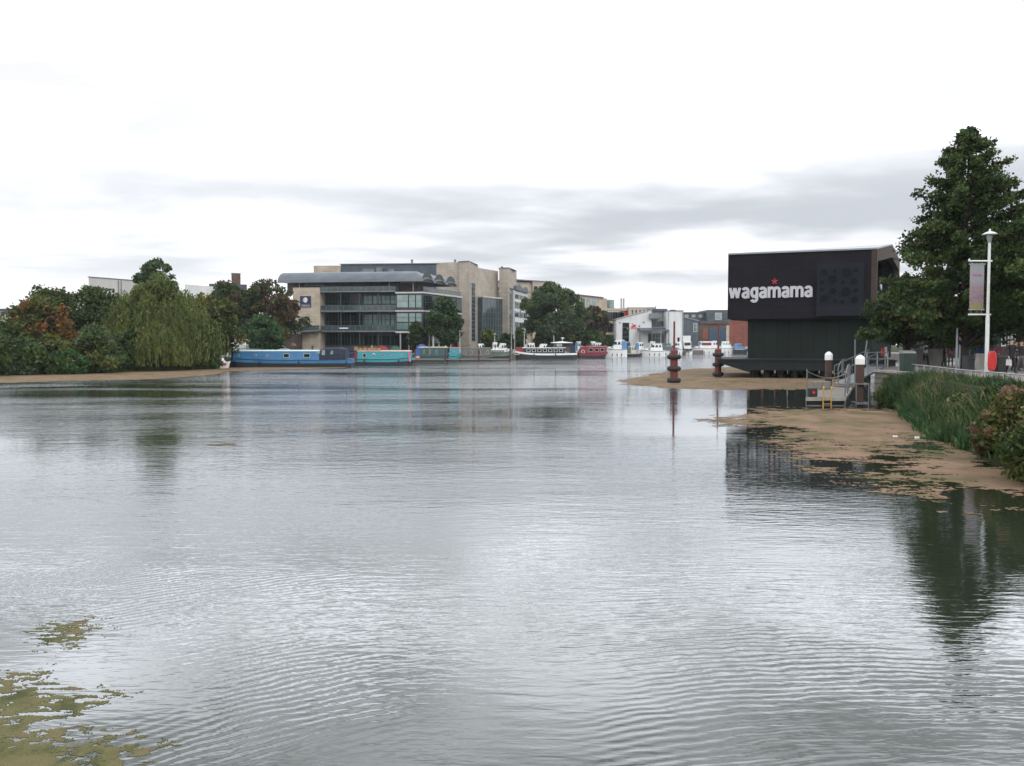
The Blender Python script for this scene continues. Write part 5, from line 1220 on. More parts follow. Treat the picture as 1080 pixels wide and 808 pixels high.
b = MB(); b.hexa([(x(.072), -1.36, .96), (x(.088), -1.36, .96), (x(.088), 1.36, .96), (x(.072), 1.36, .96), (x(.076), -1.22, 2.12), (x(.088), -1.22, 2.12), (x(.088), 1.22, 2.12), (x(.076), 1.22, 2.12)]); b.build('front_bulkhead', 'hnavy', r, world=False)
# navy wheelhouse canopy
sec = []
for xx, h_ in ((.705, 1.3), (.755, 2.35), (.80, 2.68), (.90, 2.72), (.955, 2.55)): sec.append([(x(xx), -1.42, 1.0), (x(xx), -1.36, h_ - .25), (x(xx), -.9, h_), (x(xx), .9, h_), (x(xx), 1.36, h_ - .25), (x(xx), 1.42, 1.0)])
b = MB(); b.loft(sec); cw = b.build('canopy', 'hnavy', r, world=False)
for (a, c, z0, z1) in ((.735, .762, 1.85, 2.2), (.772, .80, 1.65, 2.3), (.84, .862, 1.75, 2.25), (.875, .9, 1.75, 2.25), (.915, .935, 1.75, 2.2)):
    b = MB(); b.hexa([(x(a) , -1.45, z0), (x(c), -1.45, z0), (x(c), -1.40, z0), (x(a), -1.40, z0), (x(a) + .12, -1.45, z1), (x(c) , -1.45, z1), (x(c), -1.38, z1), (x(a) + .12, -1.38, z1)]); b.build('canopy_window', 'glasspale' if a < .87 else 'glassblue', cw, world=False)
b = MB(); b.box(x(.96), x(.998), -1.3, 1.3, .9, 1.15); b.tube([(x(.97), 0, 1.1), (x(.97), 0, 1.9), (x(1.0), 0, 1.95)], .04, 6); b.build('tiller', 'hblue', r, world=False)
text_fc = lf(-1.29)
fenders(r, (x(.3), x(.6), x(.97)), -1.72)
b = MB()
for k in range(3): b.fbox(lf(-1.26), x(.715) + k * .32, x(.715) + k * .32 + .22, -.03, 0.0, 1.38, 1.56)
b.build('name_lettering', 'teal', r, world=False)
# things lying on its roof
rz_ = r.location
for (fx_, ln_, lab, mm, nm) in ((.18, 3.6, 'bundle of wooden poles lying on the pale roof of the blue narrowboat', 'wood', 'pole_bundle'),):
    b = MB()
    for k in range(4): b.tube([(rz_.x + x(fx_) - ln_ / 2, rz_.y - .2 + k * .13, 2.52 - .0 * k), (rz_.x + x(fx_) + ln_ / 2, rz_.y - .1 + k * .13, 2.36 + .02 * k)], .05, 6)
    tag(b.build(nm, mm), lab, 'poles')

# teal boat
r, L = narrowboat('bright teal narrowboat with red and pink striped ends, lying right of the blue one', 373, 438, 128, 'teal', 'hullblack', .08, .93, 'cream', ports=(.5, .65, .80), wins=((.17, .225),), H=2.05, zs=.85, beam=2.8, trim='pink')
x = lambda f: -L / 2 + f * L
for (a, m_, lab) in ((.055, 'hred', None), (.915, 'pink', None)):
    b = MB(); b.hexa([(x(a), -1.45, .55), (x(a + .03), -1.45, .55), (x(a + .03), -1.36, .55), (x(a), -1.36, .55), (x(a - .02), -1.33, 2.0), (x(a + .012), -1.33, 2.0), (x(a + .012), -1.22, 2.0), (x(a - .02), -1.22, 2.0)]); b.build('stripe', m_, r, world=False)
b = MB(); b.ring(lf(-1.45), x(.03), 1.0, .18, .34, -.1, .05, 16); b.build('rope_fender', 'hred', r, world=False)
b = MB(); b.fpoly(lf(-1.26), [(x(.31), 1.55), (x(.35), 1.85), (x(.39), 1.55), (x(.35), 1.66)], -.04, 0); b.build('roof_emblem', 'whitepaint', r, world=False)
fenders(r, (x(.2), x(.75)), -1.5)
px = XA(405, 128); ry = 128
for k in range(6):
    xx = r.location.x + x(.02 + k * .072); b = MB()
    b.box(xx, xx + .52, ry - .6, ry - .1, 2.2, 2.24)
    for (a_, b_, c_, d_) in ((0, .52, -.6, -.56), (0, .52, -.14, -.1), (0, .04, -.56, -.14), (.48, .52, -.56, -.14)): b.box(xx + a_, xx + b_, ry + c_, ry + d_, 2.245, 2.62 + (.12 if k == 0 else 0))
    o = b.build('wooden_crate', 'timber')
    tag(o, ('taller orange crate at the left end of the row on the teal narrowboat', 'second orange crate from the left on the teal narrowboat', 'third orange crate from the left on the teal narrowboat', 'orange crate just right of the middle of the row on the teal narrowboat', 'orange crate last but one on the right of the row on the teal narrowboat', 'orange crate at the right end of the row on the teal narrowboat')[k], 'crate', 'orange crates on the teal boat roof')
    P = np.array([[xx + .26 + random.gauss(0, .13), ry - .35 + random.gauss(0, .1), 2.60 + random.random() * .2] for _ in range(90)]); v, f = leaf_quads(P, .12, 1.4)
    lo = np.array(o.location); quick('plant', v - lo, f, ['lf_olive' if k % 2 else 'lf_flower'], None, o)

# covered boats behind the teal boat
def tarp_boat(label, px0, px1, Y, canvas, hull='hgrey', h=2.5, name='covered_boat', ridge=.5, rz=0):
    root, L = boat_root(name, label, px0, px1, 0, 0, Y=Y, rz=rz)
    b = MB(); b.loft(hull_loft(L, min(2.4, L * .4), .75, .3, .3, .4, .05, .4)); b.build('hull', hull, root, world=False)
    sec = []
    w = min(2.3, L * .38) / 2
    for i in range(9):
        t = i / 8; k = math.sin(PI * (.12 + .76 * t)) ** .6; xx = -L * .45 + L * .82 * t; hz = .8 + (h - .8) * k * (1 + .04 * math.sin(9 * t))
        sec.append([(xx, -w * (.6 + .4 * k), .72), (xx, -w * .7 * k, .72 + (hz - .72) * .72), (xx, -w * .2, hz), (xx, w * .2, hz), (xx, w * .7 * k, .72 + (hz - .72) * .72), (xx, w * (.6 + .4 * k), .72)])
    b = MB(); b.loft(sec); b.build('canvas_cover', canvas, root, world=False)
    return root
tarp_boat('small boat under a maroon canvas behind the teal narrowboat', 393, 413, 133.5, 'rcanvas', h=3.0)
tarp_boat('small boat under a dark green canvas right of the maroon one', 409, 426, 133.5, 'gr_canvas', h=2.9)
tarp_boat('small boat under a navy canvas just right of the blue narrowboat', 366, 379, 133, 'hnavy', h=3.0)
tarp_boat('small boat under a bright blue canvas between the teal and dark green narrowboats', 438, 453, 168, 'cyanvas', h=3.25)

# dark green/grey narrowboats
r, L = narrowboat('dark green narrowboat with pale roof and a red and cream panel at its left end', 438, 476, 163, 'dteal', 'hullblack', .12, .9, 'cream', ports=(), wins=((.24, .28), (.40, .44), (.58, .62)), H=2.5, zs=.85, beam=2.6)
x = lambda f: -L / 2 + f * L
for z0, z1, m_ in ((.35, .6, 'red'), (.605, .9, 'cream')):
    b = MB(); b.box(x(.01), x(.14), -1.42, -1.34, z0, z1); b.build('panel', m_, r, world=False)
narrowboat('short dark teal boat with an orange stripe between two darker narrowboats', 473, 486, 163, 'teal', 'hullblack', .1, .9, 'pink', ports=(.5,), H=2.4, zs=.85, beam=2.4, name='narrowboat')
r, L = narrowboat('rusty grey narrowboat with white window frames', 484, 521, 166, 'hgrey', 'hullblack', .06, .92, 'hgrey', wins=((.15, .19), (.35, .39), (.58, .62), (.80, .84)), H=2.35, zs=.8, beam=2.6)
r, L = narrowboat('grey green narrowboat with high blunt bow right of the rusty grey one', 517, 541, 170, 'hgreen', 'hullblack', .05, .62, 'gelcoat', H=2.0, zs=1.5, beam=3.0, bow=1, rise=.5)
# posts of the jetty beside the teal boat
def jetty(label, px0, px1, Y, posts):
    root = thing('jetty', label, 'jetty', (XA(px0, Y), Y, 0), 0, 'floating jetties')
    b = MB(); x0, x1 = XA(px0, Y), XA(px1, Y); b.box(x0, x1, Y - .6, Y + .6, .25, .5); b.build('deck', 'wood', root)
    for p in posts: b = MB(); b.lathe((XA(p, Y), Y - .75, -.8), [(.14, 0), (.14, 2.9), (.1, 3.0)], 10); b.build('post', 'rust', root)
jetty('low floating jetty with posts in front of the dark green narrowboats', 437, 540, 158, (438.2, 470, 505, 538))
jetty('floating jetty beside the white cruisers', 636, 716, 262, (640, 662, 690, 714))
jetty('floating jetty in front of the cruisers near the dark restaurant building', 716, 800, 318, (720, 745, 770))
# small outboard boat at the far left tip
r = boat_root('small_cruiser', 'small white day boat with a red hull band half hidden at the bush tip', 222, 243, 0, 0, Y=111)[0]
b = MB(); b.loft(hull_loft(2.6, 1.6, .75, .2, .3, .45, .05, .4)); b.build('hull', 'gelcoat', r, world=False)
b = MB(); b.box(-.9, 1.0, -.83, -.79, .38, .66); b.build('hull_band', 'red', r, world=False)
b = MB(); b.hexa([(-.9, -.6, .76), (.5, -.6, .76), (.5, .6, .76), (-.9, .6, .76), (-.7, -.5, 1.5), (.1, -.5, 1.5), (.1, .5, 1.5), (-.7, .5, 1.5)]); b.build('cabin', 'gelcoat', r, world=False)
lwin(r, lf(-.6), -.7, .2, .9, 1.35, .0, 'gelcoat', 'glassgreen')

# dutch barge
r, L = boat_root('barge', 'long dark hulled barge with white rail band, row of square windows and brown wheelhouse', 538, 608, 0, 0, Y=184)
x = lambda f: -L / 2 + f * L
b = MB(); b.loft([[(-p[0], p[1], p[2]) for p in q] for q in hull_loft(L, 3.6, 1.15, .75, .4, .2, .1, .2)]); b.build('hull', 'hullblack', r, world=False)
b = MB(); sec = hull_loft(L + .08, 3.66, 1.2, .75, .4, .2, .1, .1); b.loft([[(-p[0][0], p[0][1], p[0][2]), (-p[0][0], p[0][1], p[0][2] - .38), (-p[0][0], -p[0][1], p[0][2] - .38), (-p[0][0], -p[0][1], p[0][2])] for p in sec]); b.build('gunwale', 'gelcoat', r, world=False)
b = MB(); b.box(x(.20), x(.82), -1.35, 1.35, 1.15, 2.35); b.build('cabin', 'hullblack', r, world=False)
b = MB(); b.box(x(.18), x(.83), -1.5, 1.5, 2.352, 2.5); b.build('roof', 'gelcoat', r, world=False)
for k in range(7): lwin(r, lf(-1.36), x(.25 + k * .081), x(.25 + k * .081) + .75, 1.55, 2.2, .0, 'gelcoat', 'glass', .06)
b = MB(); b.hexa([(x(.64), -1.3, 2.5), (x(.93), -1.3, 1.2), (x(.93), 1.3, 1.2), (x(.64), 1.3, 2.5), (x(.66), -1.2, 3.45), (x(.92), -1.2, 3.45), (x(.92), 1.2, 3.45), (x(.66), 1.2, 3.45)]); wh = b.build('wheelhouse', 'brownclad', r, world=False)
b = MB(); b.loft([[(x(.61), -1.4, 3.46), (x(.61), 1.4, 3.46), (x(.61), 1.3, 3.55), (x(.61), -1.3, 3.55)], [(x(.76), -1.45, 3.46), (x(.76), 1.45, 3.46), (x(.76), 1.2, 3.8), (x(.76), -1.2, 3.8)], [(x(.94), -1.4, 3.46), (x(.94), 1.4, 3.46), (x(.94), 1.3, 3.55), (x(.94), -1.3, 3.55)]]); b.build('wheelhouse_roof', 'gelcoat', wh, world=False)
lwin(r, lf(-1.28), x(.70), x(.77), 2.75, 3.3, .0, 'gelcoat', 'glasspale'); lwin(r, lf(-1.28), x(.79), x(.9), 2.7, 3.3, .0, 'brownclad', 'glass')
b = MB(); b.hexa([(x(.90), -1.5, 1.2), (x(.985), -1.5, 1.2), (x(.985), 1.5, 1.2), (x(.90), 1.5, 1.2), (x(.90), -1.3, 3.4), (x(.96), -1.3, 3.1), (x(.96), 1.3, 3.1), (x(.90), 1.3, 3.4)]); b.build('stern_cover', 'hnavy', r, world=False)
b = MB(); b.hexa([(x(.07), -1.0, 1.9), (x(.2), -1.2, 1.3), (x(.2), 1.2, 1.3), (x(.07), 1.0, 1.9), (x(.09), -.9, 2.5), (x(.2), -1.1, 2.6), (x(.2), 1.1, 2.6), (x(.09), .9, 2.5)]); b.build('foredeck_cover', 'rcanvas', r, world=False)
b = MB(); b.tube([(x(.05), -1.0, 1.35), (x(.07), -1.75, 1.0), (x(.13), -1.85, 1.0), (x(.17), -1.8, 1.4)], .08, 6); b.build('rope_fender', 'cream', r, world=False)
b = MB(); b.lathe((x(.79), 0, 3.75), [(.05, 0), (.05, .6), (.35, .7), (.35, .85), (.05, .9)], 12); b.build('radar', 'gelcoat', r, world=False)
b = MB(); b.tube([(x(.66), .3, 3.5), (x(.66), .3, 5.0)], .05, 6); b.build('mast', 'whitepaint', r, world=False)
fenders(r, (x(.36), x(.68)), -1.95, .3, .9)

# maroon narrowboat
r, L = narrowboat('short maroon narrowboat with an arched front panel between barge and white cruiser', 609, 641, 197, 'hred', 'hullblack', .1, .95, 'hred', ports=(), wins=((.36, .5), (.56, .68), (.74, .86)), H=2.6, zs=1.1, beam=2.8)
x = lambda f: -L / 2 + f * L
b = MB(); b.hexa([(x(.02), -1.2, 1.1), (x(.3), -1.3, 1.1), (x(.3), 1.3, 1.1), (x(.02), 1.2, 1.1), (x(.08), -1.0, 2.3), (x(.28), -1.2, 2.85), (x(.28), 1.2, 2.85), (x(.08), 1.0, 2.3)]); b.build('front_canopy', 'rcanvas', r, world=False)
b = MB(); b.ring(lf(-1.3), x(.17), 1.5, .3, .44, -.08, .0, 16); b.build('lifebuoy_ring', 'cream', r, world=False)

# cruisers
def cruiser(label, px0, px1, Y, bow=-1, H=2.9, canopy=None, win='glass', hullm='gelcoat', rz=0, band=None, fly=False, low=False, name='motor_cruiser', group='motor cruisers moored at the far side', cabm='gelcoat'):
    root, L = boat_root(name, label, px0, px1, 0, 0, Y=Y, rz=rz); root['category'] = 'cruiser'
    s = bow; B = max(1.9, L * .36)
    H += .25; zs = H * .47 if not low else .9
    def mir(q): return [[(p[0] * s, p[1], p[2]) for p in z] for z in q]
    b = MB(); sec = hull_loft(L, B, zs, .45, .3, .42, .04, L * .09, 18, .8); b.loft(mir(sec)); b.build('hull', hullm, root, world=False)
    b = MB()
    for yy in (1, -1): b.tube([(q[0][0] * s, q[0][1] * yy, q[0][2] - .12) for q in sec], .06, 6)
    b.build('rubbing_strake', 'black' if hullm != 'hullblack' else 'gelcoat', root, world=False)
    # cabin: from stern .1 to .62 with raked screen, foredeck trunk to .85
    def q(t): return (-L / 2 + L * t) * s
    w1, w2 = B * .40, B * .33
    b = MB(); b.hexa([(q(.50), -w1, zs), (q(.88), -w1 * .5, zs + .3), (q(.88), w1 * .5, zs + .3), (q(.50), w1, zs), (q(.50), -w2, zs + .72), (q(.78), -w2 * .55, zs + .62), (q(.78), w2 * .55, zs + .62), (q(.50), w2, zs + .72)]); b.build('fore_cabin', cabm, root, world=False)
    b = MB(); b.hexa([(q(.10), -w1, zs), (q(.66), -w1, zs), (q(.66), w1, zs), (q(.10), w1, zs), (q(.14), -w2, H), (q(.50), -w2, H), (q(.50), w2, H), (q(.14), w2, H)]); b.build('cabin', cabm, root, world=False)
    b = MB(); b.hexa([(q(.11), -w2 - .08, H + .002), (q(.53), -w2 - .08, H + .002), (q(.53), w2 + .08, H + .002), (q(.11), w2 + .08, H + .002), (q(.14), -w2 * .8, H + .12), (q(.50), -w2 * .8, H + .12), (q(.50), w2 * .8, H + .12), (q(.14), w2 * .8, H + .12)]); b.build('roof', cabm, root, world=False)
    z0, z1 = zs + (H - zs) * .52, zs + (H - zs) * .84
    def sidew(ta, tb_, nm='side_window'):
        for sg_ in (-1, 1):
            ya = w1 + (w2 - w1) * (z0 - zs) / (H - zs) + .02; yb = w1 + (w2 - w1) * (z1 - zs) / (H - zs) + .02
            g = MB(); g.hexa([(q(ta), sg_ * ya, z0), (q(tb_), sg_ * ya, z0), (q(tb_), sg_ * (ya - .04), z0), (q(ta), sg_ * (ya - .04), z0), (q(ta + .01), sg_ * yb, z1), (q(tb_ - .035), sg_ * yb, z1), (q(tb_ - .035), sg_ * (yb - .04), z1), (q(ta + .01), sg_ * (yb - .04), z1)]); g.build(nm, win, root, world=False)
    sidew(.17, .27); sidew(.30, .42); sidew(.45, .565)
    g = MB(); k0, k1 = (z0 - zs) / (H - zs), (z1 - zs) / (H - zs)
    g.hexa([(q(.66 - .16 * k0) + .03 * s, -w1 * .85, z0), (q(.66 - .16 * k0) + .03 * s, w1 * .85, z0), (q(.66 - .16 * k0), w1 * .85, z0), (q(.66 - .16 * k0), -w1 * .85, z0), (q(.66 - .16 * k1) + .03 * s, -w2 * .85, z1), (q(.66 - .16 * k1) + .03 * s, w2 * .85, z1), (q(.66 - .16 * k1), w2 * .85, z1), (q(.66 - .16 * k1), -w2 * .85, z1)]); g.build('windscreen', win, root, world=False)
    for sg_ in (-1, 1): g = MB(); g.box(min(q(.62), q(.7)), max(q(.62), q(.7)), sg_ * w1 * .80 - .03, sg_ * w1 * .80 + .03, zs + .34, zs + .54); g.build('cabin_light', 'glass', root, world=False)
    if canopy:
        b = MB(); b.loft([[(q(t), -B * .42, zs), (q(t), -B * .36, h_ - .2), (q(t), 0, h_), (q(t), B * .36, h_ - .2), (q(t), B * .42, zs)] for t, h_ in ((.02, zs + .9), (.06, H - .1), (.15, H + .12), (.24, H + .14))]); b.build('canopy', canopy, root, world=False)
    b = MB(); n = 9
    pts = []
    for i in range(n):
        t = .62 + .38 * i / (n - 1); k = sec[int(t * 18)][0]; pts.append((k[0] * s * .985, k[1] * .93, k[2] + .55)); b.tube([(k[0] * s * .985, k[1] * .93, k[2]), (k[0] * s * .985, k[1] * .93, k[2] + .55)], .018, 4)
    pts2 = [(p[0], -p[1], p[2]) for p in pts]; b.tube(pts + pts2[::-1], .02, 5); b.build('bow_rail', 'galv', root, world=False)
    if band: b = MB(); b.box(min(q(.15), q(.55)), max(q(.15), q(.55)), -w1 - .06, -w1 - .01, z0 - .15, z1); b.build('side_screen', band, root, world=False)
    fenders(root, [q(t) for t in (.25, .45, .66)], -B / 2 - .06, .25, .6, 'black')
    return root
cruiser('large white cruiser with a tall rounded cabin right of the maroon narrowboat', 637, 661, 213, -1, 3.9, 'lcanvas', rz=.05)
cruiser('small dark hulled day boat with grey cover and beige screen', 661, 677, 216, 1, 2.4, 'gcanvas', win='glassgreen', hullm='hullblack', low=True, cabm='cream')
cruiser('white cruiser with long dark windscreen left of the nearer red pile', 676, 701, 222, -1, 3.0)
cruiser('cruiser with a grey green canvas cabin just behind the nearer red pile', 697, 717, 232, 1, 3.1, 'gcanvas', win='glasspale', rz=-.1, cabm='gcanvas')
cruiser('small cruiser with slate blue cover and low hull beside the white lorry', 716, 731, 270, 1, 2.9, 'slate', low=True, cabm='slate', win='glassblue')
cruiser('white cruiser with maroon side screens', 729, 753, 288, -1, 3.9, 'gelcoat', band='rcanvas')
cruiser('white and blue cruiser left of the further red pile', 746, 764, 300, 1, 3.9, 'lcanvas', win='glassblue', rz=.1)
cruiser('white cruiser with a pale green windscreen right of the further red pile', 759, 778, 292, 1, 3.9, None, win='glasspale')
cruiser('small boat with a light blue cover near the restaurant wall', 774, 789, 290, 1, 3.2, 'lcanvas', hullm='hullblack', cabm='lcanvas', win='glassblue')
cruiser('white cruiser bow half hidden by the dark restaurant wall', 783, 803, 296, -1, 3.6, 'cyanvas')
# second row behind
for (a, c, Y, H, can, lab, cb_) in ((549, 566, 192, 3.1, None, 'small white cruiser behind the bow of the barge', 'gelcoat'), (568, 585, 194, 2.9, 'gelcoat', 'low white cruiser behind the middle of the barge', 'gelcoat'), (606, 619, 204, 3.5, 'lcanvas', 'cruiser with light blue cover behind the maroon narrowboat bow', 'gelcoat'), (617, 629, 208, 3.5, None, 'white cruiser behind the maroon narrowboat roof', 'gelcoat'), (626, 642, 214, 3.2, None, 'white cruiser in the gap between maroon narrowboat and large white cruiser', 'gelcoat'),
    (660, 669, 232, 3.4, 'cyanvas', 'boat with a bright blue cover behind the large white cruiser', 'cyanvas'), (670, 684, 238, 3.4, 'lcanvas', 'small cruiser with blue cover behind the beige screened day boat', 'gelcoat'), (518, 530, 180, 3.2, None, 'white cruiser showing above the rusty grey narrowboat', 'gelcoat'), (526, 540, 182, 3.0, 'gelcoat', 'white cruiser showing above the grey green narrowboat', 'gelcoat'),
    (736, 748, 310, 4.0, 'lcanvas', 'cruiser with blue cover behind the maroon screened cruiser', 'gelcoat'), (766, 779, 308, 4.6, 'hnavy', 'cruiser with navy cover behind the pale green windscreen', 'gelcoat'), (684, 697, 240, 3.6, None, 'white cruiser half hidden behind the long windscreened one', 'gelcoat'), (707, 719, 250, 3.6, 'gelcoat', 'white cruiser with pale cover below the white square tower', 'gelcoat'), (750, 761, 314, 4.2, None, 'white cruiser roof seen between the maroon screened cruiser and the further red pile', 'gelcoat'), (779, 791, 311, 4.2, 'gelcoat', 'white cruiser before the red brick building', 'gelcoat'), (590, 602, 200, 3.3, None, 'white cruiser behind the stern of the barge', 'gelcoat'), (497, 512, 178, 2.9, 'gr_canvas', 'low white cruiser with green cover behind the rusty grey narrowboat', 'gelcoat')):
    cruiser(lab, a, c, Y, -1 if (a % 2) else 1, H, can, cabm=cb_, rz=random.uniform(-.2, .2))

# ------------------------------------------------------------------ quay furniture and vehicles
def lamp(px, Y, ytop, label, group='lamp posts on the far quay', yt2=None, head='disc'):
    x = XA(px, Y); zt = ZA(ytop, Y); r = thing('lamp_post', label, 'lamp post', (x, Y, GZ), 0, group)
    b = MB(); b.lathe((x, Y, GZ), [(.11, 0), (.11, .9), (.07, 1.0), (.05, zt - GZ - .3)], 8); b.build('post', 'whitepaint', r)
    b = MB(); b.lathe((x, Y, zt - .3), [(.08, 0), (.12, .18), (.45, .2), (.3, .3), (.05, .36)], 12); b.build('lamp_head', 'galv', r)
lamp(240, 141, 354.5, 'short pale lamp post left of the taller one by the quay fence'); lamp(252.5, 146, 352, 'tall pale lamp post beside the dense round bush'); lamp(259, 148, 358, 'thin pale post just left of the dense round bush')
lamp(485, 178, 349, 'lamp post right of the oval tree'); lamp(521.7, 188, 352, 'lamp post right of the yellow green tree'); lamp(553, 192, 350, 'lamp post at the left edge of the wide rounded tree'); lamp(697, 240, 350, 'lamp post in front of the white building canopy'); lamp(463, 176, 361, 'low round headed post under the oval tree')
def mast(px, Y, yt, label, m='galv'):
    x = XA(px, Y); b = MB(); b.lathe((x, Y, 1.0), [(.09, 0), (.07, (ZA(yt, Y) - 1) * .6), (.03, ZA(yt, Y) - 1)], 8); tag(b.build('boat_mast', m), label, 'mast', 'slender masts among the boats')
mast(542.8, 174, 330, 'tall slender mast in front of the second stone tower'); mast(539.3, 174, 344, 'shorter slender mast left of the tall one')
mast(452.8, 160, 352, 'brown post in front of the white banded bay', 'wood')
# cross sign / pale post frame
r = thing('sign_frame', 'pale T shaped frame standing on the quay left of the oval tree', 'frame', (XA(456, 177), 177, GZ), 0)
b = MB(); b.box(XA(457, 177) - .15, XA(457, 177) + .15, 177, 177.3, GZ, ZA(350, 177)); b.build('post', 'paleclad', r)
b = MB(); b.box(XA(448, 177), XA(466, 177), 176.95, 177.35, ZA(350, 177), ZA(348.8, 177)); b.build('crossbar', 'paleclad', r)
# quay fence on the left
FQ = Facade(222, 138, 262, 143)
r = thing('railing_fence', 'grey vertical bar fence on the quay below the olive tree', 'fence', (FQ.A.x, FQ.A.y, GZ))
b = MB()
for k in range(26): b.fbox(FQ, FQ.L * k / 25, FQ.L * k / 25 + .04, 0, .04, GZ, GZ + 1.8)
b.build('bars', 'galv', r); b = MB()
for z in (.15, 1.7): b.fbox(FQ, -.05, FQ.L + .1, .045, .09, GZ + z, GZ + z + .06)
b.build('rail', 'galv', r)
def car(label, px, Y, L, H, m, rz=0, van=False, name='parked_car', cat='car'):
    r = thing(name, label, cat, (XA(px, Y), Y, 1.36), rz, 'vehicles on the far quay')
    w = .85; prof_ = [(-L / 2, .3), (-L / 2, .85), (-L * .44, .95), (-L * .30, H), (L * .12, H), (L * .28, .98), (L * .47, .85), (L / 2, .6), (L / 2, .3)] if not van else [(-L / 2, .35), (-L / 2, H), (L * .30, H), (L * .40, 1.25), (L * .5, 1.0), (L / 2, .35)]
    b = MB(); b.fpoly(LocalFace((0, 0, 0), (1, 0, 0), (0, 1, 0)), prof_, -w, w); b.build('body', m, r, world=False, bevel=.05)
    for sg_ in (-1, 1):
        pts = [(-L * .38, 1.0), (-L * .28, H - .1), (L * .10, H - .1), (L * .22, 1.0)] if not van else [(L * .15, 1.25), (L * .15, H - .2), (L * .28, H - .2), (L * .36, 1.25)]
        b = MB(); b.fpoly(LocalFace((0, sg_ * (w + .012), 0), (1, 0, 0), (0, -sg_, 0)), pts, 0, .03); b.build('side_window', 'glass', r, world=False)
    for xx in (-L * .3, L * .31):
        for yy in (-w, w):
            b = MB(); b.disc(LocalFace((0, yy, 0), (1, 0, 0), (0, 1, 0)), xx, .32, .32, -.1, .1, 16); wh_ = b.build('wheel', 'tyre', r, world=False)
            b = MB(); b.disc(LocalFace((0, yy, 0), (1, 0, 0), (0, 1, 0)), xx, .32, .18, -.115, .115, 12); b.build('rim', 'galv', wh_, world=False)
car('white car parked on the quay right of the dense round bush', 295.5, 168, 3.6, 1.5, 'gelcoat', .5)
# white lorry with box
r = thing('lorry', 'white box lorry parked beside the white tower', 'lorry', (XA(724, 262), 262, 1.36), 0, 'vehicles on the far quay')
b = MB(); b.box(-1.3, 1.3, 0, 6, .9, 4.5); b.build('box', 'whitepaint', r, world=False, bevel=.04)
b = MB(); b.hexa([(-1.1, -1.9, .5), (1.1, -1.9, .5), (1.1, -.05, .5), (-1.1, -.05, .5), (-1.1, -1.6, 2.7), (1.1, -1.6, 2.7), (1.1, -.05, 2.9), (-1.1, -.05, 2.9)]); cb1 = b.build('cab', 'whitepaint', r, world=False, bevel=.05)
b = MB(); b.hexa([(-.95, -1.82, 1.5), (.95, -1.82, 1.5), (.95, -1.75, 1.5), (-.95, -1.75, 1.5), (-.9, -1.68, 2.4), (.9, -1.68, 2.4), (.9, -1.6, 2.4), (-.9, -1.6, 2.4)]); b.build('windscreen', 'glass', cb1, world=False)
for xx in (-1.1, 1.1):
    for yy in (-1.1, 4.4): b = MB(); b.disc(LocalFace((xx, 0, 0), (0, 1, 0), (1, 0, 0)), yy, .45, .45, -.15, .15, 16); b.build('wheel', 'tyre', r, world=False)
for px, Y, lab, m_ in ((645, 255, 'dark car parked at the left corner of the white building', 'black'), (708, 248, 'blue car parked below the white square tower', 'lcanvas')): car(lab, px, Y, 4.2, 1.5, m_, .2)
# round timber planter ball / orange parasol on the quay
r = thing('parasol', 'small orange parasol at the foot of the outside stair', 'parasol', (XA(309, 170), 170, GZ))
b = MB(); b.lathe((XA(309, 170), 170, GZ), [(.03, 0), (.03, 2.1)], 8); b.build('pole', 'wood', r)
b = MB(); b.lathe((XA(309, 170), 170, GZ + 1.5), [(.75, .0), (.78, .08), (.45, .5), (.04, .7)], 14); b.build('canopy', 'timber', r)
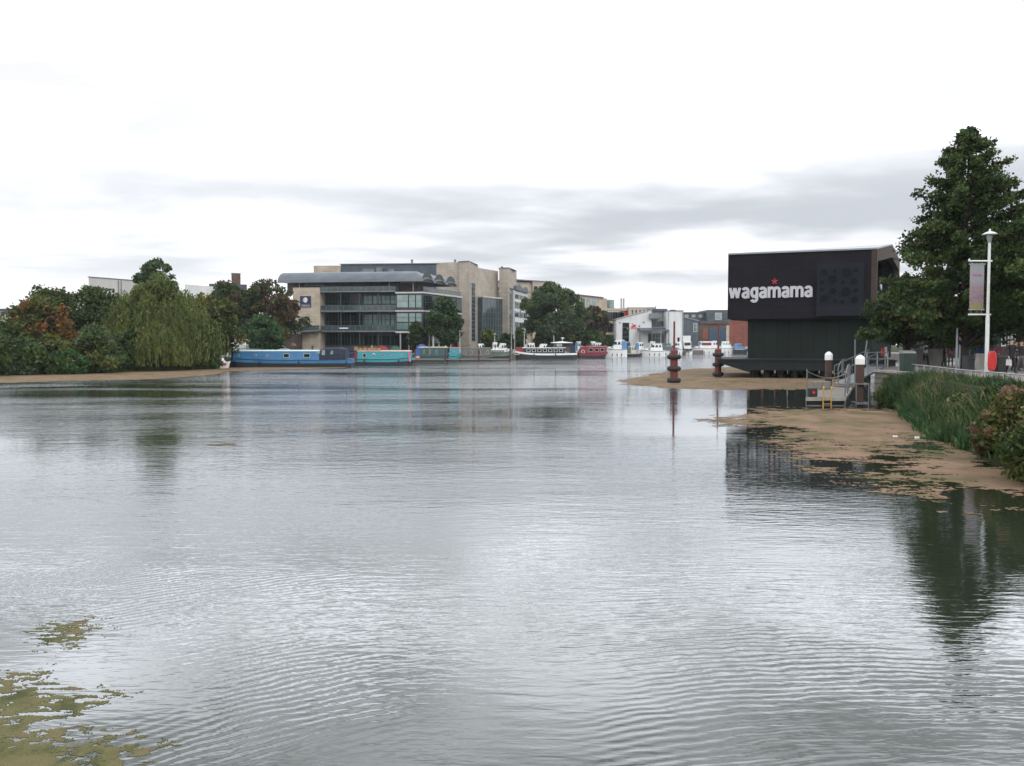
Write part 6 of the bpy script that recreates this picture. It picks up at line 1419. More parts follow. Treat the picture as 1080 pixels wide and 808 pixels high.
# ------------------------------------------------------------------ people
def person(label, loc, rz, top='blackcloth', legs='blackcloth', hair='hair', h=1.72, stride=.0, arms='down', bag=None, group='people on the right bank path', skirt=False, seated=False):
    root = thing('person', label, 'person', loc, rz, group)
    k = h / 1.72
    bm = bmesh.new(); sk = bm.verts.layers.skin.verify(); V = []
    def v(x, y, z, r, ry=None):
        q = bm.verts.new((x * k, y * k, z * k)); q[sk].radius = (r * k, (ry or r) * k); V.append(q); return q
    def e(a, b): bm.edges.new((a, b))
    # faces -y
    pel = v(0, 0, .95, .15, .11); pel[sk].use_root = True
    wai = v(0, 0, 1.10, .125, .095); che = v(0, -.01, 1.30, .155, .11); shc = v(0, 0, 1.43, .10, .08); nk = v(0, -.005, 1.50, .052); hd0 = v(0, -.015, 1.56, .068, .078); hd1 = v(0, -.012, 1.64, .082, .095); hd2 = v(0, -.005, 1.70, .05, .06)
    for a, b in ((pel, wai), (wai, che), (che, shc), (shc, nk), (nk, hd0), (hd0, hd1), (hd1, hd2)): e(a, b)
    hands = []
    for s in (-1, 1):
        f = stride * s
        hip = v(.09 * s, 0, .88, .095); 
        if seated: kn = v(.11 * s, -.42, .52, .06); an = v(.11 * s, -.44, .10, .042); to = v(.11 * s, -.60, .04, .038)
        else: kn = v(.10 * s, -f * .9 - .02, .50, .062); an = v(.10 * s, -f * 1.5 + (.08 if f < 0 else 0), .09 + (.04 if f < 0 else 0), .042); to = v(.11 * s, -f * 1.5 - .14 + (.08 if f < 0 else 0), .035, .036)
        e(pel, hip); e(hip, kn); e(kn, an); e(an, to)
        sh = v(.185 * s, 0, 1.41, .062)
        if arms == 'down' or (arms == 'mix' and s < 0): el = v(.24 * s, .03 + f * .4, 1.14, .045); wr = v(.245 * s, -.06 + f * .8, .90, .03)
        else: el = v(.23 * s, -.02, 1.15, .045); wr = v(.10 * s, -.24, 1.20 if arms != 'fold' else 1.15, .03)
        e(shc, sh); e(sh, el); e(el, wr); hands.append((wr.co.copy(), (wr.co - el.co).normalized(), s))
    me = bpy.data.meshes.new('body'); bm.to_mesh(me); bm.free()
    o = bpy.data.objects.new('tmp', me); COL.objects.link(o)
    m1 = o.modifiers.new('s', 'SKIN'); m1.use_smooth_shade = True; m2 = o.modifiers.new('u', 'SUBSURF'); m2.levels = 2; m2.render_levels = 2
    bpy.context.view_layer.update()
    me2 = bpy.data.meshes.new_from_object(o.evaluated_get(bpy.context.evaluated_depsgraph_get())); bpy.data.objects.remove(o)
    # hands: palm and five fingers, joined into the same mesh
    b = MB()
    for w, d, s in hands:
        side = Vector((0, 1, 0)) if abs(d.y) < .7 else Vector((1, 0, 0)); side = (side - d * side.dot(d)).normalized()
        p1 = w + d * .075 * k
        b.tube([w - d * .01, w + d * .03 * k, p1], [.022 * k, .034 * k, .030 * k], 8)
        for i, ln_ in enumerate((.062, .074, .070, .055)):
            a = p1 + side * (i - 1.5) * .018 * k - d * .01; c = a + d * ln_ * .55 * k; bend = d.cross(side) * (.012 * k)
            b.tube([a, c, c + d * ln_ * .42 * k + bend], [.0095 * k, .0085 * k, .006 * k], 6)
        a = w + d * .03 * k - side * .028 * k; b.tube([a, a + (d - side).normalized() * .035 * k, a + (d * 1.4 - side * .7).normalized() * .062 * k], [.011 * k, .010 * k, .007 * k], 6)
    # nose, ears
    b.tube([(0, -.095 * k, 1.645 * k), (0, -.122 * k, 1.605 * k), (0, -.10 * k, 1.595 * k)], [.008 * k, .015 * k, .010 * k], 6)
    for s in (-1, 1): b.tube([(.078 * s * k, 0, 1.65 * k), (.088 * s * k, .008 * k, 1.625 * k), (.078 * s * k, 0, 1.595 * k)], [.008 * k, .015 * k, .006 * k], 6)
    bm = bmesh.new(); bm.from_mesh(me2)
    vs = [bm.verts.new(p) for p in b.v]
    nb0 = len(bm.faces)
    for f in b.f:
        try: bm.faces.new([vs[i] for i in f])
        except ValueError: pass
    bm.to_mesh(me2); bm.free()
    for q in (top, legs, 'skin', 'black'): me2.materials.append(M[q])
    for p in me2.polygons:
        c = p.center / k; p.use_smooth = True
        if c.z > 1.475 and abs(c.x) < .1: mi = 2
        elif c.z < .085: mi = 3
        elif c.z < (.97 if not seated else .85) and abs(c.x) < .19 and p.index < nb0: mi = 1
        else: mi = 0
        if p.index >= nb0: mi = 2
        p.material_index = mi
    body = bpy.data.objects.new('body', me2); COL.objects.link(body); body.parent = root
    # hair cap
    b = MB(); sec = []
    n = 12
    for i, (r_, z_, yo) in enumerate(((.090, 1.585, .035), (.098, 1.63, .022), (.094, 1.68, .008), (.07, 1.72, .004), (.02, 1.738, .004))):
        sec.append([(r_ * .95 * math.cos(2 * PI * j / n) * k, (yo + r_ * 1.08 * math.sin(2 * PI * j / n) * (1 if math.sin(2 * PI * j / n) > 0 else (.25 if z_ < 1.65 else .95))) * k, z_ * k) for j in range(n)])
    b.loft(sec); b.build('hair', hair, root, world=False, smooth=True)
    for s in (-1, 1): b = MB(); b.lathe((.03 * s * k, -.098 * k, 1.638 * k), [(.004, 0), (.010, .004), (.010, .010), (.004, .014)], 8); b.build('eye', 'black', root, world=False)
    b = MB(); b.box(-.022 * k, .022 * k, -.104 * k, -.092 * k, 1.572 * k, 1.58 * k); b.build('mouth', 'starred', root, world=False)
    if bag:
        w, d, s = hands[0]
        bb = thing('bag', bag[1], 'bag', (0, 0, 0)); 
        R = Matrix.Rotation(rz, 3, 'Z'); c = R @ Vector((w.x, w.y - .02, w.z - .1)) + Vector(loc); bb.location = (c.x, c.y, c.z - .36)
        m_ = MB(); m_.hexa([(-.06, -.15, 0), (.06, -.15, 0), (.06, .15, 0), (-.06, .15, 0), (-.035, -.17, .30), (.035, -.17, .30), (.035, .17, .30), (-.035, .17, .30)]); m_.build('bag_body', bag[0], bb, world=False)
        m_ = MB(); m_.tube([(0, -.08, .29), (0, -.05, .38), (0, .05, .38), (0, .08, .29)], .01, 5); m_.build('handle', bag[0], bb, world=False)
    return root

PZ = 1.5
def pl(px, Y, z=PZ): return (XA(px, Y), Y, z)
person('person in black walking towards the camera with a pale carrier bag', pl(1067, 43.5), .1, 'blackcloth', 'blackcloth', 'hair', 1.78, .10, 'mix', bag=('whitecloth', 'pale carrier bag held by the person in black'))
person('second person in dark clothes cut by the right edge of the photo', pl(1077.5, 44.2), -.1, 'blackcloth', 'greycloth', 'hair', 1.7, .12)
person('person in dark clothes just behind the one with the carrier bag', pl(1072, 48), .3, 'greycloth', 'blackcloth', 'hair', 1.7, .08)
person('person in a pink top with white trousers beside the black bin', pl(1052.5, 56), .1, 'pinkcloth', 'whitecloth', 'hairfair', 1.65, .06)
person('person in a blue jacket seen left of the lamp post', pl(1033, 58), -.6, 'bluecloth', 'navycloth', 'hair', 1.7, .08)
person('person in a white shirt and dark trousers under the lower tree', pl(976.5, 60), .5, 'whitecloth', 'navycloth', 'hair', 1.7, .1)
person('person in a navy coat beside the white shirted one', pl(981.5, 60.5), -.3, 'navycloth', 'jeans', 'hair', 1.72, .08)
person('person in dark blue standing between the tree trunks', pl(996, 58), 1.2, 'navycloth', 'blackcloth', 'hair', 1.75, .05)
person('person in a grey pink coat right of the dark blue one', pl(1003, 57), -.4, 'pinkcloth', 'greycloth', 'hairfair', 1.66, .07)
person('person in dark clothes on the quay wall before the stone wing', (XA(329.5, 172), 172, 1.36), .6, 'navycloth', 'blackcloth', 'hair', 1.72, 0, 'fold', group='people on the far quay')
person('person in a light blue shirt at the foot of the first tower', (XA(505, 184), 184, 1.345), .4, 'bluecloth', 'navycloth', 'hair', 1.75, .06, group='people on the far quay')
person('person in a white shirt under the oval tree', (XA(470, 177), 177, 1.345), .1, 'whitecloth', 'blackcloth', 'hair', 1.75, .06, group='people on the far quay')
person('person in a white top among the covered boats', (XA(392, 175), 175, 1.345), .1, 'whitecloth', 'jeans', 'hairfair', 1.7, .06, group='people on the far quay')
person('person in dark clothes on the jetty by the large white cruiser', (XA(664, 262), 262, .5), .2, 'blackcloth', 'blackcloth', 'hair', 1.8, .06, group='people on the far quay')

# ------------------------------------------------------------------ black restaurant building on its platform
FB = Facade(767, 83, 922, 78)
R_ = thing('restaurant_building', 'black clad restaurant building raised over the water on a dark platform', 'building', (FB.A.x, FB.A.y, 0))
zt = FB.z(767, 269.0); zb = FB.z(767, 337.0)
Rt = Vector((XA(946, 90), 90)); fr = FB.P(FB.L, 0, 0); dback = (Rt - Vector((fr.x, fr.y)))
FE = Facade(922, 78, 946, 90)
bl = FB.P(0, 0, 0) + Vector((dback.x * .7, dback.y * .92, 0))
bl = FB.P(0, 0, 0) + Vector((6.0, 11.0, 0))
ztR = FB.z(922, 263.2)
pk = FE.P(FE.L * .62, 0, 0); pkz = ZA(259.2, 78 + 12 * .62)
pkl = FB.P(0, 0, 0).lerp(bl, .62)
# main volume, open at the right end
th = .5
A0 = FB.P(0, 0, 0); A1 = FB.P(FB.L, 0, 0); B1 = Vector((Rt.x, Rt.y, 0)); B0 = bl
def z3(p, z): return (p.x, p.y, z)
b = MB(); Ai0, Ai1 = FB.P(0, th, 0), FB.P(FB.L, th, 0)
b.hexa([z3(A0, zb), z3(A1, zb), z3(Ai1, zb), z3(Ai0, zb), z3(A0, zt), z3(A1, zt), z3(Ai1, zt), z3(Ai0, zt)]); fw = b.build('front_wall', 'boxdark', R_)
n_ = FE.n
def en(p, k): return p - Vector((n_.x, n_.y, 0)) * 0 + Vector((-FB.u.x, -FB.u.y, 0)) * k
# left end wall and back wall
Wb = .45; dn = Vector((FB.n.x, FB.n.y, 0))
b = MB(); q0, q1 = A0 + dn * (th + .003), B0 - dn * (th + .003); b.prism([(q0.x, q0.y), (q0.x + FB.u.x * Wb, q0.y + FB.u.y * Wb), (q1.x + FB.u.x * Wb, q1.y + FB.u.y * Wb), (q1.x, q1.y)], zb, zt - .01); b.build('end_wall', 'boxdark', R_)
b = MB(); b.prism([(B0.x, B0.y), (B0.x - dn.x * th, B0.y - dn.y * th), (B1.x - dn.x * th, B1.y - dn.y * th), (B1.x, B1.y)], zb, zt - .01); b.build('back_wall', 'boxdark', R_)
b = MB(); f0 = [A0 + dn * (th + .003), A1 + dn * (th + .003), B1 - dn * (th + .003), B0 - dn * (th + .003)]
b.prism([(p.x, p.y) for p in f0], zb, zb + .4); b.build('floor', 'boxbrown', R_)
# recessed end wall behind the gable frame
g0 = [A1 + dn * (th + .004) - FB.P(0, 0, 0) * 0, B1 - dn * (th + .004)]
ux = Vector((FB.u.x, FB.u.y, 0)); ins = 1.6
b = MB(); b.prism([(g0[0].x - ux.x * (ins + .3), g0[0].y - ux.y * (ins + .3)), (g0[0].x - ux.x * ins, g0[0].y - ux.y * ins), (g0[1].x - ux.x * ins, g0[1].y - ux.y * ins), (g0[1].x - ux.x * (ins + .3), g0[1].y - ux.y * (ins + .3))], zb + .402, zt - .01); ew = b.build('recessed_glazing', 'glass', R_)
FG = Facade(922, 78, 946, 90); FG.A = Vector((g0[0].x - ux.x * (ins - .03), g0[0].y - ux.y * (ins - .03)))
for k in range(6):
    b = MB(); tt = FG.L * (k + .3) / 6; b.fbox(FG, tt, tt + .1, -.12, -.0, zb + .41, zt - .05); b.build('mullion', 'darkmetal', ew)
# gable fascia frame at the right end
ue = Vector((FE.u.x, FE.u.y, 0)); no = ux * .12
def fr_piece(pts, name='gable_frame', m='boxbrown'):
    b = MB(); n = len(pts); a = [FE.P(t, 0, z) + no for t, z in pts]; c = [FE.P(t, 0, z) - ux * .35 for t, z in pts]
    b.add(a + c, [tuple(range(n)), tuple(range(2 * n - 1, n - 1, -1))] + [(i, n + i, n + (i + 1) % n, (i + 1) % n) for i in range(n)]); return b.build(name, m, R_)
LE = FE.L; Lp = LE * .62; zl = ztR; zbk = ztR + .15
fr_piece([(-.05, zl - 1.1), (-.05, zl + .02), (Lp, pkz), (LE, zbk), (LE, zbk - 1.1), (Lp, pkz - 1.15)])
fr_piece([(-.05, zb - .2), (-.05, zl - 1.105), (.35, zl - 1.05), (.35, zb - .2)]); fr_piece([(LE - .6, zb - .2), (LE - .6, zbk - .9), (LE, zbk - 1.105), (LE, zb - .2)])
fr_piece([(.355, zb - .2), (.355, zb + .9), (LE - .605, zb + .9), (LE - .605, zb - .2)])
# roof: two pitches
def roofquad(p, name='roof'):
    b = MB(); t = Vector((0, 0, .14)); b.hexa(p + [q + t for q in p]); return b.build(name, 'zinc', R_)
o_ = dn * .12
E1 = FE.P(0, 0, 0) + no; EP = FE.P(Lp, 0, 0) + no; E2 = FE.P(LE, 0, 0) + no
pl0 = A0.lerp(B0, .62)
roofquad([Vector(z3(A0 - o_, zt + .01)), Vector(z3(E1 - o_, ztR + .03)), Vector(z3(EP, pkz + .03)), Vector(z3(pl0, zt + .35))])
roofquad([Vector(z3(pl0, zt + .35)) + dn * .004, Vector(z3(EP, pkz + .03)) + dn * .004, Vector(z3(E2 + o_, zbk + .02)), Vector(z3(B0 + o_, zt + .01))])
# ceiling under the roof gap
b = MB(); b.prism([(p.x, p.y) for p in f0], zt - .009, zt - .001); b.build('soffit', 'boxdark', R_)
# lettering
tw0, tw1 = FB.t(767.6), FB.t(855.6)
zbase = FB.z(790, 314.6)
class FTilt(Facade): pass
def letters():
    # full extent height: g descends, star separate; x-height letters
    sg_ = MB()
    base = FB.z(800, 318.4); top = FB.z(800, 302.6)
    o = text_obj('wagamama', FB, tw0, base, tw1 - tw0, top - base, -.06, 'letter', R_, 'sign_letters', .05, .028)
    return o
def ribbon(mb, fc, pts, w, ox, oz, sx, sz, d0, d1):
    """one stroke of a letter: a mitred strip of constant width, extruded"""
    P = [Vector((ox + p[0] * sx, oz + p[1] * sz)) for p in pts]; n = len(P); Lf, Rt_ = [], []
    for i in range(n):
        t0_ = (P[i] - P[i - 1]).normalized() if i else None; t1_ = (P[i + 1] - P[i]).normalized() if i < n - 1 else None
        t = (t0_ + t1_).normalized() if (t0_ and t1_) else (t0_ or t1_)
        k = 1.0
        if t0_ and t1_: k = min(1.12, 1 / max(.3, t.dot(t1_)))
        nn = Vector((-t.y, t.x)) * w * .5 * k; Lf.append(P[i] + nn); Rt_.append(P[i] - nn)
    vs = []
    for a, c in zip(Lf, Rt_): vs += [fc.P(a.x, d0, a.y), fc.P(c.x, d0, c.y), fc.P(c.x, d1, c.y), fc.P(a.x, d1, a.y)]
    fs = [(0, 1, 2, 3), tuple(4 * (n - 1) + q for q in (3, 2, 1, 0))]
    for i in range(n - 1):
        for q in range(4): fs.append((4 * i + q, 4 * i + (q + 1) % 4, 4 * i + 4 + (q + 1) % 4, 4 * i + 4 + q))
    mb.add(vs, fs)
def arc(cx, cy, rx, ry, a0, a1, n=8): return [(cx + rx * math.cos(math.radians(a0 + (a1 - a0) * i / n)), cy + ry * math.sin(math.radians(a0 + (a1 - a0) * i / n))) for i in range(n + 1)]
GL = {'w': (1.16, [[(.13, .97), (.33, .03)], [(.34, .03), (.56, .95)], [(.60, .95), (.82, .03)], [(.83, .03), (1.03, .97)]]),
      'a': (.74, [arc(.36, .70, .24, .20, 165, 0, 7) + [(.60, .35), (.60, 0)], [(.60, .56), (.36, .50)] + arc(.34, .28, .21, .20, 110, 270, 7) + [(.46, .10), (.60, .26)]]),
      'g': (.76, [arc(.38, .50, .25, .38, 25, 335, 12), [(.63, 1), (.63, -.08)] + arc(.38, -.10, .25, .20, 0, -165, 7)]),
      'm': (1.20, [[(.13, 0), (.13, 1)], [(.13, .62)] + arc(.37, .68, .23, .21, 150, 0, 6) + [(.60, .4), (.60, 0)], [(.61, .62)] + arc(.84, .68, .23, .21, 150, 0, 6) + [(1.07, .4), (1.07, 0)]])}
tot = sum(GL[c][0] for c in 'wagamama') + .05 * 7
xh = FB.z(812, 302.6) - FB.z(812, 314.2); kx_ = (tw1 - tw0) / tot; zb0_ = FB.z(800, 314.3); xo = 0
for c in 'wagamama':
    w_, st_ = GL[c]; mb_ = MB()
    for j_, s_ in enumerate(st_): ribbon(mb_, FB, s_, (.25 if c == 'w' else .258) * kx_, tw0 + xo * kx_, zb0_, kx_, xh, -.12 - .004 * j_, -.01)
    mb_.build('sign_letter', 'letter', R_); xo += w_ + .05
ts, zs_ = FB.t(815.6), FB.z(815.6, 296.8)
b = MB()
for k in range(5):
    a = PI / 2 + 2 * PI * k / 5; c, s = math.cos(a), math.sin(a); r0, w0, w1 = .28, .03, .06
    b.fpoly(FB, [(ts - s * w0, zs_ + c * w0), (ts + c * r0 - s * w1, zs_ + s * r0 + c * w1), (ts + c * r0 + s * w1, zs_ + s * r0 - c * w1), (ts + s * w0, zs_ - c * w0)], -.14 - .002 * k, -.05)
b.disc(FB, ts, zs_, .07, -.155, -.05, 12)
b.build('star_sign', 'starred', R_)
b = MB()
te = LE * .10
ew_t = text_obj('w', FE, te, zb + 2.6, .8, .55, -.2, 'letter', R_, 'end_sign_letter', .04, .02)
b = MB(); b.disc(FE, te + .3, zb + 3.6, .16, -.2, -.1, 5); b.build('end_star', 'starred', R_)
# porthole panel
q = FB.rect(860, 278.5, 909, 329.5)
b = MB(); b.fbox(FB, q[0], q[1], -.35, -.004, q[2] - .35, q[3]); pp = b.build('porthole_panel', 'pod', R_)
for (x_, y_, r_) in ((155, 340, 38), (258, 328, 20), (368, 342, 52), (458, 318, 22), (235, 405, 48), (140, 432, 22), (335, 432, 22), (437, 422, 38), (140, 500, 20), (240, 515, 35), (362, 520, 48), (458, 508, 20), (165, 592, 45), (262, 610, 22), (330, 616, 22), (446, 598, 38)):
    px, py = 850 + x_ / 8.98, 250 + y_ / 8.98; t_, z_ = FB.t(px), FB.z(px, py); rr = r_ / 8.98 * 80 / 900
    b = MB(); b.ring(FB, t_, z_, rr * .86, rr * 1.02, -.42, -.352, 20); po = b.build('porthole', 'pod', pp)
    b = MB(); b.disc(FB, t_, z_, rr * .87, -.365, -.352, 20); b.build('pane', 'podhole', po)
# lower body
FL = Facade(788.5, 83.2, 920, 79)
zpl = ZA(378.3, 80.5)
lowp = [FL.P(0, 0, 0), FL.P(FL.L, 0, 0), FL.P(FL.L, 0, 0) + Vector((dback.x * .8, dback.y * .8, 0)), FL.P(0, 0, 0) + Vector((5, 9.5, 0))]
b = MB(); b.prism([(p.x, p.y) for p in lowp], zpl + .002, zb - .004); b.build('lower_wall', 'boards', R_)
# platform: deck with a hull-like tapering left end
FP = Facade(757.5, 78.5, 945, 74.5)
def ply(t, d, z): return FP.P(t, d, z)
TL = FP.L; tA = FP.t(790)
zd0, zd1 = zpl - .001, ZA(386.5, 76.5)
D = 15
prof2 = [(0, zd0), (0, zd0 - .34), (tA - .8, ZA(390, 77.5)), (tA, ZA(392.6, 77.5)), (tA + .2, zd1 - .38), (TL, zd1 - .38), (TL, zd0)]
b = MB(); b.fpoly(FP, prof2, 0, D); dk = b.build('platform', 'hulldark', R_)
b = MB(); b.fbox(FP, -.1, TL + .1, -.1, -.003, zd0 - .16, zd0 - .02); b.build('platform_edge', 'hulldark', dk)
for k in range(9):
    b = MB(); t_ = tA + .35 + k * 1.22; b.tube([FP.P(t_, .8, -1), FP.P(t_, .8, zd1 - .36)], .30, 14); b.build('pile', 'hulldark', R_)
    b = MB(); b.tube([FP.P(t_ + .5, 6.5, -1), FP.P(t_ + .5, 6.5, zd1 - .36)], .30, 12); b.build('pile', 'hulldark', R_)
    b = MB(); b.tube([FP.P(t_ + .2, 12.5, -1), FP.P(t_ + .2, 12.5, zd1 - .36)], .30, 12); b.build('pile', 'hulldark', R_)

# ------------------------------------------------------------------ red dolphin piles with tyre-like fenders
def dolphin(px, Y, ytop_rod, ytop, label):
    x = XA(px, Y); r = thing('mooring_pile', label, 'mooring pile', (x, Y, 0), 0, 'red mooring piles')
    b = MB(); b.lathe((x, Y, -1), [(.31, 0), (.31, ZA(ytop, Y) + .9), (.25, ZA(ytop, Y) + 1), (.12, ZA(ytop, Y) + 1.02)], 18); b.build('pile', 'oxide', r, smooth=False)
    b = MB(); b.lathe((x, Y, ZA(ytop, Y)), [(.085, 0), (.075, ZA(ytop_rod, Y) - ZA(ytop, Y))], 10); b.build('rod', 'oxide', r)
    return r, x
r, x = dolphin(711, 68, 339, 369, 'nearer red steel mooring pile with three thick black rubber collars and a tall rod')
r2, x2 = dolphin(757.5, 80, 341.5, 368, 'further red steel mooring pile at the tip of the dark platform')
for (rr, xx, Y, ys, R0) in ((r, x, 68, (376.5, 388.8, 401), .56), (r2, x2, 80, (374, 384.5, 394.5), .52)):
    for y in ys:
        z = ZA(y, Y) ; b = MB(); pr = [(.315, -.16)] + [(R0 - .17 + .17 * math.cos(a), .19 * math.sin(a)) for a in np.linspace(-PI / 2, PI / 2, 9)] + [(.315, .16)]
        b.lathe((xx, Y, z), pr, 22); b.build('fender_collar', 'rubber', rr, smooth=True)
    b = MB()
    for s in (-1, 1): b.tube([(xx + s * (R0 + .02), Y - .05, .1), (xx + s * (R0 + .02), Y - .05, ZA(ys[0], Y) + .25)], .022, 5)
    b.build('guide_rod', 'galv', rr)

# ------------------------------------------------------------------ pontoon, gangway, capped piles
fl, frr, bk_ = Vector((XA(850.5, 40.6), 40.6)), Vector((XA(893, 40.6), 40.6)), Vector((5.0, 11.6))
dd = bk_.normalized(); 
Pn = thing('pontoon', 'low floating pontoon with grey deck, pale edges and a yellow ladder', 'pontoon', (fl.x, fl.y, 0))
def pq(a, c, t0, t1, z0, z1):  # a,c across 0..1 ; t along 0..12
    P = lambda u, t: fl.lerp(frr, u) + dd * t
    q = [P(a, t0), P(c, t0), P(c, t1), P(a, t1)]; return [(p.x, p.y, z0) for p in q] + [(p.x, p.y, z1) for p in q]
b = MB(); b.hexa(pq(.07, .93, .12, 11.5, .40, .50)); b.build('deck', 'wood', Pn)
b = MB(); b.hexa(pq(0, .065, .13, 11.5, .36, .52)); b.hexa(pq(.935, 1, .13, 11.5, .36, .52)); b.hexa(pq(0, 1, 0, .115, .34, .515)); b.hexa(pq(0, 1, 11.51, 11.65, .36, .52)); b.build('edge_trim', 'duledge', Pn)
b = MB()
for k in range(4): b.hexa(pq(.05, .95, .25 + k * 2.9, 2.4 + k * 2.9, -.25, .32))
b.build('float', 'black', Pn)
b = MB(); b.hexa(pq(0, 1, .02, .09, .08, .13)); b.hexa(pq(0, .02, .02, .09, -.2, .335)); b.hexa(pq(.98, 1, .02, .09, -.2, .335)); b.build('front_frame', 'dullgalv', Pn)
def pp_(u, t, z): p = fl.lerp(frr, u) + dd * t; return Vector((p.x, p.y, z))
b = MB()
for u in (.44, .64): b.tube([pp_(u, -.08, -.35), pp_(u, -.08, .55), pp_(u, .0, .95), pp_(u, .35, 1.0), pp_(u, .42, .52)], .028, 6)
for z in (-.05, .2, .42): b.tube([pp_(.44, -.08, z), pp_(.64, -.08, z)], .02, 5)
b.build('ladder', 'yellow', Pn)
po_ = []
for (u, t, h_) in ((.02, .15, 1.35), (.98, .15, 1.2), (.98, 3.2, 1.5), (.98, 5.5, 1.5)):
    b = MB(); b.tube([pp_(u, t, .5), pp_(u, t, .5 + h_)], .035, 7); b.build('post', 'dullgalv', Pn)
b = MB(); pts = [pp_(.02, .15, 1.75).lerp(pp_(.95, 6.5, 1.5), k / 12) - Vector((0, 0, .32 * math.sin(PI * k / 12))) for k in range(13)]; b.tube(pts, .03, 5); b.build('chain', 'dullgalv', Pn)
b = MB(); b.tube([pp_(.98, .15, 1.6), pp_(.98, 3.2, 1.95), pp_(.98, 5.5, 1.95)], .03, 6); b.tube([pp_(.98, .15, 1.1), pp_(.98, 3.2, 1.3), pp_(.98, 5.5, 1.3)], .022, 6); b.build('side_rail', 'dullgalv', Pn)
p = pp_(.14, .5, .521)
rl_ = thing('lifebuoy_box', 'small black box with a red light on the front left corner of the pontoon', 'box', tuple(p))
b = MB(); b.box(-.22, .22, -.14, .14, 0, .42); b.build('case', 'black', rl_, world=False, bevel=.02)
b = MB(); b.disc(LocalFace((0, -.145, 0), (1, 0, 0), (0, 1, 0)), .02, .2, .07, -.03, .0, 16); b.build('red_disc', 'red', rl_, world=False)
b = MB(); q = pp_(.25, 8.6, .521); b.box(q.x - .75, q.x + .15, q.y - .4, q.y + .4, q.z, q.z + .42); tag(b.build('storage_box', 'wood', bevel=.02), 'low weathered box at the back left of the pontoon', 'box')
# gangway up to the quay
gA, gB = Vector((XA(889, 50.5), 50.5)), Vector((XA(925, 53.5), 53.5)); gw = (gB - gA).normalized(); gn = Vector((-gw.y, gw.x)) * .5
Gw = thing('gangway', 'sloping grey gangway with handrails from the pontoon up to the quay', 'gangway', (gA.x, gA.y, 0))
def g3(t, s, z): p = gA.lerp(gB, t) + gn * s; return Vector((p.x, p.y, .62 + .95 * t + z))
b = MB(); b.hexa([g3(0, -1, 0), g3(1, -1, 0), g3(1, 1, 0), g3(0, 1, 0), g3(0, -1, .1), g3(1, -1, .1), g3(1, 1, .1), g3(0, 1, .1)]); b.build('walkway', 'dullgalv', Gw)
for s in (-1, 1):
    b = MB(); b.tube([g3(0, s, 1.15), g3(1, s, 1.15)], .025, 6); b.tube([g3(0, s, .62), g3(1, s, .62)], .014, 6)
    for k in range(5): b.tube([g3(k / 4, s, .1), g3(k / 4, s, 1.15)], .018, 5)
    b.build('handrail', 'dullgalv', Gw)
# ladder-like frame at the foot
r = thing('access_frame', 'thin slanting galvanised handrail frame at the top end of the pontoon', 'handrail', (XA(886, 50), 50, .5))
b = MB()
for pxo in (0, 4.2):
    a = W(884 + pxo, 406 - pxo * 2.2, 50); c = W(887 + pxo, 378 + (0 if pxo else 3), 50); b.tube([a, W(884 + pxo, 388 - pxo, 50), c], .035, 6)
for y in (384, 393): b.tube([W(884.3, y + 2, 50), W(889.5, y - 5, 50)], .03, 6)
b.build('frame', 'dullgalv', r)
def cap_pile(px, Y, ytop, ycap, rad, label, zb_=-1):
    x = XA(px, Y); r = thing('mooring_post', label, 'mooring post', (x, Y, 0), 0, 'white capped pontoon posts')
    zc = ZA(ycap, Y); b = MB(); b.lathe((x, Y, zb_), [(rad, 0), (rad * .98, zc - zb_)], 18); b.build('pile', 'rust', r)
    zt_ = ZA(ytop, Y); b = MB(); hh = zt_ - zc; b.lathe((x, Y, zc - .01), [(rad * 1.12, 0), (rad * 1.12, hh * .62), (rad * .85, hh * .82), (rad * .3, hh * .97), (.02, hh)], 18); b.build('cap', 'capwhite', r)
    return r
cap_pile(874.3, 54, 370.6, 379.6, .215, 'further brown mooring post with white domed cap at the left of the pontoon')
r = cap_pile(907.5, 41.6, 374, 384.2, .20, 'nearer brown mooring post with white domed cap at the right of the pontoon')
xq = XA(907.5, 41.6)
b = MB(); b.box(xq - .32, xq + .32, 41.25, 41.95, ZA(405.5, 41.6), ZA(404, 41.6)); b.box(xq - .32, xq + .32, 41.25, 41.95, .12, .22); b.build('guide_bracket', 'dullgalv', r)
b = MB()
for s in (-1, 1): b.tube([(xq + s * .30, 41.25, .0), (xq + s * .30, 41.25, ZA(404, 41.6))], .03, 5)
b.build('guide_rod', 'dullgalv', r)
for (a, c, lab) in (((901.8, 406), (901.8, 358.5), 'tall thin upright post beside the nearer white capped post'), ((911.5, 380), (914.5, 359), 'thin slanting post behind the nearer white capped post')):
    b = MB(); b.tube([W(a[0], a[1], 44), W(c[0], c[1], 44)], .035, 6); tag(b.build('thin_post', 'dullgalv'), lab, 'post')
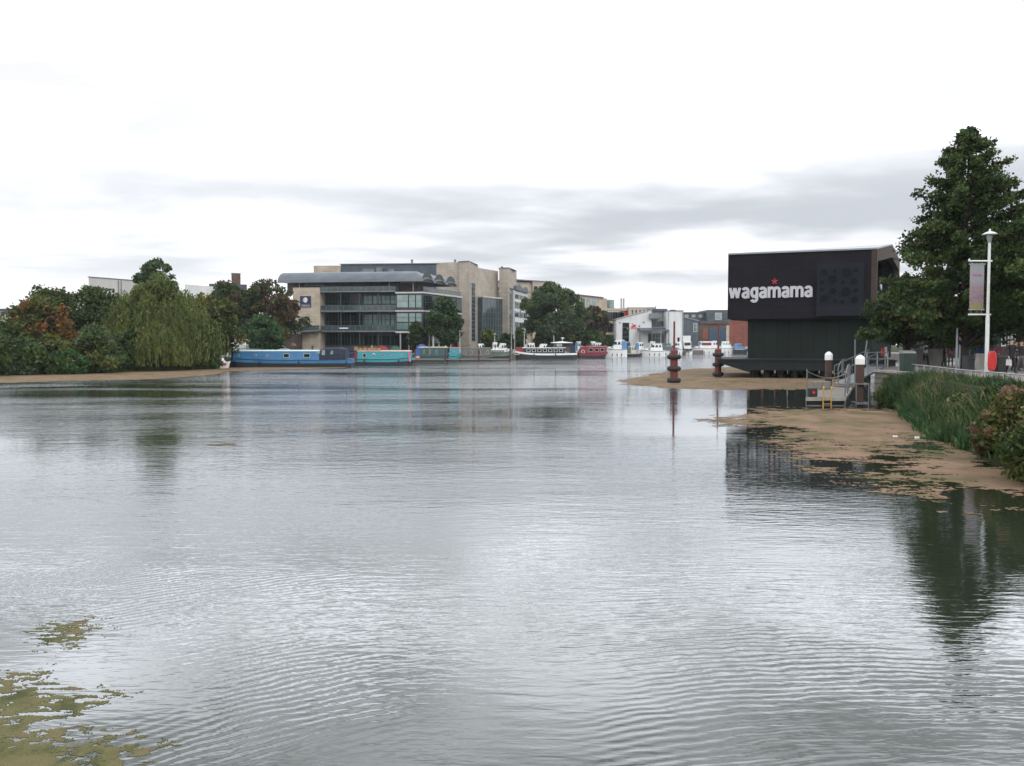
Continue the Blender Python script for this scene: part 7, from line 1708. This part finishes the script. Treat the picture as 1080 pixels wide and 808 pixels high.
# quay railing beyond, red and white marker
RQ = Facade(914, 55, 936, 54); r = thing('quay_railing', 'grey steel railing at the corner of the quay behind the capped post', 'railing', (RQ.A.x, RQ.A.y, 1.5))
b = MB()
for z in (1.0, .6, .2): b.fbox(RQ, 0, RQ.L, 0, .05, 1.5 + z, 1.55 + z)
b.build('rail', 'dullgalv', r)
for k in range(3): b = MB(); b.fbox(RQ, RQ.L * k / 2 - .03, RQ.L * k / 2 + .03, .055, .11, 1.45, 2.58); b.build('post', 'galv', r)
r = thing('marker_board', 'small red and white board on a post near the corner of the dark building', 'sign', (XA(932.5, 57), 57, 1.5))
x = XA(932.5, 57); b = MB(); b.box(x + .08, x + .14, 57, 57.06, 1.5, ZA(366, 57)); b.build('post', 'galv', r)
b = MB(); b.box(x - .22, x - .02, 56.9, 56.95, ZA(375, 57), ZA(367, 57)); b.build('red_board', 'red', r); b = MB(); b.box(x + .0, x + .16, 56.9, 56.95, ZA(376, 57), ZA(366, 57)); b.build('white_board', 'whitepaint', r)

# ------------------------------------------------------------------ right bank: wall, path, rail and street furniture
FW = Facade(923, 48.6, 1003, 39.2)
r = thing('retaining_wall', 'rough stone retaining wall below the path beside the pontoon', 'stone wall', (FW.A.x, FW.A.y, 0))
b = MB(); b.fbox(FW, 0, FW.L, 0, .45, -.3, 1.48); b.build('wall', 'wallstone', r); b = MB(); b.fbox(FW, -.05, FW.L, -.08, .5, 1.483, 1.6); b.build('coping', 'concrete', r)
pts = [(22.3, 50), (20.9, 44), (18.9, 37), (17.7, 30), (16.9, 24), (16.4, 17)]
def offp(pts, o):
    out_ = []
    for i, p in enumerate(pts):
        a = Vector(pts[max(i - 1, 0)]); c = Vector(pts[min(i + 1, len(pts) - 1)]); t = (c - a).normalized(); out_.append((p[0] - t.y * o, p[1] + t.x * o))
    return out_
# path surface following the bank and widening into the street
pvm = MB(); inn = [(23.4, 56), (22.7, 50), (21.3, 44), (19.3, 37), (18.1, 30), (17.3, 24), (16.8, 10)]; outr = [(60, 92), (56, 80), (52, 66), (48, 52), (44, 38), (40, 24), (38, 10)]
for i in range(len(inn) - 1):
    a, c, d_, e_2 = inn[i], outr[i], outr[i + 1], inn[i + 1]
    pvm.hexa([(e_2[0], e_2[1], 1.45), (d_[0], d_[1], 1.50), (c[0], c[1], 1.50), (a[0], a[1], 1.45), (e_2[0], e_2[1], 1.52), (d_[0], d_[1], 1.58), (c[0], c[1], 1.58), (a[0], a[1], 1.52)])
tag(pvm.build('path', 'paving'), kind='structure')
r = thing('low_rail', 'low white tubular rail along the edge of the right bank path', 'railing', (20.9, 44, 1.5))
b = MB(); b.tube([(p[0] + .35, p[1], 1.95) for p in pts], .026, 8); b.build('top_rail', 'galv', r)
prev = None; acc = []
for i in range(len(pts) - 1):
    for k in range(4): acc.append(Vector(pts[i]).lerp(Vector(pts[i + 1]), k / 4))
for p in acc: b = MB(); b.tube([(p.x + .35, p.y, 1.45), (p.x + .35, p.y, 1.93)], .03, 6); b.build('post', 'galv', r)
# banner lamp post
Yl = 45.7; x = XA(1041, Yl); zt_ = ZA(240, Yl)
r = thing('banner_lamp_post', 'tall white lamp post with disc shaped lamp and hanging banner', 'lamp post', (x, Yl, 1.55))
b = MB(); b.lathe((x, Yl, 1.5), [(.14, 0), (.14, .04), (.10, .06), (.10, 3.0), (.075, 3.1), (.07, zt_ - 2.3)], 14); b.build('post', 'whitepaint', r)
b = MB(); zz_ = zt_ - .8; b.lathe((x, Yl, zz_), [(.08, 0), (.11, .12), (.16, .36), (.12, .42)], 16); b.build('lamp_glass', 'galv', r)
b = MB(); b.lathe((x, Yl, zz_ + .42), [(.37, 0), (.38, .03), (.22, .13), (.06, .18), (.045, .28), (.02, .31)], 20); b.build('lamp_disc', 'whitepaint', r, smooth=False)
zA, zB = ZA(275.3, Yl), ZA(331.8, Yl)
for z in (zA, zB):
    b = MB(); b.tube([(x - 1.04, Yl, z), (x + .16, Yl, z)], .045, 8); b.build('banner_arm', 'whitepaint', r)
xb0, xb1 = x - 1.0, x - .25
zb0, zb1 = ZA(326, Yl), ZA(279.5, Yl)
b = MB(); b.tube([(xb0 - .05, Yl, zb1 + .04), (xb1 + .05, Yl, zb1 + .04)], .03, 6); b.tube([(xb0 - .05, Yl, zb0 - .04), (xb1 + .05, Yl, zb0 - .04)], .03, 6)
for xx in (xb0 + .1, xb1 - .1): b.tube([(xx, Yl, zb1 + .04), (xx, Yl, zA)], .012, 4); b.tube([(xx, Yl, zb0 - .04), (xx, Yl, zB)], .012, 4)
b.build('banner_pole', 'galv', r)
m, nt, ns, ln = new_mat('banner_print')
out = N(ns, 'ShaderNodeOutputMaterial'); bs = N(ns, 'ShaderNodeBsdfPrincipled', Roughness=.7); ln.new(bs.outputs[0], out.inputs[0])
tc = N(ns, 'ShaderNodeTexCoord'); sp = N(ns, 'ShaderNodeSeparateXYZ'); ln.new(tc.outputs['Object'], sp.inputs[0])
vo = N(ns, 'ShaderNodeTexNoise', Scale=4.2, Detail=4.0, Distortion=1.5); ln.new(tc.outputs['Object'], vo.inputs['Vector'])
rp = N(ns, 'ShaderNodeValToRGB'); ln.new(vo.outputs[0], rp.inputs[0]); e = rp.color_ramp.elements
e[0].position = .3; e[0].color = (.12, .13, .24, 1); e[1].position = .7; e[1].color = (.24, .24, .27, 1)
for p_, c_ in ((.42, (.25, .11, .16, 1)), (.5, (.25, .20, .23, 1)), (.57, (.28, .16, .10, 1)), (.63, (.15, .19, .26, 1))): k = e.new(p_); k.color = c_
r2_ = N(ns, 'ShaderNodeValToRGB'); ln.new(MR(sp.outputs[2], zb0 - 1.55, zb1 - 1.55, 0, 1, False), r2_.inputs[0]); e = r2_.color_ramp.elements; e[0].position = .08; e[0].color = (0, 0, 0, 1); e[1].position = .62; e[1].color = (1, 1, 1, 1); k = e.new(.5); k.color = (.25, .25, .25, 1)
mx = N(ns, 'ShaderNodeMix'); mx.data_type = 'RGBA'; ln.new(r2_.outputs[0], mx.inputs['Factor']); ln.new(rp.outputs[0], mx.inputs['A']); mx.inputs['B'].default_value = (.25, .255, .28, 1)
yl = N(ns, 'ShaderNodeMix'); yl.data_type = 'RGBA'; ln.new(MT('MULTIPLY', MR(sp.outputs[2], zb0 - 1.45, zb0 - 1.0, 1, 0), MR(vo.outputs[0], .4, .55, 0, 1)), yl.inputs['Factor']); ln.new(mx.outputs['Result'], yl.inputs['A']); yl.inputs['B'].default_value = (.25, .23, .07, 1)
ln.new(yl.outputs['Result'], bs.inputs['Base Color']); M['banner_print'] = m
b = MB(); b.box(xb0, xb1, Yl - .008, Yl + .008, zb0, zb1); bnr = b.build('banner', 'banner_print', r)
FBn = LocalFace((0, Yl, 0), (1, 0, 0), (0, 1, 0))
M['magenta'] = mat('magenta_print', (.42, .04, .16), .6)
text_obj('Lincoln', FBn, xb0 + .14, ZA(291.6, Yl), .48, .15, -.012, 'magenta', bnr, 'banner_lettering', .004, .015)
# red lifebuoy housing
x2_ = XA(1046.3, 45); r = thing('lifebuoy_housing', 'bright red lifebuoy housing beside the banner lamp post', 'lifebuoy housing', (x2_, 45, 1.5))
sec = []
for i in range(9):
    t = i / 8; z = 1.68 + 1.0 * t; w = .20 * (math.sin(PI * (.10 + .80 * t)) ** .45) + .03; o_2 = .03 * math.sin(PI * t)
    sec.append([(x2_ + .0 - w * .85 + o_2, 45 - .10, z), (x2_ - w * .4 + o_2, 45 - .17, z), (x2_ + w * .4 + o_2, 45 - .17, z), (x2_ + w * .85 + o_2, 45 - .10, z), (x2_ + w * .85 + o_2, 45 + .1, z), (x2_ - w * .85 + o_2, 45 + .1, z)])
b = MB(); b.loft(sec); b.build('case', 'red', r, smooth=False, bevel=.015)
b = MB(); b.tube([(x2_ - .02, 45.14, 1.5), (x2_ - .02, 45.14, 2.6)], .035, 8); b.build('post', 'galv', r)
b = MB(); b.ring(LocalFace((x2_, 45 - .165, 0), (1, 0, 0), (0, 1, 0)), .01, 2.2, .085, .13, -.015, .0, 18); b.build('raised_ring', 'red', r)
# bins
def bin_(px, Y, w, h, m, label, lid=True, name='litter_bin', round_=False):
    x = XA(px, Y); r = thing(name, label, 'bin', (x, Y, 1.53), 0, 'bins along the right bank path'); w = w / 2
    b = MB()
    if round_: b.lathe((x, Y, 1.53), [(w * .9, 0), (w, .06), (w, h * .82), (w * .96, h * .83)], 18)
    else: b.hexa([(x - w * .9, Y - w * .9, 1.53), (x + w * .9, Y - w * .9, 1.53), (x + w * .9, Y + w * .9, 1.53), (x - w * .9, Y + w * .9, 1.53), (x - w, Y - w, 1.53 + h * .86), (x + w, Y - w, 1.53 + h * .86), (x + w, Y + w, 1.53 + h * .86), (x - w, Y + w, 1.53 + h * .86)])
    b.build('body', m, r, bevel=.0 if round_ else .02)
    b = MB()
    if round_: b.lathe((x, Y, 1.53 + h * .84), [(w * 1.05, 0), (w * 1.05, h * .06), (w * .8, h * .14), (.05, h * .17)], 18)
    else: b.hexa([(x - w * 1.08, Y - w * 1.1, 1.53 + h * .865), (x + w * 1.08, Y - w * 1.1, 1.53 + h * .865), (x + w * 1.08, Y + w, 1.53 + h * .865), (x - w * 1.08, Y + w, 1.53 + h * .865), (x - w, Y - w, 1.53 + h * .95), (x + w, Y - w, 1.53 + h * .95), (x + w, Y + w, 1.53 + h), (x - w, Y + w, 1.53 + h)])
    b.build('lid', 'greymetal' if m == 'bingreen' else m, r)
    b = MB(); b.box(x - w * .6, x + w * .6, Y - w * 1.04, Y - w * 1.0, 1.53 + h * .66, 1.53 + h * .78); b.build('opening', 'black', r)
bin_(957, 47, .62, 1.18, 'bingreen', 'dark green wheeled bin with a grey lid above the stone wall')
bin_(1022, 49, .66, .9, 'darkmetal', 'round black bin left of the banner lamp post', round_=True)
bin_(1055.5, 47, .52, .95, 'black', 'square black bin right of the red lifebuoy housing')
def bollard(px, Y, w, h, m, label):
    x = XA(px, Y); b = MB(); b.box(x - w / 2, x + w / 2, Y - w / 2, Y + w / 2, 1.5, 1.53 + h); tag(b.build('stone_bollard', m, bevel=.03), label, 'bollard')
bollard(1034, 47.5, .34, 1.0, 'concrete', 'square grey stone bollard just left of the banner lamp post')
b = MB(); q = [(XA(964, 60), 60), (XA(977, 60), 60.3)]; b.box(q[0][0], q[1][0] + 1.5, 60, 60.5, 1.5, 2.75); tag(b.build('low_wall', 'concrete', bevel=.02), 'low grey wall behind the green bin', 'wall')
for px, Y, yt, lab in ((1009.2, 50, 346, 'pale slim post right of the person in the grey pink coat'), (1012.6, 52, 350, 'grey slim post close beside the pale one')):
    x = XA(px, Y); b = MB(); b.tube([(x, Y, 1.5), (x, Y, ZA(yt, Y))], .06, 8); tag(b.build('slim_post', 'galv'), lab, 'post')
# white framed shop window seen between the people and the trees
r = thing('kiosk', 'pale framed shop kiosk glimpsed above the person in black', 'kiosk', (XA(1062, 66), 66, 1.5))
FSf = Facade(1056, 67, 1085, 63)
b = MB(); b.fbox(FSf, 0, FSf.L, 0, 3, 1.5, 4.6); b.build('wall', 'brownclad', r)
for k in range(4):
    bwin(FSf, r, 0, 0, 0, 0, 1, 1, 'whitepaint', 'glasspale' if k == 1 else 'glass', -.06, .10, box=(FSf.L * (k + .1) / 4, FSf.L * (k + .75) / 4, 2.9, 4.2))
# shade-loving shrubs behind the path
bank_bush(1040, 380, 2, 1.2, 'dark shrub far back under the right trees', ['lf_dark', 'lf_brown'], [.6, .4], nleaf=4000, gz=1.5) if False else None
